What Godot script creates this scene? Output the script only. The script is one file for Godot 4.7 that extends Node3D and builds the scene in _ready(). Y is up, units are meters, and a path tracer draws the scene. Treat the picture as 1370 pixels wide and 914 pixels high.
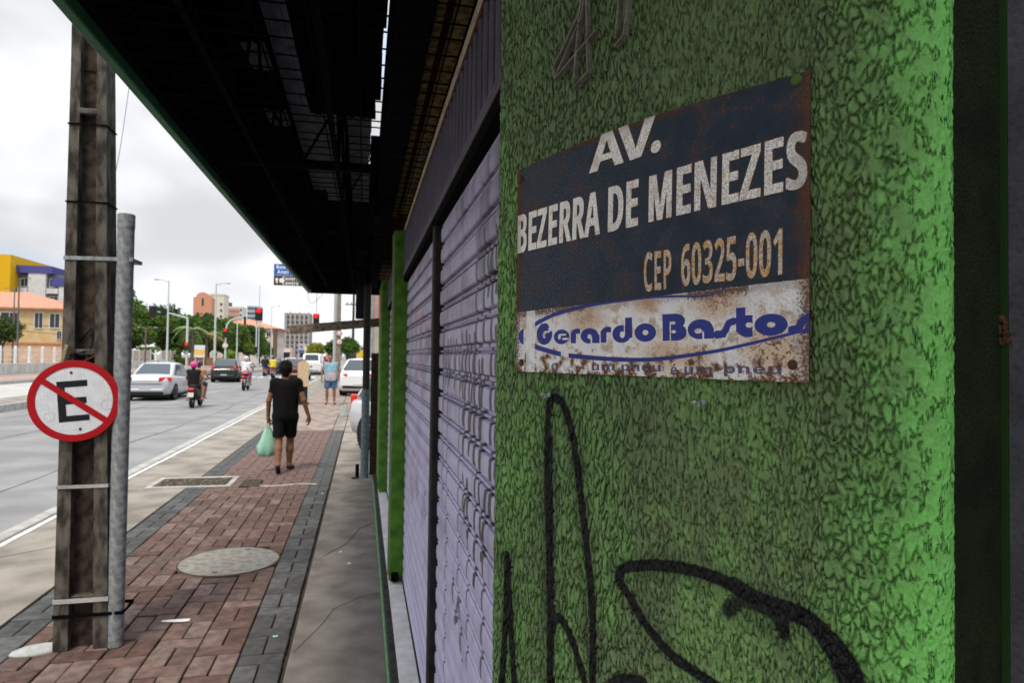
extends Node3D

# ---------------------------------------------------------------- shapes
class G:
	var v := PackedVector3Array()
	var n := PackedVector3Array()
	var t := PackedVector2Array()
	var c := PackedColorArray()
	var idx := PackedInt32Array()
	var col := Color.WHITE
	var tinted := false

	func tri(a: Vector3, b: Vector3, d: Vector3) -> void:  # counter-clockwise from outside
		var m: Vector3 = (b - a).cross(d - a).normalized()
		var s: int = v.size()
		v.append_array(PackedVector3Array([a, b, d]))
		n.append_array(PackedVector3Array([m, m, m]))
		t.append_array(PackedVector2Array([Vector2.ZERO, Vector2.ZERO, Vector2.ZERO]))
		c.append_array(PackedColorArray([col, col, col]))
		idx.append_array(PackedInt32Array([s, s + 2, s + 1]))

	func quad(a: Vector3, b: Vector3, d: Vector3, e: Vector3, u0 := Vector2(0, 1), u1 := Vector2(1, 0)) -> void:
		var m: Vector3 = (d - a).cross(e - b).normalized()
		var s: int = v.size()
		v.append_array(PackedVector3Array([a, b, d, e]))
		n.append_array(PackedVector3Array([m, m, m, m]))
		t.append_array(PackedVector2Array([u0, Vector2(u1.x, u0.y), u1, Vector2(u0.x, u1.y)]))
		c.append_array(PackedColorArray([col, col, col, col]))
		idx.append_array(PackedInt32Array([s, s + 2, s + 1, s, s + 3, s + 2]))

	func box(p: Vector3, size: Vector3, bevel := 0.0, b := Basis.IDENTITY) -> G:
		var h: Vector3 = size * 0.5
		var q: float = minf(bevel, minf(h.x, minf(h.y, h.z)) * 0.9)
		var X := b.x
		var Y := b.y
		var Z := b.z
		for s in [-1.0, 1.0]:
			_face(p + X * h.x * s, Y * s, Z, h.y - q, h.z - q)
			_face(p + Y * h.y * s, Z * s, X, h.z - q, h.x - q)
			_face(p + Z * h.z * s, X * s, Y, h.x - q, h.y - q)
		if q > 0.0:
			for s in [-1.0, 1.0]:
				for r in [-1.0, 1.0]:
					_edge(p, X * s, Y * r, Z, h.x, h.y, h.z, q, s * r)
					_edge(p, Y * s, Z * r, X, h.y, h.z, h.x, q, s * r)
					_edge(p, Z * s, X * r, Y, h.z, h.x, h.y, q, s * r)
					for w in [-1.0, 1.0]:
						var a: Vector3 = p + X * s * h.x + Y * r * (h.y - q) + Z * w * (h.z - q)
						var d: Vector3 = p + X * s * (h.x - q) + Y * r * h.y + Z * w * (h.z - q)
						var e: Vector3 = p + X * s * (h.x - q) + Y * r * (h.y - q) + Z * w * h.z
						if s * r * w > 0:
							tri(a, d, e)
						else:
							tri(a, e, d)
		return self

	func _face(p: Vector3, u: Vector3, w: Vector3, hu: float, hw: float) -> void:
		quad(p - u * hu - w * hw, p + u * hu - w * hw, p + u * hu + w * hw, p - u * hu + w * hw)

	func _edge(p: Vector3, u: Vector3, w: Vector3, z: Vector3, hu: float, hw: float, hz: float, q: float, side: float) -> void:
		var a: Vector3 = p + u * hu + w * (hw - q)
		var d: Vector3 = p + u * (hu - q) + w * hw
		var k: Vector3 = z * (hz - q) * side
		quad(a - k, d - k, d + k, a + k)

	# rows of points; smooth; rows run so that (along row) x (to next row) points outward
	func grid(rows: Array, closed := false, uv := false, flip := false) -> G:
		var base: int = v.size()
		var m: int = rows[0].size()
		var k: int = rows.size()
		var acc := PackedVector3Array()
		acc.resize(m * k)
		var faces := PackedInt32Array()
		for j in k - 1:
			for i in (m if closed else m - 1):
				var i2: int = (i + 1) % m
				var a: int = j * m + i
				var b: int = j * m + i2
				var d: int = (j + 1) * m + i2
				var e: int = (j + 1) * m + i
				var pa: Vector3 = rows[j][i]
				var pb: Vector3 = rows[j][i2]
				var pd: Vector3 = rows[j + 1][i2]
				var pe: Vector3 = rows[j + 1][i]
				var f: Vector3 = (pd - pa).cross(pe - pb)
				if flip:
					f = -f
				acc[a] += f
				acc[b] += f
				acc[d] += f
				acc[e] += f
				if flip:
					faces.append_array(PackedInt32Array([a, b, d, a, d, e]))
				else:
					faces.append_array(PackedInt32Array([a, d, b, a, e, d]))
		for j in k:
			for i in m:
				v.append(rows[j][i])
				n.append(acc[j * m + i].normalized())
				t.append(Vector2(float(i) / maxi(m - 1, 1), float(j) / maxi(k - 1, 1)))
				c.append(col)
		for f in faces:
			idx.append(base + f)
		return self

	func fan(ring: PackedVector3Array, flip := false) -> void:
		var mid := Vector3.ZERO
		for p in ring:
			mid += p
		mid /= ring.size()
		for i in ring.size():
			if flip:
				tri(mid, ring[(i + 1) % ring.size()], ring[i])
			else:
				tri(mid, ring[i], ring[(i + 1) % ring.size()])

	# closed sections, each listed counter-clockwise seen from the last section's end
	func loft(sections: Array, caps := true) -> G:
		grid(sections, true)
		if caps:
			fan(sections[0], true)
			fan(sections[-1])
		return self

	func tube(path: Array, r0: float, r1 := -1.0, sides := 8, caps := true) -> G:
		if r1 < 0.0:
			r1 = r0
		var rows := []
		var up := Vector3.UP
		for j in path.size():
			var p: Vector3 = path[j]
			var d: Vector3 = (path[mini(j + 1, path.size() - 1)] - path[maxi(j - 1, 0)]).normalized()
			if j == 0:
				up = Vector3.UP if absf(d.y) < 0.9 else Vector3.RIGHT
			var x: Vector3 = up.cross(d).normalized()
			var y: Vector3 = d.cross(x)
			up = y
			var r: float = lerpf(r0, r1, float(j) / maxi(path.size() - 1, 1))
			var row := PackedVector3Array()
			for i in sides:
				var a: float = TAU * i / sides
				row.append(p + (x * cos(a) + y * sin(a)) * r)
			rows.append(row)
		return loft(rows, caps)

	# profile of (radius, height) from bottom to top
	func lathe(profile: Array, sides := 16, at := Vector3.ZERO, b := Basis.IDENTITY, squash := Vector2.ONE) -> G:
		var rows := []
		for q in profile:
			var row := PackedVector3Array()
			for i in sides:
				var a: float = -TAU * i / sides
				row.append(at + b * Vector3(cos(a) * q.x * squash.x, q.y, sin(a) * q.x * squash.y))
			rows.append(row)
		return loft(rows, true)

	func ball(p: Vector3, r: Vector3, b := Basis.IDENTITY, sides := 12, rings := 8) -> G:
		var rows := []
		for j in rings + 1:
			var q: float = -PI / 2 + PI * j / rings
			var row := PackedVector3Array()
			for i in sides:
				var a: float = -TAU * i / sides
				row.append(p + b * (Vector3(cos(a) * cos(q), sin(q), sin(a) * cos(q)) * r))
			rows.append(row)
		return grid(rows, true)

	# outline in (x, y), counter-clockwise seen from +z, pushed from z0 (front, larger) to z1
	func prism(outline: PackedVector2Array, z0: float, z1: float, b := Basis.IDENTITY, at := Vector3.ZERO) -> G:
		var tris: PackedInt32Array = Geometry2D.triangulate_polygon(outline)
		var cw: bool = Geometry2D.is_polygon_clockwise(outline)
		for k in range(0, tris.size(), 3):
			var a: Vector2 = outline[tris[k]]
			var d: Vector2 = outline[tris[k + 1]]
			var e: Vector2 = outline[tris[k + 2]]
			if (d - a).cross(e - a) < 0:
				var sw := d
				d = e
				e = sw
			tri(at + b * Vector3(a.x, a.y, z0), at + b * Vector3(d.x, d.y, z0), at + b * Vector3(e.x, e.y, z0))
			tri(at + b * Vector3(a.x, a.y, z1), at + b * Vector3(e.x, e.y, z1), at + b * Vector3(d.x, d.y, z1))
		for k in outline.size():
			var a: Vector2 = outline[k]
			var d: Vector2 = outline[(k + 1) % outline.size()]
			var area := 0.0
			for w in outline.size():
				area += outline[w].cross(outline[(w + 1) % outline.size()])
			if area > 0:
				quad(at + b * Vector3(a.x, a.y, z1), at + b * Vector3(d.x, d.y, z1), at + b * Vector3(d.x, d.y, z0), at + b * Vector3(a.x, a.y, z0))
			else:
				quad(at + b * Vector3(d.x, d.y, z1), at + b * Vector3(a.x, a.y, z1), at + b * Vector3(a.x, a.y, z0), at + b * Vector3(d.x, d.y, z0))
		return self

	func mesh() -> ArrayMesh:
		var arr := []
		arr.resize(Mesh.ARRAY_MAX)
		arr[Mesh.ARRAY_VERTEX] = v
		arr[Mesh.ARRAY_NORMAL] = n
		arr[Mesh.ARRAY_TEX_UV] = t
		if tinted:
			arr[Mesh.ARRAY_COLOR] = c
		arr[Mesh.ARRAY_INDEX] = idx
		var m := ArrayMesh.new()
		m.add_surface_from_arrays(Mesh.PRIMITIVE_TRIANGLES, arr)
		return m


# ---------------------------------------------------------------- bodies: a distance field meshed as surface nets
class Field:
	var o: Vector3
	var h: float
	var nx: int
	var ny: int
	var nz: int
	var f := PackedFloat32Array()

	func _init(lo: Vector3, hi: Vector3, cell: float) -> void:
		o = lo
		h = cell
		nx = int(ceil((hi.x - lo.x) / cell)) + 1
		ny = int(ceil((hi.y - lo.y) / cell)) + 1
		nz = int(ceil((hi.z - lo.z) / cell)) + 1
		f.resize(nx * ny * nz)
		f.fill(1.0)

	# tapered capsule; sx squashes across in the z direction; flat cuts the far end square
	func cap(a: Vector3, b: Vector3, ra: float, rb: float, k := 0.02, sz := 1.0, flat := false) -> void:
		var R: float = maxf(ra, rb) + k + h * 2.0
		var lo: Vector3 = (a.min(b) - Vector3.ONE * R - o) / h
		var hi: Vector3 = (a.max(b) + Vector3.ONE * R - o) / h
		var ab: Vector3 = b - a
		var l2: float = maxf(ab.length_squared(), 1e-9)
		var dir: Vector3 = ab / sqrt(l2)
		for z in range(maxi(int(lo.z), 0), mini(int(hi.z) + 2, nz)):
			for y in range(maxi(int(lo.y), 0), mini(int(hi.y) + 2, ny)):
				var at: int = (z * ny + y) * nx
				for x in range(maxi(int(lo.x), 0), mini(int(hi.x) + 2, nx)):
					var p: Vector3 = o + Vector3(x, y, z) * h
					var s: float = clampf((p - a).dot(ab) / l2, 0.0, 1.0)
					var q: Vector3 = p - a - ab * s
					if sz != 1.0:
						q.z /= sz
					var d: float = q.length() - lerpf(ra, rb, s)
					if flat:
						d = maxf(d, (p - b).dot(dir))
					var e: float = f[at + x]
					var w: float = maxf(k - absf(d - e), 0.0) / k
					f[at + x] = minf(d, e) - w * w * k * 0.25

	# folds of cloth or tufts of hair: shallow noise on the surface
	func wrinkle(amp: float, freq: Vector3, sd: int) -> void:
		var q := FastNoiseLite.new()
		q.noise_type = FastNoiseLite.TYPE_SIMPLEX_SMOOTH
		q.frequency = 1.0
		q.seed = sd
		q.fractal_octaves = 2
		for z in nz:
			for y in ny:
				var i: int = (z * ny + y) * nx
				for x in nx:
					if absf(f[i]) < 3.0 * h:
						f[i] += amp * q.get_noise_3dv((o + Vector3(x, y, z) * h) * freq)
					i += 1

	func cut(p: Vector3, away: Vector3) -> void:
		for z in nz:
			for y in ny:
				for x in nx:
					var i: int = (z * ny + y) * nx + x
					f[i] = maxf(f[i], (o + Vector3(x, y, z) * h - p).dot(away))

	func into(g: G) -> void:
		var at := {}
		var cells := []
		var base: int = g.v.size()
		var sy: int = nx
		var sz: int = nx * ny
		var off := [0, 1, sy, sy + 1, sz, sz + 1, sz + sy, sz + sy + 1]
		var edges := [[0, 1], [2, 3], [4, 5], [6, 7], [0, 2], [1, 3], [4, 6], [5, 7], [0, 4], [1, 5], [2, 6], [3, 7]]
		for z in nz - 1:
			for y in ny - 1:
				var i: int = z * sz + y * sy
				for x in nx - 1:
					var a: float = f[i]
					if a > 3.0 * h or a < -3.0 * h:
						i += 1
						continue
					var neg := 0
					for k in 8:
						if f[i + off[k]] < 0.0:
							neg += 1
					if neg > 0 and neg < 8:
						var sum := Vector3.ZERO
						var cnt := 0
						for e in edges:
							var fa: float = f[i + off[e[0]]]
							var fb: float = f[i + off[e[1]]]
							if (fa < 0.0) != (fb < 0.0):
								var s: float = fa / (fa - fb)
								var pa := Vector3(e[0] & 1, (e[0] >> 1) & 1, e[0] >> 2)
								var pb := Vector3(e[1] & 1, (e[1] >> 1) & 1, e[1] >> 2)
								sum += pa.lerp(pb, s)
								cnt += 1
						at[i] = g.v.size()
						g.v.append(o + (Vector3(x, y, z) + sum / cnt) * h)
						var gr := Vector3(f[i + 1] - a, f[i + sy] - a, f[i + sz] - a)
						gr += Vector3(f[i + 7 * 0 + sy + sz + 1] - f[i + sy + sz], f[i + sy + sz + 1] - f[i + sz + 1], f[i + sy + sz + 1] - f[i + sy + 1])
						g.n.append(gr.normalized() if gr.length_squared() > 0 else Vector3.UP)
						g.t.append(Vector2.ZERO)
						g.c.append(g.col)
						cells.append([i, x, y, z])
					i += 1
		for cc in cells:
			var i: int = cc[0]
			if cc[2] > 0 and cc[3] > 0 and (f[i] < 0.0) != (f[i + 1] < 0.0):
				_q(g, at, i, i - sy, i - sy - sz, i - sz, f[i] < 0.0)
			if cc[1] > 0 and cc[3] > 0 and (f[i] < 0.0) != (f[i + sy] < 0.0):
				_q(g, at, i, i - sz, i - sz - 1, i - 1, f[i] < 0.0)
			if cc[1] > 0 and cc[2] > 0 and (f[i] < 0.0) != (f[i + sz] < 0.0):
				_q(g, at, i, i - 1, i - 1 - sy, i - sy, f[i] < 0.0)

	func _q(g: G, at: Dictionary, a: int, b: int, c: int, d: int, out: bool) -> void:
		if not (at.has(a) and at.has(b) and at.has(c) and at.has(d)):
			return
		var q := [at[a], at[b], at[c], at[d]]
		if out:
			g.idx.append_array(PackedInt32Array([q[0], q[2], q[1], q[0], q[3], q[2]]))
		else:
			g.idx.append_array(PackedInt32Array([q[0], q[1], q[2], q[0], q[2], q[3]]))


# ---------------------------------------------------------------- scene helpers
var rng := RandomNumberGenerator.new()
var used := {}

func numbered(called: String) -> String:
	used[called] = used.get(called, -1) + 1
	return called if used[called] == 0 else "%s_%03d" % [called, used[called]]

func tag(o: Node, label: String, category: String, group := "") -> Node:
	o.set_meta("label", label)
	o.set_meta("category", category)
	if group != "":
		o.set_meta("group", group)
	return o

func thing(called: String, label: String, category: String, at := Vector3.ZERO, turn := 0.0, group := "") -> Node3D:
	var o := Node3D.new()
	o.name = numbered(called)
	add_child(o)
	o.position = at
	o.rotation.y = turn
	tag(o, label, category, group)
	return o

func put(called: String, shape: Variant, m: Material, parent: Node = null, at := Vector3.ZERO) -> MeshInstance3D:
	var o := MeshInstance3D.new()
	o.mesh = shape.mesh() if shape is G else shape
	o.material_override = m
	o.position = at
	if parent == null:
		o.name = numbered(called)
		add_child(o)
	else:
		o.name = called
		parent.add_child(o, true)
	return o

func struct(called: String, shape: Variant, m: Material) -> MeshInstance3D:
	var o := put(called, shape, m)
	o.set_meta("kind", "structure")
	return o

func dup(src: Node3D, label: String, at: Vector3, turn := 0.0, size := 1.0, group := "") -> Node3D:
	var o: Node3D = src.duplicate()
	o.name = numbered(str(src.name).rstrip("0123456789").trim_suffix("_"))
	add_child(o)
	o.position = at
	o.rotation.y = turn
	o.scale = Vector3.ONE * size
	o.set_meta("label", label)
	if group != "":
		o.set_meta("group", group)
	return o

func flat(c: Color, rough := 0.8, metal := 0.0) -> StandardMaterial3D:  # a real-world base colour, linear
	var m := StandardMaterial3D.new()
	m.albedo_color = c.linear_to_srgb()
	m.roughness = rough
	m.metallic = metal
	m.metallic_specular = 0.5 if rough < 0.3 or metal > 0.0 else 0.28
	return m

func noise(freq: float, sd: int, kind := FastNoiseLite.TYPE_SIMPLEX_SMOOTH, octaves := 4) -> FastNoiseLite:
	var q := FastNoiseLite.new()
	q.noise_type = kind
	q.frequency = freq
	q.seed = sd
	q.fractal_octaves = octaves
	return q

func ramp(stops: Array) -> Gradient:
	var g := Gradient.new()
	var offs := PackedFloat32Array()
	var cols := PackedColorArray()
	for s in stops:
		offs.append(s[0])
		cols.append((s[1] as Color).linear_to_srgb())
	g.offsets = offs
	g.colors = cols
	return g

func ntex(freq: float, sd: int, stops: Array, size := 512, kind := FastNoiseLite.TYPE_SIMPLEX_SMOOTH, octaves := 5) -> NoiseTexture2D:
	var x := NoiseTexture2D.new()
	x.width = size
	x.height = size
	x.seamless = true
	x.generate_mipmaps = false
	x.noise = noise(freq, sd, kind, octaves)
	x.color_ramp = ramp(stops)
	return x

var grain_tex: NoiseTexture2D
var grit_height: NoiseTexture2D

# mottled material: colour blotches from a to b over metres, fine grain over it, light relief
func stone(a: Color, b: Color, metres: float, sd: int, rough := 0.9, relief := 0.15, mid := 0.5) -> StandardMaterial3D:
	var m := StandardMaterial3D.new()
	m.albedo_texture = ntex(0.011, sd, [[0.2, a], [mid, a.lerp(b, 0.5)], [0.8, b]], 384)
	m.uv1_triplanar = true
	m.uv1_world_triplanar = true
	m.uv1_scale = Vector3.ONE / metres
	m.detail_enabled = true
	m.detail_blend_mode = BaseMaterial3D.BLEND_MODE_MUL
	m.detail_albedo = grain_tex
	m.detail_uv_layer = BaseMaterial3D.DETAIL_UV_2
	m.uv2_triplanar = true
	m.uv2_world_triplanar = true
	m.uv2_scale = Vector3.ONE * 2.3
	m.roughness = rough
	m.metallic_specular = 0.3
	if relief > 0.0:
		m.heightmap_enabled = true
		m.heightmap_texture = grit_height
		m.heightmap_scale = relief
	return m

# thickness mask drawn by strokes and shapes; pixel units
class Mask:
	var w: int
	var h: int
	var d := PackedByteArray()

	func _init(ww: int, hh: int) -> void:
		w = ww
		h = hh
		d.resize(w * h)

	func dot(cx: float, cy: float, rx: float, ry: float, val := 255) -> void:
		for y in range(maxi(int(cy - ry), 0), mini(int(cy + ry) + 2, h)):
			for x in range(maxi(int(cx - rx), 0), mini(int(cx + rx) + 2, w)):
				var q := Vector2((x - cx) / rx, (y - cy) / ry)
				if q.length_squared() <= 1.0:
					d[y * w + x] = val

	func rect(x0: float, y0: float, x1: float, y1: float, val := 255) -> void:
		for y in range(maxi(int(y0), 0), mini(int(y1) + 1, h)):
			for x in range(maxi(int(x0), 0), mini(int(x1) + 1, w)):
				d[y * w + x] = val

	func tri(a: Vector2, b: Vector2, c: Vector2, val := 255) -> void:
		var area: float = (b - a).cross(c - a)
		if absf(area) < 1e-6:
			return
		for y in range(maxi(int(minf(a.y, minf(b.y, c.y))), 0), mini(int(maxf(a.y, maxf(b.y, c.y))) + 2, h)):
			for x in range(maxi(int(minf(a.x, minf(b.x, c.x))), 0), mini(int(maxf(a.x, maxf(b.x, c.x))) + 2, w)):
				var p := Vector2(x, y)
				var s: float = (b - a).cross(p - a) / area
				var r: float = (c - b).cross(p - b) / area
				var q: float = (a - c).cross(p - c) / area
				if s >= 0 and r >= 0 and q >= 0:
					d[y * w + x] = val

	# smooth stroke through points, with soft edge; widths from w0 to w1
	func stroke(pts: Array, w0: float, w1: float, val := 255, soft := 1.5, smooth := true) -> void:
		var line := []
		for i in pts.size() - 1:
			var p0: Vector2 = pts[maxi(i - 1, 0)]
			var p1: Vector2 = pts[i]
			var p2: Vector2 = pts[i + 1]
			var p3: Vector2 = pts[mini(i + 2, pts.size() - 1)]
			var steps: int = maxi(int(p1.distance_to(p2) / maxf(w0 * 0.25, 1.0)), 1)
			for k in steps:
				var s: float = float(k) / steps
				line.append(p1.cubic_interpolate(p2, p0, p3, s) if smooth else p1.lerp(p2, s))
		line.append(pts[-1])
		for k in line.size():
			var p: Vector2 = line[k]
			var r: float = lerpf(w0, w1, float(k) / line.size()) * 0.5
			var R: float = r + soft
			for y in range(maxi(int(p.y - R), 0), mini(int(p.y + R) + 2, h)):
				for x in range(maxi(int(p.x - R), 0), mini(int(p.x + R) + 2, w)):
					var q: float = clampf((R - Vector2(x, y).distance_to(p)) / maxf(soft, 0.01), 0.0, 1.0)
					var e: int = int(q * val)
					if e > d[y * w + x]:
						d[y * w + x] = e

	# words laid into a box; skew moves the baseline down per pixel to the right
	func words(text: String, bold: int, x0: float, x1: float, y0: float, y1: float, skew := 0.0, val := 255) -> void:
		var tm := TextMesh.new()
		var font := SystemFont.new()
		font.font_names = PackedStringArray(["Droid Sans"])
		font.font_weight = bold
		tm.font = font
		tm.text = text
		tm.font_size = 96
		tm.pixel_size = 0.01
		tm.depth = 0.0
		tm.curve_step = 0.5
		var arr: Array = tm.get_mesh_arrays()
		var vv: PackedVector3Array = arr[Mesh.ARRAY_VERTEX]
		if vv.is_empty():
			return
		var lo := vv[0]
		var hi := vv[0]
		for p in vv:
			lo = lo.min(p)
			hi = hi.max(p)
		var ii: PackedInt32Array = arr[Mesh.ARRAY_INDEX] if arr[Mesh.ARRAY_INDEX] != null else PackedInt32Array(range(vv.size()))
		var q := PackedVector2Array()
		for p in vv:
			var x: float = lerpf(x0, x1, (p.x - lo.x) / (hi.x - lo.x))
			q.append(Vector2(x, lerpf(y1, y0, (p.y - lo.y) / (hi.y - lo.y)) + skew * x))
		for k in range(0, ii.size(), 3):
			tri(q[ii[k]], q[ii[k + 1]], q[ii[k + 2]], val)

func picture(w: int, h: int, data: PackedByteArray, format := Image.FORMAT_RGB8) -> ImageTexture:
	return ImageTexture.create_from_image(Image.create_from_data(w, h, false, format, data))

func noise_bytes(q: FastNoiseLite, w: int, h: int, squeeze := 1.0) -> PackedByteArray:
	var im: Image = q.get_image(w, int(h / squeeze), false, false, true)
	if squeeze != 1.0:
		im.resize(w, h, Image.INTERPOLATE_CUBIC)
	im.convert(Image.FORMAT_L8)
	return im.get_data()

func s8(c: float) -> int:  # linear to an sRGB byte
	return int(255.0 * clampf(1.055 * pow(maxf(c, 0.0), 1.0 / 2.4) - 0.055 if c > 0.0031308 else c * 12.92, 0.0, 1.0))

# ---------------------------------------------------------------- the place
const PILLAR_O := Vector3(0.3523, 0.0, -0.8451)
const PILLAR_D := Vector3(0.4202, 0.0, 0.9074)   # along the pillar's face, towards the near corner
const PILLAR_N := Vector3(-0.9074, 0.0, 0.4202)  # out of the face

var M := {}

func on_pillar(s: float, y: float, out := 0.0) -> Vector3:
	return PILLAR_O + PILLAR_D * s + PILLAR_N * out + Vector3(0, y, 0)

func _ready() -> void:
	rng.seed = 20241
	var cam := Camera3D.new()
	cam.name = "camera"
	cam.fov = 53.85
	cam.near = 0.05
	cam.far = 1500.0
	cam.position = Vector3(0, 1.72, 0)
	cam.rotation = Vector3(deg_to_rad(1.38), deg_to_rad(-12.46), deg_to_rad(0.75))
	var lens := CameraAttributesPhysical.new()
	lens.frustum_focal_length = 23.63
	lens.frustum_focus_distance = 0.92
	lens.frustum_near = 0.05
	lens.frustum_far = 1500.0
	lens.exposure_aperture = 13.0
	cam.attributes = lens
	add_child(cam)
	cam.current = true
	var we := WorldEnvironment.new()
	we.name = "world_environment"
	var env := Environment.new()
	env.background_mode = Environment.BG_SKY
	env.sky = Sky.new()
	env.sky.sky_material = overcast()
	env.tonemap_mode = Environment.TONE_MAPPER_LINEAR
	env.tonemap_exposure = 1.42
	env.sdfgi_enabled = true
	env.ssao_enabled = true
	env.ssil_enabled = true
	we.environment = env
	add_child(we)
	var sun := DirectionalLight3D.new()
	sun.name = "sun"
	sun.light_energy = 0.65
	sun.light_angular_distance = 11.0
	sun.light_color = Color(1.0, 0.96, 0.9)
	sun.shadow_enabled = true
	sun.rotation_degrees = Vector3(-62, -28, 0)
	add_child(sun)
	shared_materials()
	ground()
	shop()
	pillar()
	awning()
	street_name_sign()
	near_pole()
	sidewalk_bits()
	plank_and_pipe()
	far_setting()
	buildings()
	trees()
	street_furniture()
	vehicles()
	people()
	cables()

func overcast() -> PanoramaSkyMaterial:
	var w := 1024
	var h := 512
	var big := noise(1.5, 11, FastNoiseLite.TYPE_SIMPLEX_SMOOTH, 5)
	var fine := noise(5.0, 23, FastNoiseLite.TYPE_SIMPLEX_SMOOTH, 4)
	var f := PackedFloat32Array()
	f.resize(w * h * 3)
	for y in h:
		var up: float = PI * 0.5 - PI * (y + 0.5) / h
		for x in w:
			var a: float = TAU * (x + 0.5) / w
			var d := Vector3(sin(a) * cos(up), sin(up), -cos(a) * cos(up))
			var q: Vector3 = Vector3(d.x, d.y * 2.0, d.z)
			var k: float = big.get_noise_3dv(q) + 0.35 * fine.get_noise_3dv(q)
			var cloud: float = smoothstep(-0.50, -0.05, k)        # 0 where the blue shows through
			var light: float = 0.75 + 0.27 * smoothstep(-0.35, 0.45, big.get_noise_3dv(q * 1.7 + Vector3(7, 3, 1)) + 0.5 * fine.get_noise_3dv(q * 1.3))
			var lift: float = lerpf(0.82, 2.05, smoothstep(0.25, 1.0, maxf(d.y, 0.0)))
			var c := Vector3(0.50, 0.62, 0.78).lerp(Vector3(0.755, 0.765, 0.79), cloud) * light * lift
			if d.y < 0.16:
				c = c.lerp(Vector3(0.76, 0.77, 0.79), smoothstep(0.16, 0.0, d.y) * 0.7)
			var i: int = (y * w + x) * 3
			f[i] = c.x
			f[i + 1] = c.y
			f[i + 2] = c.z
	var m := PanoramaSkyMaterial.new()
	m.panorama = picture(w, h, f.to_byte_array(), Image.FORMAT_RGBF)
	m.energy_multiplier = 1.12
	return m

func shared_materials() -> void:
	grain_tex = ntex(0.07, 5, [[0.18, Color(0.38, 0.38, 0.38)], [0.38, Color(0.80, 0.80, 0.79)], [0.62, Color(0.92, 0.92, 0.92)], [0.80, Color(1, 1, 1)]], 768, FastNoiseLite.TYPE_SIMPLEX_SMOOTH, 7)
	(grain_tex.noise as FastNoiseLite).fractal_gain = 0.72
	grit_height = ntex(0.12, 8, [[0.0, Color.BLACK], [1.0, Color.WHITE]], 512)
	M.asphalt = stone(Color(0.215, 0.215, 0.217), Color(0.29, 0.289, 0.287), 7.0, 31, 0.85, 0.2)
	M.concrete = stone(Color(0.21, 0.186, 0.158), Color(0.345, 0.312, 0.27), 3.0, 41, 0.9, 0.15)
	M.slab = stone(Color(0.15, 0.134, 0.117), Color(0.245, 0.222, 0.195), 1.6, 47, 0.85, 0.15)
	M.kerb = stone(Color(0.36, 0.35, 0.33), Color(0.52, 0.51, 0.49), 1.5, 53, 0.9, 0.1)
	M.white_paint = stone(Color(0.55, 0.55, 0.53), Color(0.75, 0.75, 0.73), 0.7, 57, 0.8, 0.05)
	M.joint = flat(Color(0.05, 0.042, 0.034), 0.95)
	M.black_iron = flat(Color(0.004, 0.004, 0.004), 0.85)
	M.black_iron.metallic_specular = 0.1
	M.dark_paint = flat(Color(0.0045, 0.0045, 0.005), 0.85)
	M.dark_paint.metallic_specular = 0.1
	M.rust = stone(Color(0.05, 0.024, 0.013), Color(0.13, 0.062, 0.03), 0.25, 61, 0.95, 0.1)
	M.steel = stone(Color(0.22, 0.24, 0.25), Color(0.42, 0.45, 0.46), 0.6, 67, 0.55, 0.03)
	M.steel.metallic = 0.25
	M.pole_concrete = stone(Color(0.040, 0.034, 0.028), Color(0.150, 0.132, 0.112), 0.45, 71, 0.95, 0.25)
	M.pole_concrete.uv1_scale = Vector3(3.0, 1.3, 3.0)
	M.steel.uv1_scale = Vector3(3.0, 0.7, 3.0)
	M.green = stone(Color(0.065, 0.17, 0.02), Color(0.12, 0.30, 0.035), 0.7, 73, 0.6, 0.05)
	M.white_wall = stone(Color(0.55, 0.54, 0.5), Color(0.7, 0.69, 0.65), 4.0, 79, 0.9, 0.0)
	M.glass = flat(Color(0.02, 0.024, 0.028), 0.08)
	M.tyre = flat(Color(0.015, 0.015, 0.016), 0.85)
	M.rim = flat(Color(0.35, 0.36, 0.37), 0.35, 0.6)
	M.red_lamp = flat(Color(0.55, 0.02, 0.015), 0.25)
	M.black_plastic = flat(Color(0.018, 0.018, 0.019), 0.5)
	M.white_plain = flat(Color(0.72, 0.72, 0.71), 0.6)
	M.grey_pole = flat(Color(0.46, 0.50, 0.50), 0.55)

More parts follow.
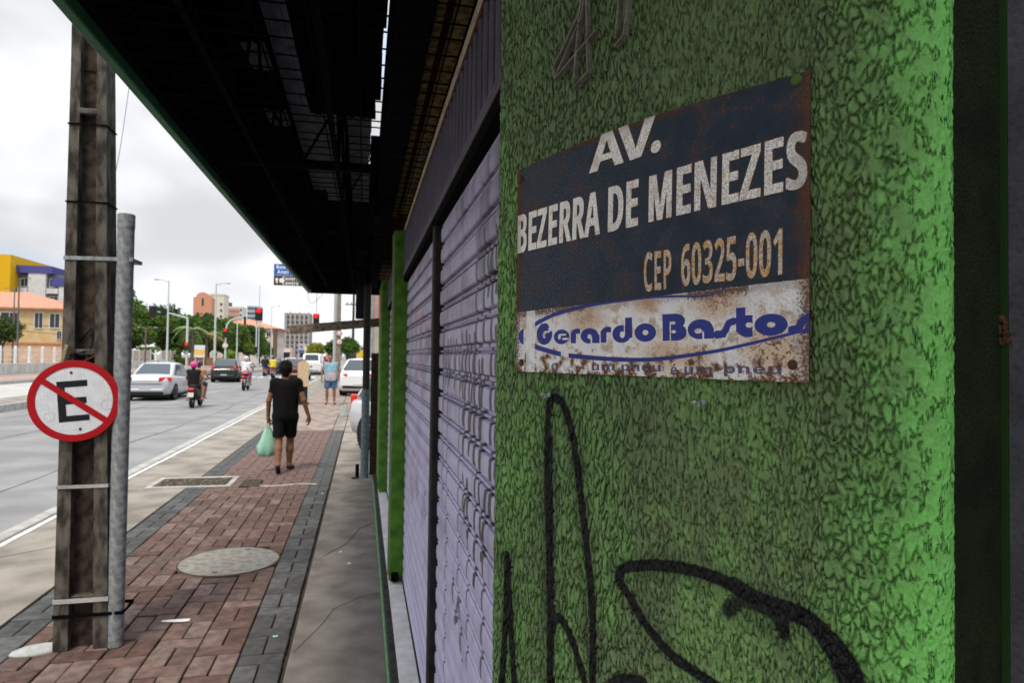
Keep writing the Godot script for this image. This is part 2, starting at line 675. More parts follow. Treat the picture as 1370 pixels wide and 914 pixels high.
# ---------------------------------------------------------------- ground
func ground() -> void:
	var g := G.new()
	g.quad(Vector3(-900, -0.2, 300), Vector3(900, -0.2, 300), Vector3(900, -0.2, -1200), Vector3(-900, -0.2, -1200))
	struct("ground", g, stone(Color(0.22, 0.2, 0.17), Color(0.36, 0.33, 0.28), 20.0, 83, 0.95, 0.0))
	g = G.new()
	g.box(Vector3(-7.0, -0.18, -220), Vector3(7.6, 0.1, 480))
	struct("road", g, M.asphalt)
	g = G.new()
	g.box(Vector3(-15.8, -0.184, -220), Vector3(7.4, 0.1, 480))
	struct("bus_lane", g, stone(Color(0.40, 0.395, 0.385), Color(0.50, 0.495, 0.48), 6.0, 87, 0.9, 0.1))
	g = G.new()
	g.box(Vector3(-11.4, -0.07, -220), Vector3(1.4, 0.34, 480), 0.03)
	var med := struct("median", g, M.concrete)
	g = G.new()
	g.box(Vector3(-10.66, -0.075, -220), Vector3(0.12, 0.36, 480), 0.02)
	put("kerb", g, M.kerb, med)
	g = G.new()
	g.box(Vector3(-22.6, -0.09, -220), Vector3(6.2, 0.3, 480), 0.02)
	var fp := struct("far_pavement", g, M.concrete)
	g = G.new()
	g.box(Vector3(-19.45, -0.085, -220), Vector3(0.2, 0.32, 480), 0.02)
	put("kerb", g, M.kerb, fp)
	g = G.new()
	g.box(Vector3(-21.2, 0.062, -220), Vector3(1.6, 0.012, 480))
	var cyc := struct("cycle_path", g, stone(Color(0.42, 0.22, 0.19), Color(0.52, 0.31, 0.27), 5.0, 89, 0.9, 0.0))
	cyc.set_meta("kind", "structure")
	# seams in the asphalt and dirt along the gutter
	for q in [[-4.55, 0.035], [-7.4, 0.03], [-9.6, 0.04]]:
		g = G.new()
		var rows := []
		for k in 60:
			var zz: float = 2.0 - k * 2.2
			var xx: float = q[0] + 0.10 * sin(k * 0.7) + 0.05 * sin(k * 2.3)
			var hw: float = q[1] * (0.6 + 0.4 * sin(k * 1.7))
			rows.append(PackedVector3Array([Vector3(xx - hw, -0.1265, zz), Vector3(xx + hw, -0.1265, zz)]))
		g.grid(rows)
		struct("asphalt_seam", g, stone(Color(0.12, 0.12, 0.12), Color(0.19, 0.19, 0.19), 1.5, 93, 0.9, 0.1))
	g = G.new()
	g.box(Vector3(-3.42, -0.129, -60), Vector3(0.26, 0.006, 130))
	struct("gutter_strip", g, stone(Color(0.16, 0.155, 0.145), Color(0.34, 0.33, 0.31), 1.2, 95, 0.9, 0.2))
	# worn lane dashes
	g = G.new()
	for k in 24:
		g.box(Vector3(-6.95, -0.127, -14.0 - k * 7.0), Vector3(0.09, 0.006, 1.5))
	struct("road_marking", g, stone(Color(0.3, 0.3, 0.29), Color(0.5, 0.5, 0.48), 0.5, 91, 0.85, 0.0))

	# the pavement: a slab with strips and pavers laid on it
	g = G.new()
	g.box(Vector3(-1.5, -0.13, -60), Vector3(3.3, 0.2, 150))
	var sw := struct("sidewalk", g, M.joint)
	g = G.new()
	g.box(Vector3(4.2, -0.118, -82), Vector3(8.0, 0.2, 144.4))
	put("forecourt", g, stone(Color(0.27, 0.25, 0.22), Color(0.40, 0.375, 0.335), 3.5, 97, 0.9, 0.1), sw)
	var z := 4.0
	var k := 0
	while z > -130.0:
		var ln: float = 2.6 if z > -30.0 else 26.0
		g = G.new()
		g.box(Vector3(0, 0, 0), Vector3(0.145, 0.15, ln - 0.012), 0.012)
		put("kerb_stone", g, M.kerb, sw, Vector3(-3.225, -0.062, z - ln * 0.5))
		g = G.new()
		g.box(Vector3(0, 0, 0), Vector3(0.07, 0.1, ln - 0.01), 0.006)
		put("painted_edge", g, M.white_paint, sw, Vector3(-3.10, -0.048 + 0.004 * (k % 2), z - ln * 0.5))
		g = G.new()
		g.box(Vector3(0, 0, 0), Vector3(0.875, 0.1, ln - 0.006), 0.004)
		put("slab", g, M.concrete, sw, Vector3(-2.62, -0.05 - 0.002 * (k % 3), z - ln * 0.5))
		z -= ln
		k += 1
	var cuts := [4.0, 0.5, -1.6, -3.4, -5.02, -8.7, -10.2, -12.6, -16.0, -20.0, -26.0, -34.0, -60.0, -130.0]
	for i in cuts.size() - 1:
		g = G.new()
		g.box(Vector3.ZERO, Vector3(0.535, 0.1, cuts[i] - cuts[i + 1] - 0.008), 0.004)
		put("slab", g, M.slab if i < 6 else M.concrete, sw, Vector3(-0.112, -0.05 + 0.002 * (i % 2), (cuts[i] + cuts[i + 1]) * 0.5))
	pavers(sw)

func pavers(sw: Node) -> void:
	var reds := []
	for q in [[0.122, 0.075, 0.061], [0.148, 0.093, 0.077], [0.172, 0.112, 0.095], [0.140, 0.097, 0.083], [0.205, 0.145, 0.125]]:
		var c := Color(q[0], q[1], q[2])
		reds.append(stone(c * 0.72, c * 1.2, 0.45, 100 + reds.size() * 3, 0.88, 0.12))
	var greys := []
	for q in [0.078, 0.096, 0.115]:
		var c := Color(q, q * 1.01, q * 1.0)
		greys.append(stone(c * 0.75, c * 1.2, 0.45, 130 + greys.size() * 3, 0.88, 0.12))
	var variants := {}
	for long in [0, 1]:
		for v in 3:
			var g := G.new()
			var sz := Vector3(0.244 - 0.002 * v, 0.06, 0.119 - 0.0015 * v) if long == 0 else Vector3(0.119 - 0.001 * v, 0.06, 0.244 - 0.002 * v)
			g.box(Vector3.ZERO, sz, 0.005)
			variants[Vector2i(long, v)] = g.mesh()
	var all := []
	for col in 7:
		var x0: float = -2.165 + 0.2515 * col
		var band: bool = col == 0 or col == 6
		var z: float = 3.0 + [0.0, 0.13, 0.31, 0.06, 0.22, 0.37, 0.16][col]
		var step := 0
		while z > -16.0:
			var single: bool = step % 2 == 0
			if single:
				all.append([Vector3(x0 + 0.125, 0, z - 0.0625), 0, band])
				z -= 0.1255
			else:
				all.append([Vector3(x0 + 0.0625, 0, z - 0.125), 1, band])
				all.append([Vector3(x0 + 0.1885, 0, z - 0.125), 1, band])
				z -= 0.251
			step += 1
	var shown := []
	var rest := []
	for p in all:
		var q: Vector3 = p[0]
		if Vector2(q.x + 1.047, q.z + 5.996).length() < 0.36:
			continue
		if (q.x < -1.63 and q.z < -9.40 and q.z > -10.04) or (absf(q.x + 1.42) < 0.1 and absf(q.z + 9.55) < 0.2):
			continue
		(shown if q.z < -3.2 else rest).append(p)
	shown.sort_custom(func(a, b): return a[0].z > b[0].z)
	for i in shown.size():
		if i >= 300:
			rest.append(shown[i])
			continue
		var p = shown[i]
		var m: Material = greys[rng.randi() % 3] if p[2] else reds[rng.randi() % 5]
		var o := put("paver", variants[Vector2i(p[1], rng.randi() % 3)], m, sw, p[0] + Vector3(0, -0.0315 + rng.randf_range(-0.0035, 0.0035), 0))
		o.rotation = Vector3(rng.randf_range(-0.006, 0.006), rng.randf_range(-0.008, 0.008), rng.randf_range(-0.006, 0.006))
	for kind in 2:
		var g := G.new()
		for p in rest:
			if int(p[2]) == kind:
				g.box(p[0] + Vector3(0, -0.0315 + rng.randf_range(-0.003, 0.003), 0), Vector3(0.243, 0.06, 0.119) if p[1] == 0 else Vector3(0.119, 0.06, 0.243))
		var o := put("farther_pavers", g, greys[1] if kind == 1 else reds[2], sw)
		o.set_meta("kind", "stuff")
	# beyond the laid pattern the paving runs on
	var g := G.new()
	g.box(Vector3(-1.29, -0.05, -73.0), Vector3(1.25, 0.1, 114))
	put("red_paving", g, stone(Color(0.20, 0.15, 0.125), Color(0.36, 0.295, 0.255), 2.2, 151, 0.9, 0.15), sw)
	g = G.new()
	g.box(Vector3(-0.52, -0.051, -73.0), Vector3(0.25, 0.1, 114))
	g.box(Vector3(-2.04, -0.051, -73.0), Vector3(0.25, 0.1, 114))
	put("grey_paving", g, M.concrete, sw)

func sidewalk_bits() -> void:
	# manhole cover
	var at := Vector3(-1.047, 0, -5.996)
	var g := G.new()
	g.lathe([Vector2(0.40, -0.03), Vector2(0.40, 0.0030), Vector2(0.0, 0.0030)], 40, Vector3.ZERO)
	var t := thing("manhole_cover", "round concrete manhole cover set in the red pavers", "manhole cover", at)
	put("seat_ring", g, M.joint, t)
	g = G.new()
	g.lathe([Vector2(0.384, -0.02), Vector2(0.388, 0.004), Vector2(0.382, 0.0065), Vector2(0.0, 0.0065)], 48, Vector3.ZERO)
	put("lid", g, stone(Color(0.25, 0.235, 0.205), Color(0.40, 0.38, 0.34), 0.35, 161, 0.92, 0.5), t)
	for q in [Vector3(0.075, 0.0058, -0.31), Vector3(-0.075, 0.0058, 0.31)]:
		g = G.new()
		g.box(Vector3(0.02, 0, 0.016), Vector3(0.045, 0.004, 0.012))
		g.box(Vector3(0.02, 0, -0.016), Vector3(0.045, 0.004, 0.012))
		put("lifting_slot", g, M.joint, t, q)
	# open drain boxes
	t = thing("drain_pit", "open rectangular drain pit with pale concrete rim and dirt inside", "drain", Vector3(-2.16, 0, -9.72))
	g = G.new()
	for q in [[Vector3(0, -0.004, 0.335), Vector3(1.02, 0.03, 0.07)], [Vector3(0, -0.004, -0.335), Vector3(1.02, 0.03, 0.07)], [Vector3(-0.475, -0.004, 0), Vector3(0.07, 0.03, 0.6)], [Vector3(0.475, -0.004, 0), Vector3(0.07, 0.03, 0.6)]]:
		g.box(q[0], q[1], 0.006)
	put("rim", g, M.kerb, t)
	g = G.new()
	g.box(Vector3(0, 0.0015, 0), Vector3(0.88, 0.004, 0.6))
	put("dirt_bed", g, stone(Color(0.045, 0.035, 0.026), Color(0.16, 0.13, 0.095), 0.3, 167, 0.97, 0.8), t)
	g = G.new()
	for i in 60:
		g.ball(Vector3(rng.randf_range(-0.42, 0.42), 0.006, rng.randf_range(-0.28, 0.28)), Vector3(1, 0.5, 1) * rng.randf_range(0.008, 0.028), Basis.IDENTITY, 6, 4)
	put("rubble", g, stone(Color(0.10, 0.085, 0.065), Color(0.3, 0.26, 0.2), 0.1, 169, 0.97, 0.0), t).set_meta("kind", "stuff")
	t = thing("earth_gap", "small bare earth gap in the paving right of the drain pit", "hole", Vector3(-1.42, 0, -9.55))
	g = G.new()
	g.box(Vector3(0, 0.001, 0), Vector3(0.24, 0.006, 0.5), 0.0, Basis(Vector3.UP, 0.08))
	put("earth", g, stone(Color(0.05, 0.038, 0.028), Color(0.15, 0.12, 0.09), 0.25, 173, 0.97, 0.8), t)
	# hairline cracks in the slabs
	for q in [[[-0.36, -4.1], [-0.22, -4.5], [-0.16, -4.75], [0.02, -4.95], [0.14, -5.0]], [[-0.30, -6.0], [-0.12, -6.35], [0.0, -6.9], [0.13, -7.1]], [[-2.95, -6.4], [-2.6, -6.7], [-2.45, -7.2], [-2.2, -7.35]]]:
		g = G.new()
		var cr := []
		for e in q:
			cr.append(PackedVector3Array([Vector3(e[0] - 0.003, 0.0028, e[1] - 0.003), Vector3(e[0] + 0.003, 0.0028, e[1] + 0.003)]))
		g.grid(cr)
		put("crack", g, M.joint, get_node("sidewalk"))
	# mortar blob by the pole
	g = G.new()
	g.ball(Vector3.ZERO, Vector3(0.14, 0.03, 0.075), Basis(Vector3.UP, 0.3), 18, 8)
	tag(put("mortar_lump", g, stone(Color(0.40, 0.41, 0.40), Color(0.55, 0.56, 0.55), 0.3, 177, 0.9, 0.3), null, Vector3(-1.79, 0.0, -4.40)), "pale dried mortar lump at the foot of the concrete pole", "mortar")
	g = G.new()
	var rows := []
	for q in [[-0.085, 0.008, 0.012], [-0.045, 0.018, 0.02], [0.0, 0.024, 0.02], [0.05, 0.03, 0.02], [0.085, 0.022, 0.015]]:
		rows.append(PackedVector3Array([Vector3(q[0], 0.0, q[1]), Vector3(q[0], 0.004, q[1] * 0.6), Vector3(q[0], 0.004, -q[2] * 0.6), Vector3(q[0], 0.0, -q[2])]))
	g.grid(rows, false, false, true)
	tag(put("paper_scrap", g, flat(Color(0.62, 0.6, 0.57), 0.9), null, Vector3(-1.14, 0.004, -4.72)), "crumpled white paper scrap on the red pavers near the pole", "paper")
	g = G.new()
	rows = []
	for i in 9:
		var w: float = 0.03 + 0.035 * absf(sin(i * 1.9))
		var x: float = -0.36 + i * 0.09
		var zc: float = 0.05 * sin(i * 0.8)
		rows.append(PackedVector3Array([Vector3(x, 0, zc + w), Vector3(x, 0.003, zc + w * 0.5), Vector3(x, 0.003, zc - w * 0.5), Vector3(x, 0, zc - w)]))
	g.grid(rows, false, false, true)
	tag(put("cement_smear", g, stone(Color(0.30, 0.27, 0.24), Color(0.42, 0.39, 0.35), 0.3, 179, 0.95, 0.1), null, Vector3(-0.93, 0.003, -9.35)), "pale cement smear on the pavers below the walking man", "cement")
	for i in 4:
		g = G.new()
		g.box(Vector3.ZERO, Vector3(0.03, 0.004, 0.02), 0.001, Basis(Vector3.UP, i * 1.3))
		var where = [Vector3(-0.49, 0.004, -4.35), Vector3(-0.16, 0.004, -6.1), Vector3(-0.08, 0.004, -5.75), Vector3(-0.46, 0.004, -8.7)][i]
		var words = ["tiny green plastic scrap on the grey paver band", "tiny white litter flake on the grey slab by the plinth", "second tiny litter flake on the slab nearest the plinth", "white litter fleck on the grey band beyond the manhole"][i]
		tag(put("litter_scrap", g, flat(Color(0.25, 0.55, 0.4) if i == 0 else Color(0.6, 0.6, 0.57), 0.8), null, where), words, "litter", "litter on the pavement")

# ---------------------------------------------------------------- the shop front on the right
func shop() -> void:
	var t := thing("shop_building", "lilac and green shop front with plinth, ribbed header and green door posts", "shop")
	var g := G.new()
	g.box(Vector3(2.2, 2.1, -5.1), Vector3(3.6, 4.2, 8.4))
	put("wall", g, M.dark_paint, t)
	# plinth with black face, tiled top, green painted foot
	g = G.new()
	g.box(Vector3(0.285, 0.04, -5.0), Vector3(0.23, 0.088, 9.0), 0.004)
	var pl := put("plinth", g, stone(Color(0.016, 0.016, 0.016), Color(0.05, 0.048, 0.045), 0.5, 201, 0.75, 0.05), t)
	g = G.new()
	g.box(Vector3(0.163, 0.006, -5.0), Vector3(0.016, 0.02, 9.0), 0.003)
	put("green_foot", g, stone(Color(0.16, 0.33, 0.16), Color(0.25, 0.46, 0.25), 0.5, 199, 0.7, 0.0), t)
	var tile := G.new()
	tile.box(Vector3.ZERO, Vector3(0.098, 0.012, 0.298), 0.002)
	var tm: ArrayMesh = tile.mesh()
	var tmat := stone(Color(0.66, 0.65, 0.61), Color(0.86, 0.85, 0.83), 0.6, 203, 0.45, 0.02)
	for i in 24:
		put("tile", tm, tmat, pl, Vector3(0.2555, 0.0885 + rng.randf_range(-0.001, 0.001), -1.4 - i * 0.301))
	# ribbed header
	g = G.new()
	g.box(Vector3(0.315, 2.465, -4.7), Vector3(0.04, 0.315, 7.2))
	var hd := put("header_board", g, stone(Color(0.085, 0.078, 0.11), Color(0.135, 0.125, 0.165), 0.8, 205, 0.6, 0.05), t)
	var rib := G.new()
	rib.box(Vector3.ZERO, Vector3(0.02, 0.27, 0.028), 0.006)
	var ribm: ArrayMesh = rib.mesh()
	for i in 84:
		put("rib", ribm, hd.material_override, hd, Vector3(0.29, 2.475, -1.22 - i * 0.084))
	g = G.new()
	g.box(Vector3(0.288, 2.318, -4.7), Vector3(0.03, 0.028, 7.2), 0.004)
	put("bottom_rail", g, hd.material_override, t)
	# cream trim with a rusty bead under it
	g = G.new()
	g.box(Vector3(0.305, 2.652, -3.2), Vector3(0.05, 0.035, 4.3), 0.006)
	put("cream_trim", g, stone(Color(0.42, 0.34, 0.27), Color(0.66, 0.56, 0.46), 0.35, 207, 0.9, 0.3), t)
	g = G.new()
	g.box(Vector3(0.292, 2.627, -3.2), Vector3(0.02, 0.012, 4.3), 0.003)
	put("rusty_bead", g, M.rust, t)
	# old soffit strips between the trim and the black beam
	g = G.new()
	g.box(Vector3(0.222, 2.83, -3.2), Vector3(0.03, 0.03, 4.3), 0.004)
	g.box(Vector3(0.30, 2.86, -3.2), Vector3(0.055, 0.03, 4.3), 0.004)
	put("soffit_strip", g, stone(Color(0.16, 0.14, 0.04), Color(0.50, 0.38, 0.18), 0.22, 209, 0.95, 0.6), t)
	g = G.new()
	g.box(Vector3(0.33, 2.93, -5.3), Vector3(0.33, 0.03, 11.1))
	put("soffit", g, M.rust, t)
	# posts
	for i in 2:
		var z: float = [-5.03, -8.28][i]
		g = G.new()
		g.box(Vector3(0.283, 1.37, z), Vector3(0.146, 2.54, 0.16), 0.006)
		var p := put("post", g, M.green, t)
		g = G.new()
		g.box(Vector3(0.208, 1.37, z - 0.02), Vector3(0.012, 2.5, 0.06), 0.002)
		put("pale_edge", g, M.concrete if i == 0 else M.green, p)  # near post: pale strip painted as its skylit street side
	g = G.new()
	g.box(Vector3(0.30, 1.37, -9.0), Vector3(0.18, 2.56, 1.1), 0.01)
	put("end_wall", g, M.green, t)
	g = G.new()
	g.box(Vector3(0.25, 0.135, -4.93), Vector3(0.05, 0.06, 0.05), 0.006)
	put("floor_latch", g, M.black_iron, t)
	# shutters
	var tex := shutter_textures()
	var sm := StandardMaterial3D.new()
	sm.albedo_texture = tex
	sm.roughness = 0.5
	sm.texture_repeat = false
	shutter("lilac roller shutter with black tag scrawls beside the green textured pillar", -1.16, -2.77, sm)
	shutter("lilac roller shutter with red and black scrawls between mullion and green post", -2.87, -4.93, sm)
	shutter("dark end of a roller shutter between the two green posts", -5.14, -8.18, sm)
	g = G.new()
	g.box(Vector3(0.305, 1.2, -2.82), Vector3(0.05, 2.22, 0.075), 0.006)
	tag(put("shutter_mullion", g, stone(Color(0.018, 0.016, 0.016), Color(0.045, 0.036, 0.032), 0.3, 211, 0.7, 0.1)), "black steel mullion between the two lilac roller shutters", "mullion")
	g = G.new()
	g.box(Vector3(0.31, 2.285, -4.7), Vector3(0.06, 0.04, 7.1))  # black filler bar standing for the shade in the recess below the header
	put("recess_shade", g, M.dark_paint, t)

func shutter(label: String, z0: float, z1: float, m: Material) -> void:
	var t := thing("roller_shutter", label, "shutter", Vector3.ZERO, 0.0, "roller shutters of the shop")
	var ln: float = z0 - z1
	var prof := [Vector2(0.006, 0.0), Vector2(-0.006, 0.0015), Vector2(-0.010, 0.005), Vector2(-0.0115, 0.030), Vector2(-0.010, 0.055), Vector2(-0.006, 0.0585), Vector2(0.006, 0.060), Vector2(0.006, 0.064), Vector2(-0.004, 0.0655), Vector2(-0.007, 0.0695), Vector2(-0.004, 0.0735), Vector2(0.006, 0.075), Vector2(0.006, 0.0855)]
	for k in 25:
		var y0: float = 0.115 + k * 0.0865
		var g := G.new()
		var sag: float = rng.randf_range(-0.0015, 0.0015)
		for i in prof.size() - 1:
			var a: Vector2 = prof[i]
			var b: Vector2 = prof[i + 1]
			var u0: float = (-z0 - 1.1) / 4.2
			var u1: float = (-z1 - 1.1) / 4.2
			g.quad(Vector3(0.318 + a.x, y0 + a.y, z1), Vector3(0.318 + a.x, y0 + a.y + sag, z0), Vector3(0.318 + b.x, y0 + b.y + sag, z0), Vector3(0.318 + b.x, y0 + b.y, z1),
				Vector2(u1, 1.0 - (y0 + a.y) / 2.35), Vector2(u0, 1.0 - (y0 + b.y) / 2.35))
		put("slat", g, m, t)

func shutter_textures() -> ImageTexture:
	var W := 1400
	var H := 1100
	var ink := Mask.new(W, H)
	var red := Mask.new(W, H)
	var P := func(z: float, y: float) -> Vector2: return Vector2((z - 1.1) / 4.2 * W, (1.0 - y / 2.35) * H)
	# tall tag letters on the near shutter, and drips
	var r := RandomNumberGenerator.new()
	r.seed = 77
	for row in [[1.38, 2.05, 1.42, 0.34, 1.0], [1.42, 2.0, 1.20, 0.2, 0.9], [2.1, 2.72, 1.62, 0.16, 0.7], [1.3, 1.9, 1.86, 0.16, 0.8]]:
		var z: float = row[0]
		while z < row[1]:
			var y: float = row[2]
			var hgt: float = row[3] * r.randf_range(0.75, 1.2)
			var w: float = r.randf_range(0.05, 0.10)
			var kind: int = r.randi() % 3
			var pts := []
			if kind == 0:
				pts = [P.call(z, y + hgt), P.call(z + w * 0.5, y), P.call(z + w, y + hgt)]
			elif kind == 1:
				pts = [P.call(z, y), P.call(z + 0.01, y + hgt), P.call(z + w, y + 0.02), P.call(z + w + 0.01, y + hgt)]
			else:
				pts = [P.call(z, y - 0.1), P.call(z + 0.01, y + hgt * 1.2)]
			ink.stroke(pts, 12 * row[4], 8 * row[4], 245, 1.5, false)
			z += w + r.randf_range(0.03, 0.08)
	for q in [[2.47, 1.72, 0.16, 6], [2.16, 1.66, 0.95, 5], [1.70, 1.30, 0.35, 6], [2.62, 1.80, 1.2, 5], [1.95, 1.25, 0.82, 5], [1.52, 1.75, 1.0, 7]]:
		ink.stroke([P.call(q[0], q[1]), P.call(q[0] + 0.012, (q[1] + q[2]) * 0.5), P.call(q[0] - 0.006, q[2])], q[3], q[3] * 0.7, 215, 1.5)
	ink.stroke([P.call(2.30, 0.98), P.call(2.20, 0.86), P.call(2.12, 0.95), P.call(2.06, 0.80)], 9, 7, 225, 1.5)
	ink.rect(P.call(1.92, 0.62).x, P.call(1.92, 0.62).y, P.call(2.02, 0.5).x, P.call(2.0, 0.5).y, 175)
	ink.stroke([P.call(1.62, 0.62), P.call(1.72, 0.48), P.call(1.78, 0.52)], 16, 10, 220, 3.0)
	for k in 26:   # second shutter: red scrawl
		var z: float = r.randf_range(2.95, 4.7)
		var y: float = r.randf_range(0.75, 1.95)
		var pts := []
		for j in 5:
			pts.append(P.call(z + j * 0.045, y + (0.09 if j % 2 == 0 else -0.06) * r.randf_range(0.4, 1.3)))
		if k % 3 == 0:
			ink.stroke(pts, 5, 4, 200, 2.0)
		else:
			red.stroke(pts, 7, 5, 210, 2.0)
	for k in 6:
		ink.stroke([P.call(3.0 + k * 0.32, 1.95), P.call(3.02 + k * 0.32, 1.78), P.call(3.12 + k * 0.32, 1.9), P.call(3.1 + k * 0.32, 1.7)], 6, 5, 200, 2.0)
	var streak := noise_bytes(noise(0.03, 301), W, H, 6.0)
	var blot := noise_bytes(noise(0.006, 305), W, H)
	var out := PackedByteArray()
	out.resize(W * H * 3)
	for y in H:
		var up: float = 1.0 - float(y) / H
		for x in W:
			var i: int = y * W + x
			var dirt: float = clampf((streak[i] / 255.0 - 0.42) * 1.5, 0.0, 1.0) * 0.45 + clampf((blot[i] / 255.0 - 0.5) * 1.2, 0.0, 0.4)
			dirt = clampf(dirt * (0.30 + 1.0 * up) + 0.28 * smoothstep(0.45, 1.0, up), 0.0, 0.9)  # dirt deepened with height, painting in the awning's shade on upper slats
			var a: float = ink.d[i] / 255.0
			var b: float = red.d[i] / 255.0 * 0.6
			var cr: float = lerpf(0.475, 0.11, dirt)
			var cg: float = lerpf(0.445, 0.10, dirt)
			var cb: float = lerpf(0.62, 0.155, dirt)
			cr = lerpf(lerpf(cr, 0.38, b), 0.022, a)
			cg = lerpf(lerpf(cg, 0.08, b), 0.022, a)
			cb = lerpf(lerpf(cb, 0.07, b), 0.028, a)
			out[i * 3] = s8(cr)
			out[i * 3 + 1] = s8(cg)
			out[i * 3 + 2] = s8(cb)
	return picture(W, H, out)

func pillar() -> void:
	var W := 1056
	var H := 1664
	var y0 := 1.08
	var hh := 1.30
	var len := 0.825
	# two crackle fields: fine and upright on the far side, larger and rounder towards the near corner
	var na := noise(0.10, 401, FastNoiseLite.TYPE_CELLULAR, 1)
	na.fractal_type = FastNoiseLite.FRACTAL_NONE
	na.cellular_return_type = FastNoiseLite.RETURN_DISTANCE2_SUB
	na.cellular_jitter = 1.0
	na.domain_warp_enabled = true
	na.domain_warp_fractal_type = FastNoiseLite.DOMAIN_WARP_FRACTAL_PROGRESSIVE
	na.domain_warp_fractal_octaves = 2
	na.domain_warp_fractal_gain = 0.38
	na.domain_warp_fractal_lacunarity = 2.6
	na.domain_warp_amplitude = 17.0
	na.domain_warp_frequency = 0.045
	var nb: FastNoiseLite = na.duplicate()
	nb.seed = 409
	nb.frequency = 0.15
	nb.domain_warp_amplitude = 10.0
	nb.domain_warp_frequency = 0.05
	var fa := noise_bytes(na, W, H, 2.8)
	var fb := noise_bytes(nb, W, H, 2.6)
	var lumps := noise_bytes(noise(0.05, 411), W, H, 1.6)
	var grit := noise_bytes(noise(0.35, 415, FastNoiseLite.TYPE_SIMPLEX_SMOOTH, 2), W, H)
	var grime := noise_bytes(noise(0.005, 419), W, H, 1.7)
	var grime2 := noise_bytes(noise(0.022, 421), W, H, 2.0)
	var tags := Mask.new(W, H)
	var px: float = W / len
	var P := func(q: Array) -> Array:
		var r := []
		for e in q:
			r.append(Vector2((e[0] + 0.345) * px, (y0 + hh - e[1]) * px))
		return r
	tags.stroke(P.call([[-0.161, 1.2], [-0.165, 1.356], [-0.169, 1.445], [-0.174, 1.536], [-0.173, 1.627], [-0.166, 1.657], [-0.145, 1.656], [-0.127, 1.631], [-0.113, 1.591], [-0.1, 1.529], [-0.088, 1.463], [-0.077, 1.404], [-0.071, 1.339], [-0.071, 1.15]]), 17, 15, 235, 4.0)
	tags.stroke(P.call([[-0.161, 1.15], [-0.163, 1.36], [-0.172, 1.6]]), 21, 19, 235, 3.0)
	tags.stroke(P.call([[-0.161, 1.303], [-0.149, 1.33], [-0.131, 1.328], [-0.113, 1.308], [-0.096, 1.279], [-0.085, 1.25], [-0.08, 1.15]]), 16, 15, 235, 4.0)
	tags.stroke(P.call([[-0.284, 1.09], [-0.283, 1.172], [-0.277, 1.258], [-0.273, 1.325], [-0.273, 1.393], [-0.265, 1.327], [-0.259, 1.264], [-0.249, 1.185], [-0.247, 1.09]]), 19, 17, 240, 4.0)
	tags.stroke(P.call([[0.158, 1.337], [0.114, 1.343], [0.066, 1.354], [0.027, 1.376], [-0.001, 1.403], [-0.02, 1.419], [-0.022, 1.429], [-0.009, 1.441], [0.033, 1.455], [0.077, 1.463], [0.119, 1.466], [0.157, 1.463]]), 15, 17, 240, 4.0)
	tags.stroke(P.call([[0.157, 1.463], [0.188, 1.456], [0.216, 1.455], [0.243, 1.453], [0.26, 1.443], [0.273, 1.427], [0.281, 1.406], [0.286, 1.388], [0.29, 1.34]]), 22, 24, 245, 5.0)
	tags.stroke(P.call([[0.149, 1.432], [0.165, 1.447], [0.182, 1.449], [0.207, 1.446], [0.219, 1.429]]), 15, 13, 215, 9.0)
	tags.stroke(P.call([[0.2, 1.452], [0.217, 1.446], [0.22, 1.430]]), 18, 10, 230, 6.0)
	tags.stroke(P.call([[-0.051, 1.23], [-0.029, 1.282], [0.014, 1.3], [0.028, 1.294], [0.05, 1.25]]), 14, 14, 230, 4.0)
	# overspray round the strokes
	for q in [[[-0.165, 1.2], [-0.172, 1.55], [-0.166, 1.655], [-0.145, 1.655], [-0.113, 1.591], [-0.088, 1.463], [-0.071, 1.3]], [[0.066, 1.354], [-0.001, 1.403], [-0.022, 1.429], [0.033, 1.455], [0.119, 1.466], [0.19, 1.456], [0.243, 1.453], [0.281, 1.406], [0.29, 1.34]], [[-0.277, 1.2], [-0.273, 1.39], [-0.255, 1.2]], [[0.16, 1.44], [0.21, 1.43]]]:
		tags.stroke(P.call(q), 24, 26, 85, 22.0)
	var rgb := PackedByteArray()
	rgb.resize(W * H * 3)
	var hgt := PackedFloat32Array()
	hgt.resize(W * H)
	var sg0 := Vector2(-0.25 + 0.345, y0 + hh - 2.03) * px   # the sign's place: grime gathers above it and beside it
	var sg1 := Vector2(0.25 + 0.345, y0 + hh - 1.695) * px
	for y in H:
		for x in W:
			var i: int = y * W + x
			var s: float = float(x) / px - 0.345
			var w: float = clampf((s + 0.02) / 0.3, 0.0, 1.0)
			var a: float = fa[i] / 255.0
			var b: float = fb[i] / 255.0
			var d: float = lerpf(a, b, w)
			var lm: float = lumps[i] / 255.0
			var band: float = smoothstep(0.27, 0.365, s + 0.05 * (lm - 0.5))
			var open: float = smoothstep(0.10 + 0.35 * band, 0.42 + 0.28 * band, lm)   # cracks come and go, fewer on the near corner
			d = lerpf(0.55, d, 0.25 + 0.75 * open)
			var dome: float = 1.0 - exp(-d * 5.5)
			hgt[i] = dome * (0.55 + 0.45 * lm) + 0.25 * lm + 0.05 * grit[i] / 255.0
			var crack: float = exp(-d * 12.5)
			var lit_clean: float = smoothstep(0.235, 0.372, s + 0.05 * (grime2[i] / 255.0 - 0.5) + 0.10 * clampf(float(y) / H - 0.55, 0.0, 0.4)) * (1.0 - 0.45 * smoothstep(0.362, 0.378, s))  # cleaner paint plus painted light towards the near corner, dimmed at its edge
			var g1: float = smoothstep(0.22, 0.80, grime[i] / 255.0 + 0.18 * (grime2[i] / 255.0 - 0.5))
			var dy: float = clampf((sg0.y - y) / 190.0, 0.0, 1.0)
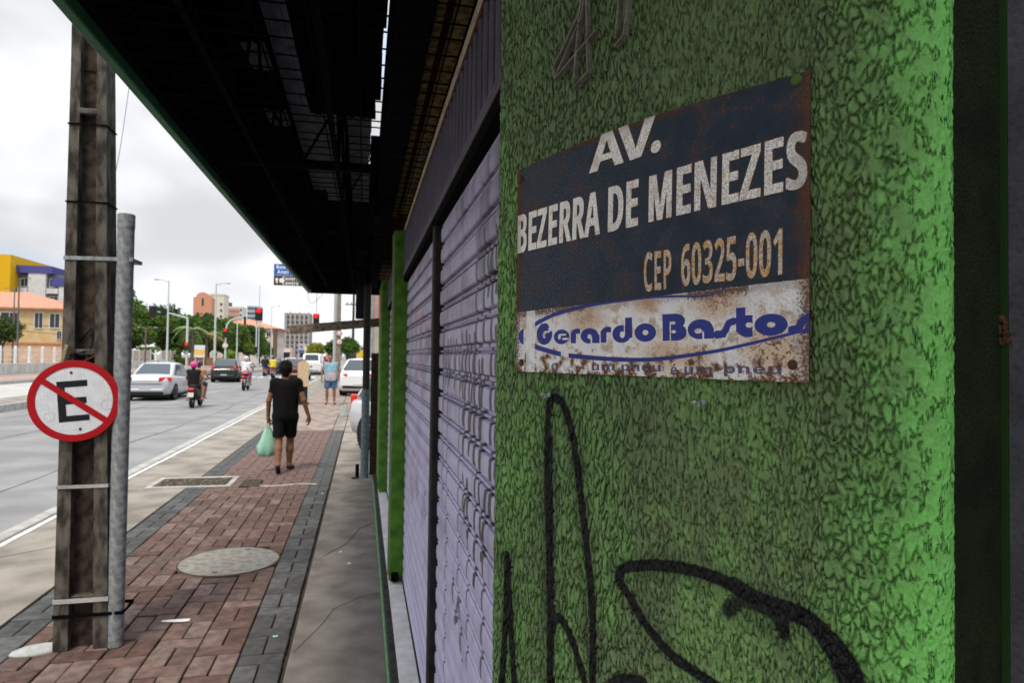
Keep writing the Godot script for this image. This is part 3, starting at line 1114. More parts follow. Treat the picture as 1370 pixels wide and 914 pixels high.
			var above: float = (1.0 - dy) * smoothstep(-70.0, 30.0, minf(x - sg0.x, sg1.x + 90.0 - x)) if y < sg0.y else 0.0
			var side: float = smoothstep(0.0, 1.0, 1.0 - absf(x - sg1.x - 55.0) / 75.0) * (1.0 if y > sg0.y - 120 and y < sg1.y + 60 else 0.0) if x > sg1.x else 0.0
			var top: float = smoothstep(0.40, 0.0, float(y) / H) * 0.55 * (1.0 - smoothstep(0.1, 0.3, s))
			var soil: float = clampf(0.74 - 0.34 * smoothstep(-0.12, -0.3, s) + 0.42 * (g1 - 0.3) + 0.25 * (grime2[i] / 255.0 - 0.5) + 0.55 * above * (0.5 + grime2[i] / 255.0) + 0.45 * side * grime2[i] / 160.0 + top, 0.0, 1.0) * (1.0 - 0.88 * lit_clean)  # dirt cover, thinned at the near corner to brighten it like light
			var cr: float = lerpf(lerpf(0.155, 0.165, lit_clean), 0.100, soil)
			var cg: float = lerpf(lerpf(0.335, 0.50, lit_clean), 0.150, soil)  # green itself brightened along the same painted light
			var cb: float = lerpf(lerpf(0.085, 0.108, lit_clean), 0.062, soil)
			var hi: float = 0.92 + 0.55 * (dome - 0.68) + 0.35 * (lm - 0.5) + 0.30 * (grit[i] / 255.0 - 0.5)  # ridge tops lightened in the colour to strengthen the relief's shading
			var dk: float = 1.0 - crack * (0.80 - 0.40 * lit_clean)  # cracks darkened: grime together with painted crevice shade
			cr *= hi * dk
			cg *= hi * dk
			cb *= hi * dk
			var k: float = tags.d[i] / 255.0
			if k > 0.0:
				k = clampf(k * (0.93 + 0.25 * dome) - (0.12 if grit[i] > 205 else 0.0), 0.0, 1.0)
				cr = lerpf(cr, 0.005, k)
				cg = lerpf(cg, 0.0052, k)
				cb = lerpf(cb, 0.0058, k)
			rgb[i * 3] = s8(cr)
			rgb[i * 3 + 1] = s8(cg)
			rgb[i * 3 + 2] = s8(cb)
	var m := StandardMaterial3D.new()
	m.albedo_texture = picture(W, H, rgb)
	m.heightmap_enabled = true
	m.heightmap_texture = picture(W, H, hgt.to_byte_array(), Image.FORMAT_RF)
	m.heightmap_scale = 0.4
	m.roughness = 0.55
	m.metallic_specular = 0.3
	m.texture_repeat = false
	# outline along the face: (s, out, distance along)
	var path := []
	for k in 5:
		var a: float = PI * 0.5 * k / 4
		path.append(Vector2(-0.305 - 0.015 * cos(a), -0.015 + 0.015 * sin(a)))
	path.append(Vector2(-0.1, 0))
	path.append(Vector2(0.1, 0))
	for k in 13:
		var a: float = PI * 0.5 * k / 12
		path.append(Vector2(0.262 + 0.105 * sin(a), -0.040 + 0.040 * cos(a)))
	var t := thing("wall_pillar", "green stucco wall pillar with rusty street sign and black graffiti", "pillar")
	for part in [["stucco_base", 0.0, y0], ["stucco_top", y0 + hh, 2.8]]:
		var g := G.new()
		var rows := []
		for q in [part[1], part[2]]:
			var row := PackedVector3Array()
			for e in path:
				row.append(on_pillar(e.x, q, e.y))
			rows.append(row)
		g.grid(rows)
		put(part[0], g, stone(Color(0.10, 0.15, 0.07), Color(0.15, 0.30, 0.10), 0.3, 431, 0.6, 0.5), t)
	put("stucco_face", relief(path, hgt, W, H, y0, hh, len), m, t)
	var g := G.new()
	g.prism(PackedVector2Array([Vector2(-0.2, -0.32), Vector2(-0.2, 0.367), Vector2(-0.041, 0.367), Vector2(-0.003, 0.26), Vector2(-0.003, -0.3), Vector2(-0.016, -0.32)]), 2.79, 0.0, Basis(PILLAR_N, PILLAR_D, Vector3(0, 1, 0)), PILLAR_O)
	put("core", g, stone(Color(0.006, 0.010, 0.003), Color(0.014, 0.026, 0.007), 0.35, 433, 0.9, 0.4), t)
	# the recessed door jamb and grey door to the right
	g = G.new()
	g.prism(PackedVector2Array([Vector2(-0.24, 0.3672), Vector2(-0.24, 0.3725), Vector2(-0.163, 0.3725), Vector2(-0.163, 0.3672)]), 2.79, 0.0, Basis(PILLAR_N, PILLAR_D, Vector3(0, 1, 0)), PILLAR_O)
	put("green_bead", g, flat(Color(0.012, 0.04, 0.006), 0.8), t)
	g = G.new()
	g.prism(PackedVector2Array([Vector2(-0.26, 0.373), Vector2(-0.26, 1.5), Vector2(-0.168, 1.5), Vector2(-0.168, 0.373)]), 2.79, 0.0, Basis(PILLAR_N, PILLAR_D, Vector3(0, 1, 0)), PILLAR_O)
	tag(put("metal_door", g, stone(Color(0.06, 0.06, 0.07), Color(0.11, 0.11, 0.125), 0.5, 437, 0.8, 0.05)), "dark grey metal door at the right edge beside the green pillar", "door")
	g = G.new()
	for k in 26:
		g.ball(on_pillar(0.369 + rng.randf_range(-0.006, 0.006), 1.757 + rng.randf_range(-0.015, 0.015), -0.162), Vector3.ONE * rng.randf_range(0.002, 0.0045), Basis.IDENTITY, 6, 4)
	put("rusty_hinge", g, M.rust, t)

# the face as real relief: a fine sheet pushed out by the stucco's height
func relief(path: Array, hgt: PackedFloat32Array, W: int, H: int, y0: float, hh: float, len: float) -> ArrayMesh:
	var step := 0.0017
	var pts := PackedVector2Array()   # (s, out) evenly along the outline
	var us := PackedFloat32Array()
	var nrm := PackedVector2Array()
	for i in path.size() - 1:
		var a: Vector2 = path[i]
		var b: Vector2 = path[i + 1]
		var n: int = maxi(int(a.distance_to(b) / step), 1)
		for k in n + (1 if i == path.size() - 2 else 0):
			var p: Vector2 = a.lerp(b, float(k) / n)
			pts.append(p)
			var u: float = p.x + 0.345
			if p.x > 0.262:
				u = 0.607 + 0.112 * asin(clampf((p.x - 0.262) / 0.105, 0.0, 1.0)) / (PI * 0.5)
			us.append(u / len)
			nrm.append(Vector2(-(b - a).y, (b - a).x).normalized())
	var nx: int = pts.size()
	var ny: int = int(hh / step) + 1
	var v := PackedVector3Array()
	var n3 := PackedVector3Array()
	var uv := PackedVector2Array()
	v.resize(nx * ny)
	n3.resize(nx * ny)
	uv.resize(nx * ny)
	var amp := 0.0042
	for j in ny:
		var fy: float = float(j) / (ny - 1)
		var py: int = clampi(int((1.0 - fy) * (H - 1)), 1, H - 2)
		for i in nx:
			var px: int = clampi(int(us[i] * W), 1, W - 2)
			var q: int = py * W + px
			var h: float = (hgt[q] + hgt[q - 1] + hgt[q + 1] + hgt[q - W] + hgt[q + W]) * 0.2 - 0.8
			var gx: float = (hgt[q + 1] - hgt[q - 1]) * amp / (2.0 * len / W)
			var gy: float = (hgt[q - W] - hgt[q + W]) * amp / (2.0 * hh / H)
			var o: Vector2 = nrm[i]
			var p: Vector2 = pts[i] + o * (h * amp)
			var k: int = j * nx + i
			v[k] = PILLAR_O + PILLAR_D * p.x + PILLAR_N * p.y + Vector3(0, y0 + hh * fy, 0)
			var nn: Vector3 = PILLAR_D * o.x + PILLAR_N * o.y
			n3[k] = (nn - nn.cross(Vector3.UP) * -gx - Vector3(0, gy, 0)).normalized()
			uv[k] = Vector2(us[i], 1.0 - fy)
	var idx := PackedInt32Array()
	idx.resize((nx - 1) * (ny - 1) * 6)
	var w := 0
	for j in ny - 1:
		for i in nx - 1:
			var a: int = j * nx + i
			idx[w] = a
			idx[w + 1] = a + nx + 1
			idx[w + 2] = a + 1
			idx[w + 3] = a
			idx[w + 4] = a + nx
			idx[w + 5] = a + nx + 1
			w += 6
	var arr := []
	arr.resize(Mesh.ARRAY_MAX)
	arr[Mesh.ARRAY_VERTEX] = v
	arr[Mesh.ARRAY_NORMAL] = n3
	arr[Mesh.ARRAY_TEX_UV] = uv
	arr[Mesh.ARRAY_INDEX] = idx
	var m := ArrayMesh.new()
	m.add_surface_from_arrays(Mesh.PRIMITIVE_TRIANGLES, arr)
	return m

func awning() -> void:
	var t := thing("awning", "large black shop awning with green edge seen from below", "awning")
	var g := G.new()
	g.box(Vector3(-0.832, 3.22, -5.3), Vector3(0.036, 1.08, 11.1), 0.004)
	put("fascia", g, stone(Color(0.03, 0.13, 0.055), Color(0.055, 0.2, 0.09), 1.5, 451, 0.5, 0.02), t)
	g = G.new()
	g.box(Vector3(-0.795, 3.24, -5.3), Vector3(0.03, 1.04, 11.0))
	put("fascia_back", g, M.dark_paint, t)
	g = G.new()
	g.box(Vector3(-0.20, 3.22, -10.83), Vector3(1.22, 1.08, 0.04))
	put("end_panel", g, M.dark_paint, t)
	# roof sheets with a ragged inner edge that leaves a slit of sky along the wall
	var dark: Material = M.dark_paint
	var grey := stone(Color(0.13, 0.14, 0.17), Color(0.26, 0.28, 0.32), 0.8, 455, 0.5, 0.02)
	grey.backlight_enabled = true   # sun-worn translucent sheets
	grey.backlight = Color(0.55, 0.57, 0.62)
	var zc := 0.25
	var row := 0
	while zc > -10.7:
		var ln: float = 0.38
		var z: float = zc - ln * 0.5
		var edge := 0.19
		if z < -3.1 and z > -4.2:
			edge = 0.09
		elif z < -4.2 and z > -5.0:
			edge = 0.08
		elif z < -5.0 and z > -5.6:
			edge = 0.06
		elif z < -5.6 and z > -7.0:
			edge = lerpf(0.035, 0.012, (-5.6 - z) / 1.4)
		edge += rng.randf_range(-0.014, 0.014) if z < -3.1 and z > -7.0 else 0.0
		for strip in [[-0.80, -0.60, 0], [-0.66, -0.40, 1], [-0.44, edge, 2]]:
			g = G.new()
			var a: float = strip[0]
			var b: float = strip[1]
			var n: int = maxi(int((b - a) / 0.04), 2)
			var skew: float = rng.randf_range(-0.03, 0.03) if strip[2] == 2 else 0.0
			for k in n:
				var x0: float = lerpf(a, b, float(k) / n)
				var x1: float = lerpf(a, b, float(k + 1) / n)
				g.box(Vector3((x0 + x1) * 0.5, 3.62 + (0.012 if k % 2 == 0 else 0.0) + (0.03 if strip[2] == 1 else 0.0) + 0.0015 * (row % 2), z), Vector3(x1 - x0 + 0.004, 0.014, ln + 0.02), 0.0, Basis(Vector3.UP, skew))
			var is_grey: bool = (strip[2] == 1 and z < -2.4 and z > -8.2) or (strip[2] == 2 and z < -5.3 and z > -8.4) or (strip[2] == 0 and z < -3.2 and z > -6.0 and row % 3 == 0)
			put("roof_sheet", g, grey if is_grey else dark, t)
		zc -= ln
		row += 1
	g = G.new()
	g.box(Vector3(0.065, 3.15, -6.25), Vector3(0.07, 0.5, 2.1))
	put("gusset", g, M.dark_paint, t)
	g = G.new()
	g.box(Vector3(0.14, 3.02, -5.3), Vector3(0.11, 0.5, 11.1), 0.004)
	put("beam", g, M.dark_paint, t)
	g = G.new()
	g.box(Vector3(0.075, 2.9, -4.65), Vector3(0.05, 0.5, 0.25))
	put("gusset", g, M.dark_paint, t)
	# lattice girders
	for x in [-0.56, -0.16]:
		for y in [2.78, 3.5]:
			g = G.new()
			g.box(Vector3(x, y, -5.3), Vector3(0.025, 0.025, 11.0))
			put("girder_chord", g, M.black_iron, t)
		for k in 22:
			var za: float = -0.3 - k * 0.47
			g = G.new()
			g.tube([Vector3(x, 2.78 if k % 2 == 0 else 3.5, za), Vector3(x, 3.5 if k % 2 == 0 else 2.78, za - 0.47)], 0.009, -1.0, 5)
			put("girder_web", g, M.black_iron, t)
	for z in [-1.6, -3.95, -6.3, -8.6]:
		g = G.new()
		g.box(Vector3(-0.35, 2.80, z), Vector3(0.9, 0.045, 0.045))
		put("cross_bar", g, M.black_iron, t)
		for s in [-1.0, 1.0]:
			g = G.new()
			g.tube([Vector3(-0.36, 2.80, z), Vector3(-0.36 + s * 0.40, 3.55, z)], 0.008, -1.0, 5)
			put("brace", g, M.black_iron, t)
	# wire mesh laid across the underside
	var w := thing("wire_mesh", "black welded wire mesh hanging under the awning", "mesh")
	g = G.new()
	g.tube([Vector3(-0.80, 0, 0), Vector3(0.335, 0, 0)], 0.0032, -1.0, 5)
	var rod: ArrayMesh = g.mesh()
	for k in 92:
		put("rod", rod, M.black_iron, w, Vector3(0, 2.712 + rng.randf_range(-0.006, 0.006), -0.4 - k * 0.112)).rotation.y = rng.randf_range(-0.01, 0.01)
	for x in [-0.68, -0.5, -0.34, -0.18, -0.03, 0.245]:
		g = G.new()
		g.tube([Vector3(x, 2.719, 0.2), Vector3(x + 0.006, 2.719, -5.0), Vector3(x, 2.719, -10.7)], 0.0032, -1.0, 5)
		put("long_rod", g, M.black_iron, w)

# ---------------------------------------------------------------- the street name sign on the pillar
func street_name_sign() -> void:
	var K := 1.16   # pixels per unit; the plate is 1000 x 690 units
	var W := 1160
	var H := 800
	var O := 30.0   # rows above the nominal top edge
	var white := Mask.new(W, H)   # white lettering on the dark part
	var cep := Mask.new(W, H)
	var blue := Mask.new(W, H)
	var R := func(m: Mask, a: float, b: float, c: float, d: float, val := 255) -> void: m.rect(a * K, (b + O) * K, c * K, (d + O) * K, val)
	var E := func(m: Mask, x: float, y: float, rx: float, ry: float, val := 255) -> void: m.dot(x * K, (y + O) * K, rx * K, ry * K, val)
	var T := func(m: Mask, a: Vector2, b: Vector2, c: Vector2, val := 255) -> void: m.tri((a + Vector2(0, O)) * K, (b + Vector2(0, O)) * K, (c + Vector2(0, O)) * K, val)
	var S := func(m: Mask, pts: Array, w0: float, w1: float) -> void:
		var q := []
		for p in pts:
			q.append((p + Vector2(0, O)) * K)
		m.stroke(q, w0 * K, w1 * K)
	white.words("A", 700, 338 * K, 469 * K, (O - 15) * K, (88 + O) * K, -0.02)
	white.words("A", 700, 342 * K, 473 * K, (O - 15) * K, (88 + O) * K, -0.02)
	white.words("V", 700, 447 * K, 579 * K, (O - 15) * K, (88 + O) * K, -0.02)
	white.words("V", 700, 451 * K, 583 * K, (O - 15) * K, (88 + O) * K, -0.02)
	white.words(".", 700, 568 * K, 601 * K, (O + 58) * K, (90 + O) * K, -0.02)
	white.words("BEZERRA", 700, 2 * K, 384 * K, (148 + O) * K, (273 + O) * K, -0.026)
	white.words("BEZERRA", 700, 6 * K, 388 * K, (148 + O) * K, (273 + O) * K, -0.026)
	white.words("DE", 700, 418 * K, 524 * K, (148 + O) * K, (273 + O) * K, -0.026)
	white.words("DE", 700, 422 * K, 528 * K, (148 + O) * K, (273 + O) * K, -0.026)
	white.words("MENEZES", 700, 564 * K, 990 * K, (149 + O) * K, (273 + O) * K, -0.026)
	white.words("MENEZES", 700, 568 * K, 994 * K, (149 + O) * K, (273 + O) * K, -0.026)
	cep.words("CEP", 700, 549 * K, 640 * K, (341 + O) * K, (444 + O) * K, -0.012)
	cep.words("60325-001", 700, 671 * K, 940 * K, (339 + O) * K, (443 + O) * K, -0.016)
	# the oval and the heavy rounded lettering of the white part
	S.call(blue, [Vector2(60, 527), Vector2(90, 513), Vector2(190, 483), Vector2(314, 464), Vector2(420, 456), Vector2(505, 453)], 13, 8)
	S.call(blue, [Vector2(505, 453), Vector2(585, 452), Vector2(670, 456), Vector2(746, 460), Vector2(797, 448)], 7, 3)
	S.call(blue, [Vector2(75, 566), Vector2(103, 577), Vector2(223, 600), Vector2(301, 607), Vector2(450, 614), Vector2(587, 612), Vector2(747, 595), Vector2(853, 577), Vector2(1000, 546)], 15, 5)
	E.call(blue, 52, 545, 38, 26)
	R.call(blue, 44, 500, 92, 600, 0)
	S.call(blue, [Vector2(96, 511), Vector2(130, 498)], 13, 13)
	S.call(blue, [Vector2(96, 575), Vector2(130, 583)], 15, 15)
	R.call(blue, 230, 592, 262, 622, 0)
	E.call(blue, 151, 539, 38, 33)                                       # G
	R.call(blue, 172, 500, 192, 531, 0)
	S.call(blue, [Vector2(165, 522), Vector2(172, 518)], 4, 4)
	R.call(blue, 150, 531, 176, 535, 0)
	E.call(blue, 153, 542, 10, 10, 0)
	E.call(blue, 163, 545, 9, 8)
	E.call(blue, 231, 549, 34, 22)                                       # e
	R.call(blue, 224, 541, 250, 545, 0)
	R.call(blue, 236, 553, 268, 558, 0)
	E.call(blue, 222, 549, 6, 8, 0)
	R.call(blue, 272, 538, 293, 569)                                     # r
	E.call(blue, 298, 541, 25, 15)
	R.call(blue, 294, 542, 330, 572, 0)
	R.call(blue, 311, 522, 330, 545, 0)
	E.call(blue, 347, 548, 35, 22)                                       # a
	R.call(blue, 364, 546, 386, 569)
	E.call(blue, 347, 550, 8, 7, 0)
	R.call(blue, 352, 552, 357, 572, 0)
	R.call(blue, 391, 536, 412, 568)                                     # r
	E.call(blue, 418, 539, 26, 15)
	R.call(blue, 413, 540, 450, 571, 0)
	R.call(blue, 431, 520, 450, 545, 0)
	E.call(blue, 468, 545, 34, 24)                                       # d
	R.call(blue, 482, 502, 506, 556)
	E.call(blue, 470, 547, 9, 9, 0)
	R.call(blue, 477, 500, 480, 548, 0)
	E.call(blue, 551, 543, 37, 24)                                       # o
	E.call(blue, 552, 543, 10, 7, 0)
	R.call(blue, 611, 499, 656, 565)                                     # B
	E.call(blue, 655, 517, 27, 18)
	E.call(blue, 658, 545, 29, 20)
	R.call(blue, 634, 518, 637, 566, 0)
	E.call(blue, 644, 521, 8, 4, 0)
	E.call(blue, 645, 543, 8, 4, 0)
	R.call(blue, 611, 566, 690, 570, 0)
	E.call(blue, 728, 539, 38, 24)                                       # a
	R.call(blue, 742, 538, 768, 562)
	E.call(blue, 722, 543, 12, 6, 0)
	R.call(blue, 735, 545, 739, 566, 0)
	S.call(blue, [Vector2(776, 553), Vector2(792, 551), Vector2(802, 540), Vector2(808, 528), Vector2(822, 523)], 18, 15)   # s
	T.call(blue, Vector2(773, 561), Vector2(800, 560), Vector2(806, 540))
	R.call(blue, 829, 494, 852, 548)                                     # t
	R.call(blue, 850, 512, 870, 525)
	E.call(blue, 858, 540, 29, 20)
	R.call(blue, 871, 512, 892, 566, 0)
	E.call(blue, 862, 533, 9, 6, 0)
	E.call(blue, 914, 534, 39, 24)                                       # o
	E.call(blue, 915, 534, 10, 6, 0)
	S.call(blue, [Vector2(962, 546), Vector2(976, 543), Vector2(984, 530), Vector2(1000, 520)], 16, 18)   # s, cut by the edge
	T.call(blue, Vector2(984, 556), Vector2(1002, 520), Vector2(1002, 553))
	# worn line of small lettering
	var small := Mask.new(W, H)
	small.words("O", 700, 185 * K, 215 * K, (629 + O) * K, (655 + O) * K, -0.006)
	small.words("um pneu", 700, 354 * K, 601 * K, (630 + O) * K, (655 + O) * K, -0.006)
	small.words("é", 700, 634 * K, 655 * K, (627 + O) * K, (654 + O) * K, -0.006)
	small.words("um", 700, 678 * K, 762 * K, (633 + O) * K, (654 + O) * K, -0.006)
	small.words("pneu", 700, 795 * K, 939 * K, (632 + O) * K, (656 + O) * K, -0.008)
	small.words("nde", 700, 219 * K, 330 * K, (629 + O) * K, (655 + O) * K, -0.006, 70)
	var n1 := noise_bytes(noise(0.02, 501), W, H)
	var n2 := noise_bytes(noise(0.09, 503, FastNoiseLite.TYPE_SIMPLEX_SMOOTH, 5), W, H)
	var n3 := noise_bytes(noise(0.4, 507, FastNoiseLite.TYPE_SIMPLEX_SMOOTH, 2), W, H)
	var n4 := noise_bytes(noise(0.008, 509), W, H)
	var rgb := PackedByteArray()
	rgb.resize(W * H * 3)
	var rough := PackedByteArray()
	rough.resize(W * H)
	var hgt := PackedFloat32Array()
	hgt.resize(W * H)
	for y in H:
		for x in W:
			var i: int = y * W + x
			var u: float = x / K
			var v: float = y / K - O + 0.026 * u
			var a: float = n1[i] / 255.0
			var b: float = n2[i] / 255.0
			var c: float = n3[i] / 255.0
			var e: float = n4[i] / 255.0
			var edge: float = minf(minf(u, 1000.0 - u) * 1.0, minf(y / K, 688.0 - y / K))
			var col: Vector3
			var rust: float
			var near_ink := 0
			if x > 4 and x < W - 4 and y > 4 and y < H - 4:
				near_ink = maxi(maxi(white.d[i - 3] | cep.d[i - 3], white.d[i + 3] | cep.d[i + 3]), maxi(white.d[i - 3 * W] | cep.d[i - 3 * W], white.d[i + 3 * W] | cep.d[i + 3 * W]))
			if v < 466.0:
				col = Vector3(0.019, 0.029, 0.044) * (0.7 + 0.6 * e)
				col = col.lerp(Vector3(0.07, 0.085, 0.105), smoothstep(0.52, 0.72, b) * 0.6 * clampf(1.5 - u / 480.0, 0.2, 1.0))
				var patch: float = smoothstep(0.50, 0.68, 0.6 * e + 0.4 * a)
				rust = smoothstep(0.40, 0.75, b * 0.7 + c * 0.3) * patch * (0.85 if v < 150 or (v > 290 and u < 560) else 0.5)
				rust = maxf(rust, smoothstep(34.0, 4.0, edge + (b - 0.5) * 50.0) * (0.95 if u < 40 or (v < 60 and u > 240 and u < 660) else 0.6))
				rust = maxf(rust, smoothstep(44.0, 4.0, 1000.0 - u + (b - 0.5) * 60.0 + (a - 0.5) * 50.0) * 0.75)
				var wl: float = white.d[i] / 255.0
				var cl: float = cep.d[i] / 255.0
				var worn: float = smoothstep(0.50, 0.62, c * 0.6 + b * 0.4)
				if near_ink > 0 and wl + cl < 0.5:
					rust = maxf(rust, 0.55 + 0.3 * b)
				if wl > 0:
					col = col.lerp(Vector3(0.78, 0.75, 0.70) * (0.82 + 0.3 * e), wl * (1.0 - 0.75 * worn * clampf(u / 700.0, 0.25, 1.0)))
					col = col.lerp(Vector3(0.50, 0.33, 0.20), smoothstep(0.62, 0.75, a) * 0.5)
					rust *= 0.45
				if cl > 0:
					col = col.lerp(Vector3(0.58, 0.49, 0.39).lerp(Vector3(0.62, 0.39, 0.17), smoothstep(0.42, 0.62, a)), cl * (1.0 - 0.8 * worn))
					rust *= 0.5
			else:
				col = Vector3(0.72, 0.715, 0.70) * (0.82 + 0.25 * e)
				var stain: float = smoothstep(0.44, 0.64, 0.55 * a + 0.45 * e)
				col = col.lerp(Vector3(0.52, 0.40, 0.29), stain * (0.45 + 0.4 * b))
				rust = smoothstep(0.585, 0.70, 0.42 * a + 0.42 * e + 0.18 * b) * 0.35
				for spot in [[925.0, 585.0, 75.0, 1.0], [715.0, 600.0, 45.0, 0.8], [330.0, 497.0, 70.0, 0.45], [610.0, 600.0, 60.0, 0.5], [560.0, 470.0, 40.0, 0.5], [775.0, 470.0, 70.0, 0.7]]:
					var far: float = Vector2((u - spot[0]) / spot[2], (y / K - O - spot[1]) / (spot[2] * 0.6)).length()
					if far < 1.6:
						var near: float = smoothstep(1.5, 0.2, far + (a - 0.5) * 1.4)
						col = col.lerp(Vector3(0.50, 0.33, 0.19), near * 0.75)
						rust = maxf(rust, spot[3] * near * smoothstep(0.46, 0.62, b * 0.5 + a * 0.5))
				var low: float = smoothstep(596.0, 668.0, y / K - O + (a - 0.5) * 150.0)
				rust = maxf(rust, low * smoothstep(0.30, 0.55, b * 0.6 + a * 0.4))
				col = col.lerp(Vector3(0.46, 0.34, 0.24), low * 0.5)
				rust = maxf(rust, smoothstep(30.0, 4.0, minf(u, 1000.0 - u) + (b - 0.5) * 50.0) * 0.9)
				rust = maxf(rust, smoothstep(18.0, 3.0, absf(v - 472.0) + (b - 0.5) * 34.0) * (0.9 if u < 330 or (u > 690 and u < 860) else 0.4))
				var scr: float = smoothstep(0.60, 0.70, c) * clampf((u - 640.0) / 220.0, 0.0, 1.0)
				col = col.lerp(Vector3(0.12, 0.12, 0.13), scr * smoothstep(0.42, 0.6, b) * 0.85)
				var bl: float = blue.d[i] / 255.0
				col = col.lerp(Vector3(0.012, 0.024, 0.20), bl * 0.97)
				rust *= 1.0 - 0.75 * bl
				var sl: float = small.d[i] / 255.0
				col = col.lerp(Vector3(0.030, 0.032, 0.12), sl * 0.9)
				rust *= 1.0 - 0.55 * sl
				if u > 58 and u < 104:
					col = col.lerp(Vector3(0.74, 0.74, 0.73), 0.7)
					rust *= 0.3 if y / K - O < 660 else 1.0
			var rc: Vector3 = Vector3(0.055, 0.022, 0.012).lerp(Vector3(0.19, 0.085, 0.035), b * c * 1.6)
			col = col.lerp(rc, clampf(rust, 0.0, 1.0))
			rgb[i * 3] = s8(col.x)
			rgb[i * 3 + 1] = s8(col.y)
			rgb[i * 3 + 2] = s8(col.z)
			rough[i] = int(255.0 * clampf(0.42 + 0.5 * rust + 0.12 * b, 0.0, 1.0))
			hgt[i] = rust * (0.5 + 0.5 * c) + 0.2 * a + white.d[i] / 255.0 * 0.15
	var m := StandardMaterial3D.new()
	m.albedo_texture = picture(W, H, rgb)
	m.roughness_texture = picture(W, H, rough, Image.FORMAT_L8)
	m.roughness = 1.0
	m.heightmap_enabled = true
	m.heightmap_texture = picture(W, H, hgt.to_byte_array(), Image.FORMAT_RF)
	m.heightmap_scale = 0.1
	m.metallic_specular = 0.25
	m.texture_repeat = false
	var t := thing("street_name_sign", "rusty dark blue and white enamel street name plate screwed to green pillar", "sign", on_pillar(0, 1.8624, 0.002))
	# the plate, slightly bowed, its top edge arched a little
	var rows := []
	var back := []
	for j in 9:
		var row := PackedVector3Array()
		var rb := PackedVector3Array()
		for i in 15:
			var u: float = float(i) / 14
			var v: float = float(j) / 8
			var arch: float = 0.011 * sin(PI * clampf(u * 1.05, 0.0, 1.0)) * v
			var bow: float = 0.003 + 0.004 * sin(PI * u) * sin(PI * v) + 0.003 * sin(u * 9.0) * (1.0 - v)
			var p: Vector3 = PILLAR_D * (u - 0.5) * 0.5 + Vector3(0, -0.1645 + 0.329 * v + arch, 0)
			row.append(p + PILLAR_N * bow)
			rb.append(p + PILLAR_N * (bow - 0.002))
		rows.append(row)
		back.append(rb)
	var g := G.new()
	g.grid(rows)
	for j in 9:
		for i in 15:
			var v: float = float(j) / 8
			var arch: float = 0.011 * sin(PI * clampf(float(i) / 14 * 1.05, 0.0, 1.0)) * v
			g.t[j * 15 + i] = Vector2(float(i) / 14, 1.0 - (0.329 * v + arch + 0.001) / 0.345)
	put("plate", g, m, t)
	g = G.new()
	g.grid(back, false, false, true)
	for j in [0, 8]:
		g.grid([rows[j], back[j]], false, false, j == 0)
	var le := [PackedVector3Array(), PackedVector3Array()]
	var re := [PackedVector3Array(), PackedVector3Array()]
	for j in 9:
		le[0].append(rows[j][0])
		le[1].append(back[j][0])
		re[0].append(rows[j][14])
		re[1].append(back[j][14])
	g.grid(le)
	g.grid(re, false, false, true)
	put("back_and_edges", g, M.rust, t)
	for q in [[-0.242, 0.148, 0.0], [0.235, 0.158, 1.0], [-0.232, -0.150, 0.0], [0.232, -0.146, 0.0]]:
		g = G.new()
		g.lathe([Vector2(0.0085, 0.0), Vector2(0.0085, 0.003), Vector2(0.006, 0.005), Vector2(0.0, 0.0055)], 12, Vector3.ZERO, Basis(PILLAR_D, PILLAR_N, PILLAR_D.cross(PILLAR_N)).scaled(Vector3.ONE * (0.75 if q[2] > 0.5 else 0.68)))
		put("screw", g, flat(Color(0.07, 0.11, 0.02), 0.8) if q[2] > 0.5 else M.rust, t, PILLAR_D * q[0] + Vector3(0, q[1], 0) + PILLAR_N * 0.003)
	# bent nails left in the stucco under the plate
	for q in [[-0.170, 1.664, "bent old nail in the stucco at the top of the graffiti loop"], [0.113, 1.669, "bent old nail in the stucco under the middle of the plate"]]:
		g = G.new()
		g.tube([Vector3(0, 0, 0), PILLAR_N * 0.008, PILLAR_N * 0.012 + Vector3(0, -0.004, 0) + PILLAR_D * 0.004], 0.0022, 0.0018, 6)
		g.ball(PILLAR_N * 0.009 - PILLAR_D * 0.005, Vector3(0.0035, 0.003, 0.0035), Basis.IDENTITY, 7, 5)
		g.ball(PILLAR_D * 0.006 + PILLAR_N * 0.006, Vector3(0.003, 0.004, 0.003), Basis.IDENTITY, 7, 5)
		tag(put("nail", g, M.steel, null, on_pillar(q[0], q[1], 0.0)), q[2], "nail", "nails in the pillar")
	# house number of bent flat bar
	var bar := func(gg: G, a: Array, b: Array) -> void:
		var pa: Vector3 = PILLAR_D * a[0] + Vector3(0, a[1], 0)
		var pb: Vector3 = PILLAR_D * b[0] + Vector3(0, b[1], 0)
		var x: Vector3 = (pb - pa).normalized()
		gg.box((pa + pb) * 0.5 + PILLAR_N * 0.011, Vector3(pa.distance_to(pb) + 0.002, 0.0024, 0.010), 0.0006, Basis(x, PILLAR_N.cross(x), PILLAR_N))
	var nm := stone(Color(0.13, 0.12, 0.10), Color(0.25, 0.23, 0.20), 0.08, 521, 0.6, 0.05)
	t = thing("house_number_four", "metal outline house number 4 mounted on green stucco", "house number", on_pillar(0, 2.1, 0.0))
	g = G.new()
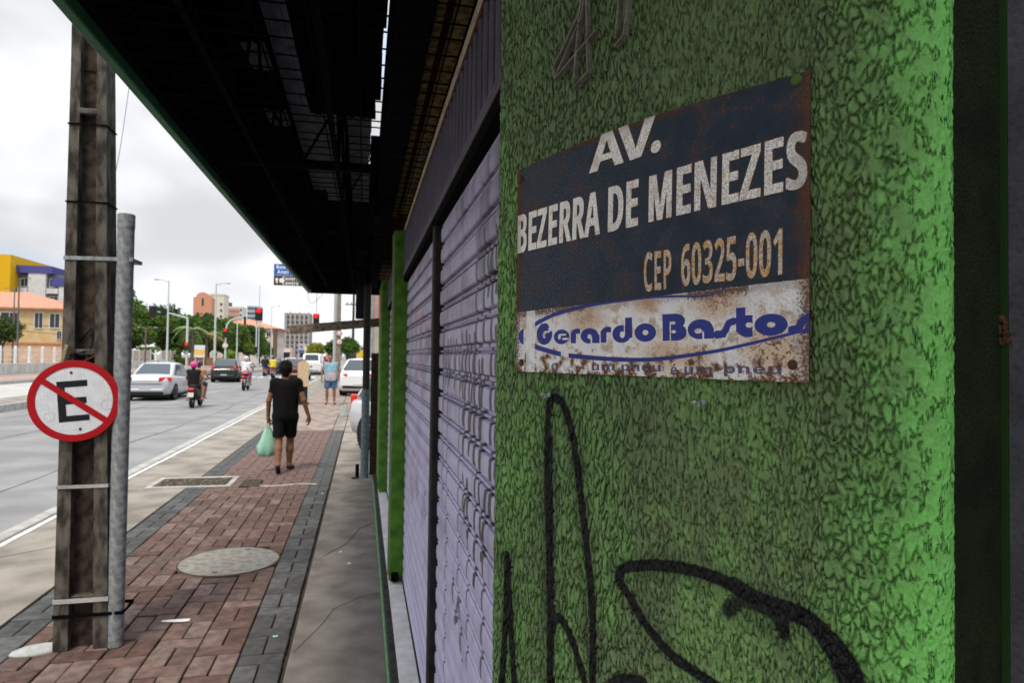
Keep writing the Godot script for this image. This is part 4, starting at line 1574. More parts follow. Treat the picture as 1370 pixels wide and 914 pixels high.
	for q in [[[-0.153, 0.063], [-0.095, 0.125]], [[-0.095, 0.125], [-0.078, 0.21]], [[-0.149, 0.046], [-0.094, 0.115]], [[-0.094, 0.115], [-0.083, 0.15]], [[-0.15, 0.044], [-0.063, 0.085]], [[-0.108, 0.017], [-0.097, 0.123]], [[-0.097, 0.123], [-0.090, 0.165]], [[-0.108, 0.017], [-0.078, 0.031]], [[-0.078, 0.031], [-0.083, 0.152]], [[-0.083, 0.152], [-0.078, 0.21]], [[-0.153, 0.063], [-0.15, 0.044]]]:
		bar.call(g, q[0], q[1])
	put("outline", g, nm, t)
	g = G.new()
	g.ball(PILLAR_D * -0.083 + Vector3(0, 0.034, 0) + PILLAR_N * 0.012, Vector3.ONE * 0.0055, Basis.IDENTITY, 9, 6)
	put("screw", g, M.rust, t)
	t = thing("house_number_seven", "metal outline house number with open foot, right of the 4", "house number", on_pillar(0, 2.1, 0.0))
	g = G.new()
	for q in [[[-0.025, 0.049], [-0.014, 0.14]], [[-0.014, 0.14], [-0.045, 0.165]], [[-0.025, 0.049], [-0.008, 0.059]], [[-0.008, 0.059], [0.001, 0.114]], [[0.001, 0.114], [0.008, 0.19]], [[0.008, 0.19], [-0.05, 0.205]], [[-0.05, 0.205], [-0.045, 0.165]]]:
		bar.call(g, q[0], q[1])
	put("outline", g, nm, t)
	g = G.new()
	g.ball(PILLAR_D * -0.024 + Vector3(0, 0.055, 0) + PILLAR_N * 0.012, Vector3.ONE * 0.0055, Basis.IDENTITY, 9, 6)
	put("screw", g, M.rust, t)

func tbox(g: G, x0: float, x1: float, z0: float, z1: float, ya: float, X0: float, X1: float, Z0: float, Z1: float, yb: float) -> void:
	var a := PackedVector3Array([Vector3(x0, ya, z1), Vector3(x1, ya, z1), Vector3(x1, ya, z0), Vector3(x0, ya, z0)])
	var b := PackedVector3Array([Vector3(X0, yb, Z1), Vector3(X1, yb, Z1), Vector3(X1, yb, Z0), Vector3(X0, yb, Z0)])
	for i in 4:
		var j: int = (i + 1) % 4
		g.quad(a[i], a[j], b[j], b[i])
	g.quad(b[0], b[1], b[2], b[3])
	g.quad(a[3], a[2], a[1], a[0])

func strap(g: G, x0: float, x1: float, z0: float, z1: float, y: float, h: float, th := 0.004, tilt := 0.0) -> void:
	var b := Basis(Vector3(0, 0, 1), tilt)
	var cx: float = (x0 + x1) * 0.5
	var cz: float = (z0 + z1) * 0.5
	g.box(Vector3(cx, y, z1 + th * 0.5), Vector3(x1 - x0 + th * 2, h, th), 0.001, b)
	g.box(Vector3(cx, y, z0 - th * 0.5), Vector3(x1 - x0 + th * 2, h, th), 0.001, b)
	g.box(Vector3(x0 - th * 0.5, y, cz), Vector3(th, h, z1 - z0), 0.001)
	g.box(Vector3(x1 + th * 0.5, y, cz), Vector3(th, h, z1 - z0), 0.001)

func near_pole() -> void:
	var t := thing("utility_pole", "tall weathered concrete utility pole with recessed face on the pavement", "utility pole")
	var Ht := 9.0
	# widths at the ground and at the top; the pole leans a little to the road
	var cx := func(y: float) -> float: return -1.560 - 0.0142 * y
	var hw := func(y: float) -> float: return 0.143 - 0.0143 * minf(y, 3.4) - 0.004 * maxf(y - 3.4, 0.0)
	var dz := func(y: float) -> float: return 0.095 - 0.006 * y
	var zc := -4.455
	var g := G.new()
	for s in [-1.0, 1.0]:
		for k in 2:
			var ya: float = [0.0, 3.4][k]
			var yb: float = [3.4, Ht][k]
			var r := []
			for y in [ya, yb]:
				var o: float = cx.call(y) + s * hw.call(y)
				var i: float = o - s * 0.078 * (hw.call(y) / 0.143)
				r.append([minf(o, i), maxf(o, i), zc - dz.call(y), zc + dz.call(y)])
			tbox(g, r[0][0], r[0][1], r[0][2], r[0][3], ya, r[1][0], r[1][1], r[1][2], r[1][3], yb)
	put("flanges", g, M.pole_concrete, t)
	g = G.new()
	for k in 2:
		var ya: float = [0.0, 3.4][k]
		var yb: float = [3.4, Ht][k]
		var wa: float = hw.call(ya) - 0.07 * hw.call(ya) / 0.143
		var wb: float = hw.call(yb) - 0.07 * hw.call(yb) / 0.143
		tbox(g, cx.call(ya) - wa, cx.call(ya) + wa, zc - 0.03, zc + 0.028, ya, cx.call(yb) - wb, cx.call(yb) + wb, zc - 0.02, zc + 0.018, yb)
	put("web", g, stone(Color(0.030, 0.022, 0.017), Color(0.085, 0.062, 0.048), 0.35, 601, 0.95, 0.3), t)
	for y in [0.29, 1.72, 3.14, 4.6, 6.1, 7.6]:
		g = G.new()
		var w: float = hw.call(y) - 0.066 * hw.call(y) / 0.143
		g.box(Vector3(cx.call(y), y, zc + 0.05), Vector3(w * 2, 0.035, 0.06), 0.006)
		put("cross_rib", g, M.pole_concrete, t)
	for q in [[2.27, 0.022, true, 0], [0.94, 0.02, false, 1], [0.285, 0.026, false, 1], [0.20, 0.02, true, 2], [2.60, 0.01, false, 2], [3.06, 0.009, false, 2]]:
		g = G.new()
		var y: float = q[0]
		strap(g, cx.call(y) - hw.call(y) - 0.002, (-1.344 if q[2] else cx.call(y) + hw.call(y) + 0.002), zc - dz.call(y) - 0.002, zc + dz.call(y) + 0.002, y, q[1], 0.004, 0.012)
		put("strap", g, [M.steel, M.kerb, M.black_iron][q[3]], t)
	# broken laths and wire stuck behind the sign
	for q in [[Vector3(-1.70, 1.62, -4.35), Vector3(-1.665, 1.76, -4.34), 0.012], [Vector3(-1.60, 1.60, -4.40), Vector3(-1.575, 1.70, -4.39), 0.010], [Vector3(-1.63, 1.64, -4.38), Vector3(-1.5, 1.72, -4.38), 0.007]]:
		g = G.new()
		var d: Vector3 = (q[1] - q[0]).normalized()
		g.box((q[0] + q[1]) * 0.5, Vector3(q[2] * 1.6, q[0].distance_to(q[1]), q[2]), 0.002, Basis(d.cross(Vector3.BACK).normalized(), d, Vector3.BACK))
		put("broken_lath", g, stone(Color(0.28, 0.2, 0.12), Color(0.45, 0.36, 0.25), 0.1, 603 , 0.9, 0.0) if q[2] > 0.011 else M.rust, t)
	g = G.new()
	g.tube([Vector3(-1.62, 1.78, -4.40), Vector3(-1.56, 1.86, -4.39), Vector3(-1.545, 1.80, -4.385), Vector3(-1.56, 1.73, -4.38), Vector3(-1.66, 1.70, -4.36)], 0.004, 0.003, 5)
	put("loose_wire", g, M.black_iron, t)
	# conduit
	g = G.new()
	g.lathe([Vector2(0.0455, 0.0), Vector2(0.0455, 2.46), Vector2(0.0475, 2.462), Vector2(0.0475, 2.54), Vector2(0.043, 2.545), Vector2(0.0425, 2.50)], 24)
	tag(put("conduit_pipe", g, stone(Color(0.17, 0.185, 0.19), Color(0.36, 0.38, 0.385), 0.22, 605, 0.55, 0.06), null, Vector3(-1.391, 0.0, -4.40)), "galvanised grey conduit pipe strapped to the concrete utility pole", "pipe")
	no_parking_sign("large round no parking sign with crossed E fixed to the concrete pole", Vector3(-1.616, 1.438, -4.335), 0.234, 0.10, 0.085)

func no_parking_sign(label: String, at: Vector3, r: float, turn: float, roll: float) -> void:
	var t := thing("no_parking_sign", label, "road sign", at, turn)
	t.rotation.z = roll
	var fwd := Basis(Vector3(1, 0, 0), Vector3(0, 0, 1), Vector3(0, -1, 0))   # lathe axis y -> +z
	var g := G.new()
	g.lathe([Vector2(r * 0.985, -0.002), Vector2(r, -0.0015), Vector2(r, 0.0), Vector2(0, 0.0)], 64, Vector3.ZERO, fwd)
	put("disc", g, stone(Color(0.70, 0.72, 0.76), Color(0.80, 0.81, 0.84), 0.3, 611, 0.4, 0.0), t)
	var red := flat(Color(0.36, 0.006, 0.010), 0.6)
	g = G.new()
	# ring as an annulus with a rim
	var ring := G.new()
	var ra := []
	for q in [Vector2(r * 0.83, 0.0004), Vector2(r * 0.83, 0.002), Vector2(r * 0.995, 0.002), Vector2(r * 1.001, 0.0)]:
		var row := PackedVector3Array()
		for i in 72:
			var a: float = TAU * i / 72
			row.append(Vector3(cos(a) * q.x, sin(a) * q.x, q.y))
		ra.append(row)
	ring.grid(ra, true, false, true)
	put("red_ring", ring, red, t)
	g = G.new()
	var k: float = r
	g.prism(PackedVector2Array([Vector2(-0.36, 0.50), Vector2(-0.36, -0.50), Vector2(0.30, -0.50), Vector2(0.30, -0.355), Vector2(-0.19, -0.355), Vector2(-0.19, -0.075), Vector2(0.26, -0.075), Vector2(0.26, 0.085), Vector2(-0.19, 0.085), Vector2(-0.19, 0.345), Vector2(0.30, 0.345), Vector2(0.30, 0.50)]), 0.0010, 0.0002, Basis.IDENTITY.scaled(Vector3(k, k, 1)))
	put("letter", g, flat(Color(0.012, 0.013, 0.016), 0.5), t)
	g = G.new()
	g.box(Vector3(0, 0, 0.0011), Vector3(r * 1.68, r * 0.145, 0.0016), 0.0, Basis(Vector3(0, 0, 1), -0.70))
	put("slash", g, red, t)
	for q in [Vector3(-0.03, 0.70, 0), Vector3(0.08, -0.70, 0)]:
		g = G.new()
		g.ball(Vector3.ZERO, Vector3(0.008, 0.008, 0.004), Basis.IDENTITY, 10, 6)
		put("bolt", g, M.rust, t, Vector3(q.x * r, q.y * r, 0.001))
	for q in [Vector3(0.70, -0.16, 0.13), Vector3(-0.55, -0.34, 0.11)]:
		var rows := []
		for e in [0.92, 1.0]:
			var row := PackedVector3Array()
			for i in 24:
				row.append(Vector3(q.x * r + cos(TAU * i / 24) * q.z * r * e, q.y * r + sin(TAU * i / 24) * q.z * r * e, 0.0008))
			rows.append(row)
		g = G.new()
		g.grid(rows, true, false, true)
		put("sticker_mark", g, flat(Color(0.42, 0.43, 0.46), 0.6), t)

func plank_and_pipe() -> void:
	var g := G.new()
	var a := Vector3(-1.01, 2.07, -9.9)
	var b := Vector3(0.30, 2.215, -9.93)
	var d: Vector3 = (b - a).normalized()
	g.box((a + b) * 0.5, Vector3(a.distance_to(b), 0.122, 0.032), 0.003, Basis(d, Vector3.BACK.cross(d).normalized(), Vector3.BACK))
	tag(put("wooden_plank", g, stone(Color(0.14, 0.11, 0.08), Color(0.32, 0.26, 0.20), 0.3, 621, 0.9, 0.2)), "weathered wooden plank jutting over the pavement at the shop's end", "plank")
	var t := thing("support_post", "slim grey blue steel post standing at the shop's far end", "post", Vector3(0.05, 0, -9.75))
	g = G.new()
	g.lathe([Vector2(0.056, 0.0), Vector2(0.056, 1.25)], 16)
	put("lower_tube", g, stone(Color(0.12, 0.17, 0.20), Color(0.24, 0.28, 0.30), 0.3, 623, 0.6, 0.05), t)
	g = G.new()
	g.lathe([Vector2(0.050, 1.25), Vector2(0.050, 2.75)], 16)
	put("upper_tube", g, stone(Color(0.03, 0.03, 0.03), Color(0.07, 0.062, 0.055), 0.3, 625, 0.8, 0.1), t)
	g = G.new()
	g.tube([Vector3(0.07, 1.3, -0.02), Vector3(0.09, 0.9, -0.03), Vector3(0.075, 0.5, 0.02), Vector3(0.085, 0.03, 0.0)], 0.012, -1.0, 6)
	put("cable", g, M.black_plastic, t)
	g = G.new()
	g.box(Vector3(-0.04, 2.75, -9.99), Vector3(0.15, 1.0, 0.06), 0.008)
	tag(put("dark_board", g, flat(Color(0.012, 0.02, 0.03), 0.5)), "narrow dark blue board under the awning's far end", "board")
	g = G.new()
	g.box(Vector3(0.175, 0.88, -10.05), Vector3(0.11, 1.76, 0.1), 0.006)
	tag(put("brown_post", g, stone(Color(0.05, 0.028, 0.02), Color(0.12, 0.07, 0.05), 0.4, 627, 0.9, 0.2)), "short brown timber post between steel post and green door post", "post")
	t = thing("door_stop_block", "small dark block and stone at the foot of the steel post", "block", Vector3(-0.03, 0, -9.7))
	g = G.new()
	g.box(Vector3(-0.02, 0.09, -0.12), Vector3(0.05, 0.18, 0.08), 0.008)
	put("block", g, M.dark_paint, t)
	g = G.new()
	g.ball(Vector3(-0.05, 0.012, 0.02), Vector3(0.05, 0.015, 0.03), Basis.IDENTITY, 8, 5)
	put("stone", g, M.rust, t)

# ---------------------------------------------------------------- far setting
func far_setting() -> void:
	# low white wall with a fence of white posts on the far side
	var t := thing("white_fence", "long white post fence on a low wall across the avenue", "fence")
	var g := G.new()
	g.box(Vector3(-25.0, 0.40, -68), Vector3(0.3, 0.9, 70), 0.02)
	put("low_wall", g, M.white_wall, t)
	g = G.new()
	g.box(Vector3.ZERO, Vector3(0.16, 1.3, 0.16), 0.015)
	var post: ArrayMesh = g.mesh()
	for k in 31:
		put("post", post, M.white_plain, t, Vector3(-25.0, 1.45, -37.0 - k * 2.15))
	g = G.new()
	for j in 3:
		g.tube([Vector3(0, 0.25 + j * 0.35, 0), Vector3(0, 0.25 + j * 0.35, -2.15)], 0.012, -1.0, 5)
	for j in 14:
		g.tube([Vector3(0, 0.1, -0.15 * j - 0.1), Vector3(0, 1.15, -0.15 * j - 0.1)], 0.008, -1.0, 4)
	var open: ArrayMesh = g.mesh()
	g = G.new()
	for j in 10:
		g.box(Vector3(0, 0.62, -0.105 - 0.215 * j), Vector3(0.05, 1.1, 0.16), 0.008)
	var solid: ArrayMesh = g.mesh()
	var beige := stone(Color(0.46, 0.41, 0.34), Color(0.56, 0.52, 0.45), 2.0, 631, 0.9, 0.0)
	for k in 30:
		if k == 24 or k == 25:
			continue
		put("panel", solid if k > 14 else open, beige if k > 14 else M.white_plain, t, Vector3(-25.0, 0.85, -37.0 - k * 2.15))
	# flower bed wall and hedges behind
	g = G.new()
	g.box(Vector3(-21.5, 0.55, -101), Vector3(5.5, 1.25, 0.4), 0.03)
	tag(put("planter_wall", g, stone(Color(0.50, 0.27, 0.14), Color(0.62, 0.36, 0.2), 3.0, 633, 0.9, 0.0)), "low orange planter wall beneath the palm trees", "wall")
	g = G.new()
	g.box(Vector3(-16.0, -0.06, -82), Vector3(3.2, 0.3, 46), 0.04)
	struct("traffic_island", g, M.concrete)
	g = G.new()
	for k in 9:
		g.box(Vector3(-7.2 + k * 0.0 - 3.2 + k * 0.8, -0.126, -58), Vector3(0.4, 0.008, 3.2))
	struct("crosswalk_marking", g, M.white_paint)

var pane_cache := {}

# window mesh: frame with a sunk pane, cached by size
func window(parent: Node, at: Vector3, w: float, h: float, yaw: float, frame: Material, called := "window") -> void:
	var key := Vector2(w, h)
	if not pane_cache.has(key):
		var g := G.new()
		var b: float = minf(w, h) * 0.06
		g.box(Vector3(0, h * 0.5 - b * 0.5, 0), Vector3(w, b, 0.12))
		g.box(Vector3(0, -h * 0.5 + b * 0.5, 0.02), Vector3(w + 0.06, b, 0.16))
		g.box(Vector3(-w * 0.5 + b * 0.5, 0, 0), Vector3(b, h - b * 2, 0.12))
		g.box(Vector3(w * 0.5 - b * 0.5, 0, 0), Vector3(b, h - b * 2, 0.12))
		g.box(Vector3(0, 0, -0.01), Vector3(b * 0.7, h - b * 2, 0.08))
		var p := G.new()
		p.box(Vector3(0, 0, 0.012), Vector3(w - b * 2, h - b * 2, 0.02))
		pane_cache[key] = [g.mesh(), p.mesh()]
	var o := put(called, pane_cache[key][0], frame, parent, at)
	o.rotation.y = yaw
	put("pane", pane_cache[key][1], M.glass, o)

func block(t: Node, called: String, x0: float, x1: float, y0: float, y1: float, z0: float, z1: float, m: Material) -> MeshInstance3D:
	var g := G.new()
	g.box(Vector3((x0 + x1) * 0.5, (y0 + y1) * 0.5, (z0 + z1) * 0.5), Vector3(x1 - x0, y1 - y0, absf(z1 - z0)))
	return put(called, g, m, t)

func hip_roof(t: Node, x0: float, x1: float, z0: float, z1: float, y: float, rise: float, over: float, m: Material) -> void:
	x0 -= over
	x1 += over
	z0 += over
	z1 -= over
	var in_: float = minf(absf(x1 - x0), absf(z0 - z1)) * 0.5
	var cz: float = (z0 + z1) * 0.5
	var cx: float = (x0 + x1) * 0.5
	var ra := Vector3(x0 + in_, y + rise, cz)
	var rb := Vector3(x1 - in_, y + rise, cz)
	if absf(z0 - z1) > x1 - x0:
		ra = Vector3(cx, y + rise, z0 - in_)
		rb = Vector3(cx, y + rise, z1 + in_)
	var g := G.new()
	var A := Vector3(x0, y, z0)
	var B := Vector3(x1, y, z0)
	var C := Vector3(x1, y, z1)
	var D := Vector3(x0, y, z1)
	if absf(z0 - z1) > x1 - x0:
		g.tri(A, B, ra)
		g.quad(B, C, rb, ra)
		g.tri(C, D, rb)
		g.quad(D, A, ra, rb)
	else:
		g.quad(A, B, rb, ra)
		g.tri(B, C, rb)
		g.quad(C, D, ra, rb)
		g.tri(D, A, ra)
	g.quad(D, C, B, A)
	g.box(Vector3(cx, y - 0.08, cz), Vector3(x1 - x0, 0.14, absf(z0 - z1)))
	put("roof", g, m, t)

func buildings() -> void:
	var rooft := stone(Color(0.50, 0.23, 0.15), Color(0.62, 0.32, 0.23), 2.5, 641, 0.9, 0.2)
	# house with tiled roof
	var t := thing("tiled_roof_house", "two storey ochre house with red tiled hipped roof behind the fence", "house")
	var tan := stone(Color(0.60, 0.42, 0.20), Color(0.68, 0.5, 0.27), 5.0, 643, 0.9, 0.0)
	block(t, "wall", -50, -32.8, 0, 6.5, -85, -98, tan)
	block(t, "lower_wall", -50.05, -32.75, 0, 2.55, -84.9, -98.05, stone(Color(0.58, 0.33, 0.17), Color(0.66, 0.40, 0.23), 4.0, 645, 0.9, 0.0))
	block(t, "string_course", -50.1, -32.7, 2.55, 2.75, -84.8, -98.1, rooft)
	hip_roof(t, -50, -32.8, -85, -98, 6.6, 2.2, 0.5, rooft)
	for q in [[-38.4, 5.3, 1.8, 1.6], [-35.5, 5.2, 0.9, 1.8], [-33.9, 5.2, 1.1, 1.7], [-41.6, 5.3, 1.8, 1.6], [-44.5, 5.3, 1.8, 1.6]]:
		window(t, Vector3(q[0], q[1], -85.0), q[2], q[3], 0.0, M.white_plain)
	for q in [[-33.4, 3.6, 0.5, 1.0], [-36.5, 1.6, 1.2, 1.2]]:
		window(t, Vector3(q[0], q[1], -84.97), q[2], q[3], 0.0, M.white_plain)
	for z in [-88.0, -92.0, -96.0]:
		window(t, Vector3(-32.8, 5.2, z), 1.3, 1.5, PI / 2, M.white_plain)
	# blue violet and yellow apartments
	t = thing("apartment_building", "blue violet and white apartment block with yellow stair tower", "building")
	var violet := flat(Color(0.075, 0.075, 0.24), 0.8)
	var wht := stone(Color(0.60, 0.60, 0.60), Color(0.70, 0.70, 0.70), 6.0, 647, 0.9, 0.0)
	block(t, "yellow_tower", -66, -54.3, 0, 16.9, -120, -134, flat(Color(0.62, 0.36, 0.012), 0.8))
	block(t, "wall", -66, -43, 0, 14.2, -122.6, -140, flat(Color(0.13, 0.13, 0.15), 0.9))
	block(t, "violet_band", -54.3, -49.2, 14.3, 15.5, -121.8, -140, violet)
	block(t, "violet_band", -49.2, -42.5, 12.3, 13.6, -121.8, -140, violet)
	for q in [[-52.6, -50.1], [-48.2, -45.9]]:
		block(t, "white_panel", q[0], q[1], 0, 14.3 if q[0] < -50 else 12.3, -121.9, -123, wht)
	for fl in 5:
		for q in [[-54.1, -52.7], [-50.0, -48.3], [-45.8, -42.6]]:
			block(t, "balcony", q[0], q[1], fl * 2.8 - 0.1, fl * 2.8 + 0.75, -121.9, -122.5, wht)
			window(t, Vector3((q[0] + q[1]) * 0.5, fl * 2.8 + 1.65, -122.58), (q[1] - q[0]) * 0.8, 1.4, 0.0, M.white_plain)
	# distant towers
	var pink := flat(Color(0.50, 0.25, 0.16), 0.9)
	t = thing("arched_tower", "distant salmon tower with round arched top and slot window", "tower")
	var g := G.new()
	var o := PackedVector2Array([Vector2(-3.9, 0), Vector2(3.9, 0), Vector2(3.9, 27.4)])
	for k in 11:
		var a: float = PI * k / 10
		o.append(Vector2(cos(a) * 2.7, 27.6 + sin(a) * 2.2))
	o.append(Vector2(-3.9, 27.4))
	g.prism(o, 0, -10, Basis.IDENTITY, Vector3(-71.9, 0, -330))
	put("wall", g, pink, t)
	block(t, "slot_window", -72.2, -71.4, 23.6, 27.0, -329.9, -331, M.glass)
	block(t, "side_wall", -75.9, -75.2, 0, 26.5, -330.5, -340, wht)
	for fl in 6:
		window(t, Vector3(-73.8, 4.0 + fl * 3.2, -329.9), 1.4, 1.3, 0.0, pink)
		window(t, Vector3(-70.0, 4.0 + fl * 3.2, -329.9), 1.4, 1.3, 0.0, pink)
	t = thing("cream_tower", "distant plain cream tower right of the salmon arched tower", "tower")
	var cream := flat(Color(0.58, 0.54, 0.46), 0.9)
	block(t, "wall", -74.8, -68.4, 0, 31.0, -360, -372, cream)
	block(t, "parapet", -75.0, -68.2, 31.0, 31.8, -359.8, -372.2, cream)
	for fl in 7:
		window(t, Vector3(-69.7, 8.0 + fl * 3.1, -359.9), 1.2, 1.3, 0.0, cream)
		window(t, Vector3(-72.5, 8.0 + fl * 3.1, -359.9), 1.2, 1.3, 0.0, cream)
	t = thing("banded_tower", "distant white tower with pinkish balcony bands", "tower")
	block(t, "wall", -71.5, -62.8, 0, 27.0, -380, -392, wht)
	for fl in 8:
		block(t, "balcony_band", -71.6, -64.6, 4.3 + fl * 2.9, 5.6 + fl * 2.9, -379.2, -380, pink)
		window(t, Vector3(-63.7, 5.0 + fl * 2.9, -379.9), 0.9, 1.2, 0.0, wht)
	block(t, "water_tank", -71.0, -69.2, 27.0, 29.2, -382, -386, flat(Color(0.1, 0.1, 0.11), 0.9))
	t = thing("grey_banded_tower", "distant blue grey tower with level glass bands beside the red signal", "tower")
	block(t, "wall", -67.0, -60.2, 0, 30.3, -420, -432, flat(Color(0.38, 0.42, 0.46), 0.8))
	for fl in 10:
		block(t, "glass_band", -66.8, -60.4, 2.0 + fl * 2.9, 3.4 + fl * 2.9, -419.8, -420.2, flat(Color(0.10, 0.13, 0.17), 0.3))
	t = thing("twin_grey_tower", "wide grey brown residential tower with upright stripes above the traffic", "tower")
	var gb := flat(Color(0.25, 0.23, 0.225), 0.9)
	block(t, "wall", -46.0, -31.0, 0, 26.6, -420, -436, gb)
	for k in 6:
		block(t, "pale_fin", -45.6 + k * 2.6, -44.7 + k * 2.6, 0, 26.9 + 0.6 * (k % 2), -419.4, -420, flat(Color(0.36, 0.335, 0.33), 0.9))
	for fl in 8:
		for k in 5:
			window(t, Vector3(-43.75 + k * 2.6, 3.2 + fl * 3.0, -419.95), 1.3, 1.4, 0.0, gb)
	# white flats with tiled roof
	t = thing("white_flats", "white four storey flats with orange tiled roof beyond the trees", "building")
	block(t, "wall", -31.5, -18.6, 0, 7.2, -150, -170, stone(Color(0.60, 0.55, 0.48), Color(0.70, 0.66, 0.6), 5.0, 651, 0.9, 0.0))
	block(t, "brown_corner", -18.4, -18.0, 0, 7.0, -149.6, -152, flat(Color(0.16, 0.09, 0.06), 0.9))
	hip_roof(t, -31.5, -17.6, -150, -170, 7.3, 2.2, 0.5, rooft)
	for fl in 3:
		for k in 6:
			window(t, Vector3(-30.0 + k * 2.1, 1.6 + fl * 2.2, -149.95), 0.9, 1.1, 0.0, M.white_plain)
		for k in 5:
			window(t, Vector3(-18.55, 1.6 + fl * 2.2, -153.5 - k * 3.4), 0.9, 1.1, PI / 2, M.white_plain)
	# low shops closing the view down the avenue
	var cols := [Color(0.55, 0.53, 0.5), Color(0.5, 0.36, 0.33), Color(0.35, 0.38, 0.42), Color(0.62, 0.6, 0.55), Color(0.42, 0.3, 0.22), Color(0.5, 0.5, 0.52), Color(0.58, 0.55, 0.42)]
	var words := ["low white shop with red sign board far down the avenue", "low pinkish shop far down the avenue", "low blue grey shop far down the avenue", "low cream shop with flat roof far down the avenue", "low brown shop at the far end of the avenue", "pale grey shop at the far end of the avenue", "pale yellow shop nearest the avenue's vanishing point"]
	for k in 7:
		t = thing("low_shop", words[k], "shop", Vector3(-36.0 + k * 6.2, 0, -250.0 - (k % 3) * 22.0), 0.0, "low shops closing the avenue")
		var hgt: float = [6.0, 4.5, 6.5, 5.0, 7.0, 4.6, 5.6][k]
		block(t, "wall", -3.0, 3.0, 0, hgt, 0, -10, flat(cols[k], 0.9))
		block(t, "sign_board", -2.6, 2.6, 2.8, 3.7, 0.25, 0, flat([Color(0.5, 0.04, 0.05), Color(0.6, 0.6, 0.6), Color(0.05, 0.1, 0.3), Color(0.5, 0.35, 0.03), Color(0.6, 0.6, 0.58), Color(0.45, 0.05, 0.2), Color(0.1, 0.3, 0.1)][k], 0.7))
		block(t, "shop_window", -2.2, 2.2, 0.4, 2.5, 0.1, 0, M.glass)
		if hgt > 5.5:
			for x in [-1.6, 1.6]:
				window(t, Vector3(x, hgt - 1.3, 0.02), 1.0, 1.1, 0.0, M.white_plain)
	# right hand side beyond the shop
	t = thing("cream_neighbour_building", "cream rendered neighbour building with rose sign beyond the shop", "building")
	block(t, "wall", 0.50, 9, -0.1, 7.0, -36.0, -48, stone(Color(0.40, 0.36, 0.31), Color(0.52, 0.48, 0.42), 4.0, 655, 0.9, 0.1))
	block(t, "downpipe", 0.34, 0.48, -0.1, 6.5, -35.9, -36.05, M.steel)
	block(t, "rose_sign", 0.75, 3.4, 3.3, 5.2, -35.4, -36.0, flat(Color(0.55, 0.07, 0.12), 0.6))
	block(t, "shop_window", 0.9, 4.0, 0.3, 2.3, -35.9, -36.1, M.glass)
	window(t, Vector3(2.0, 6.0, -35.97), 1.4, 1.3, 0.0, M.white_plain)
	t = thing("yellow_corner_shop", "low pale shop with yellow panel behind the round tree", "shop")
	block(t, "wall", 1.2, 9, 0, 4.2, -72, -95, M.white_wall)
	block(t, "yellow_panel", -0.6, 1.2, 0.6, 2.3, -71, -72, flat(Color(0.6, 0.42, 0.05), 0.8))
	block(t, "door", 1.6, 2.8, 0, 2.2, -71.9, -72.1, M.glass)

# ---------------------------------------------------------------- trees
var clump_v := PackedVector3Array()
var clump_n := PackedVector3Array()

# sixteen small bent leaves, as bare triangles
func leaf_clump() -> void:
	var r := RandomNumberGenerator.new()
	r.seed = 99
	for i in 16:
		var p := Vector3(r.randf_range(-1, 1), r.randf_range(-1, 1), r.randf_range(-1, 1)) * 0.75
		var d := Vector3(r.randf_range(-1, 1), r.randf_range(-0.7, 0.8), r.randf_range(-1, 1)).normalized()
		var s: Vector3 = d.cross(Vector3(r.randf_range(-1, 1), 1, r.randf_range(-1, 1))).normalized()
		var l: float = r.randf_range(0.38, 0.62)
		var up: Vector3 = s.cross(d) * 0.06
		var q := [p - d * l, p + s * l * 0.42 + up, p + d * l, p - s * l * 0.42 + up]
		for k in [[0, 2, 1], [0, 3, 2]]:
			var m: Vector3 = (q[k[2]] - q[k[0]]).cross(q[k[1]] - q[k[0]]).normalized()
			for e in k:
				clump_v.append(q[e])
				clump_n.append(m)

var leaf_mat: StandardMaterial3D

func crown(parent: Node, blobs: Array, n: int, size: float, base: Color, sd: int, called := "crown") -> void:
	if clump_v.is_empty():
		leaf_clump()
		leaf_mat = flat(Color(1, 1, 1), 0.55)
		leaf_mat.vertex_color_use_as_albedo = true
		leaf_mat.backlight_enabled = true
		leaf_mat.backlight = Color(0.35, 0.4, 0.15)
	var r := RandomNumberGenerator.new()
	r.seed = sd
	var total := 0.0
	for b in blobs:
		total += b[1].x * b[1].y
	var v := PackedVector3Array()
	var nn := PackedVector3Array()
	var cc := PackedColorArray()
	var one := PackedColorArray()
	one.resize(clump_v.size())
	for i in n:
		var pick: float = r.randf() * total
		var b = blobs[0]
		for q in blobs:
			pick -= q[1].x * q[1].y
			b = q
			if pick <= 0.0:
				break
		var d := Vector3(r.randf_range(-1, 1), r.randf_range(-1, 1), r.randf_range(-1, 1)).normalized()
		var p: Vector3 = b[0] + d * b[1] * pow(r.randf(), 0.4)
		var turn := Basis.from_euler(Vector3(r.randf() * TAU, r.randf() * TAU, r.randf() * TAU))
		v.append_array(Transform3D(turn.scaled(Vector3.ONE * size * r.randf_range(0.7, 1.3)), p) * clump_v)
		nn.append_array(Transform3D(turn, Vector3.ZERO) * clump_n)
		var f: float = r.randf_range(0.6, 1.5)
		one.fill(Color(base.r * f * r.randf_range(0.8, 1.35), base.g * f, base.b * f))
		cc.append_array(one)
	var arr := []
	arr.resize(Mesh.ARRAY_MAX)
	arr[Mesh.ARRAY_VERTEX] = v
	arr[Mesh.ARRAY_NORMAL] = nn
	arr[Mesh.ARRAY_COLOR] = cc
	var m := ArrayMesh.new()
	m.add_surface_from_arrays(Mesh.PRIMITIVE_TRIANGLES, arr)
	put(called, m, leaf_mat, parent)

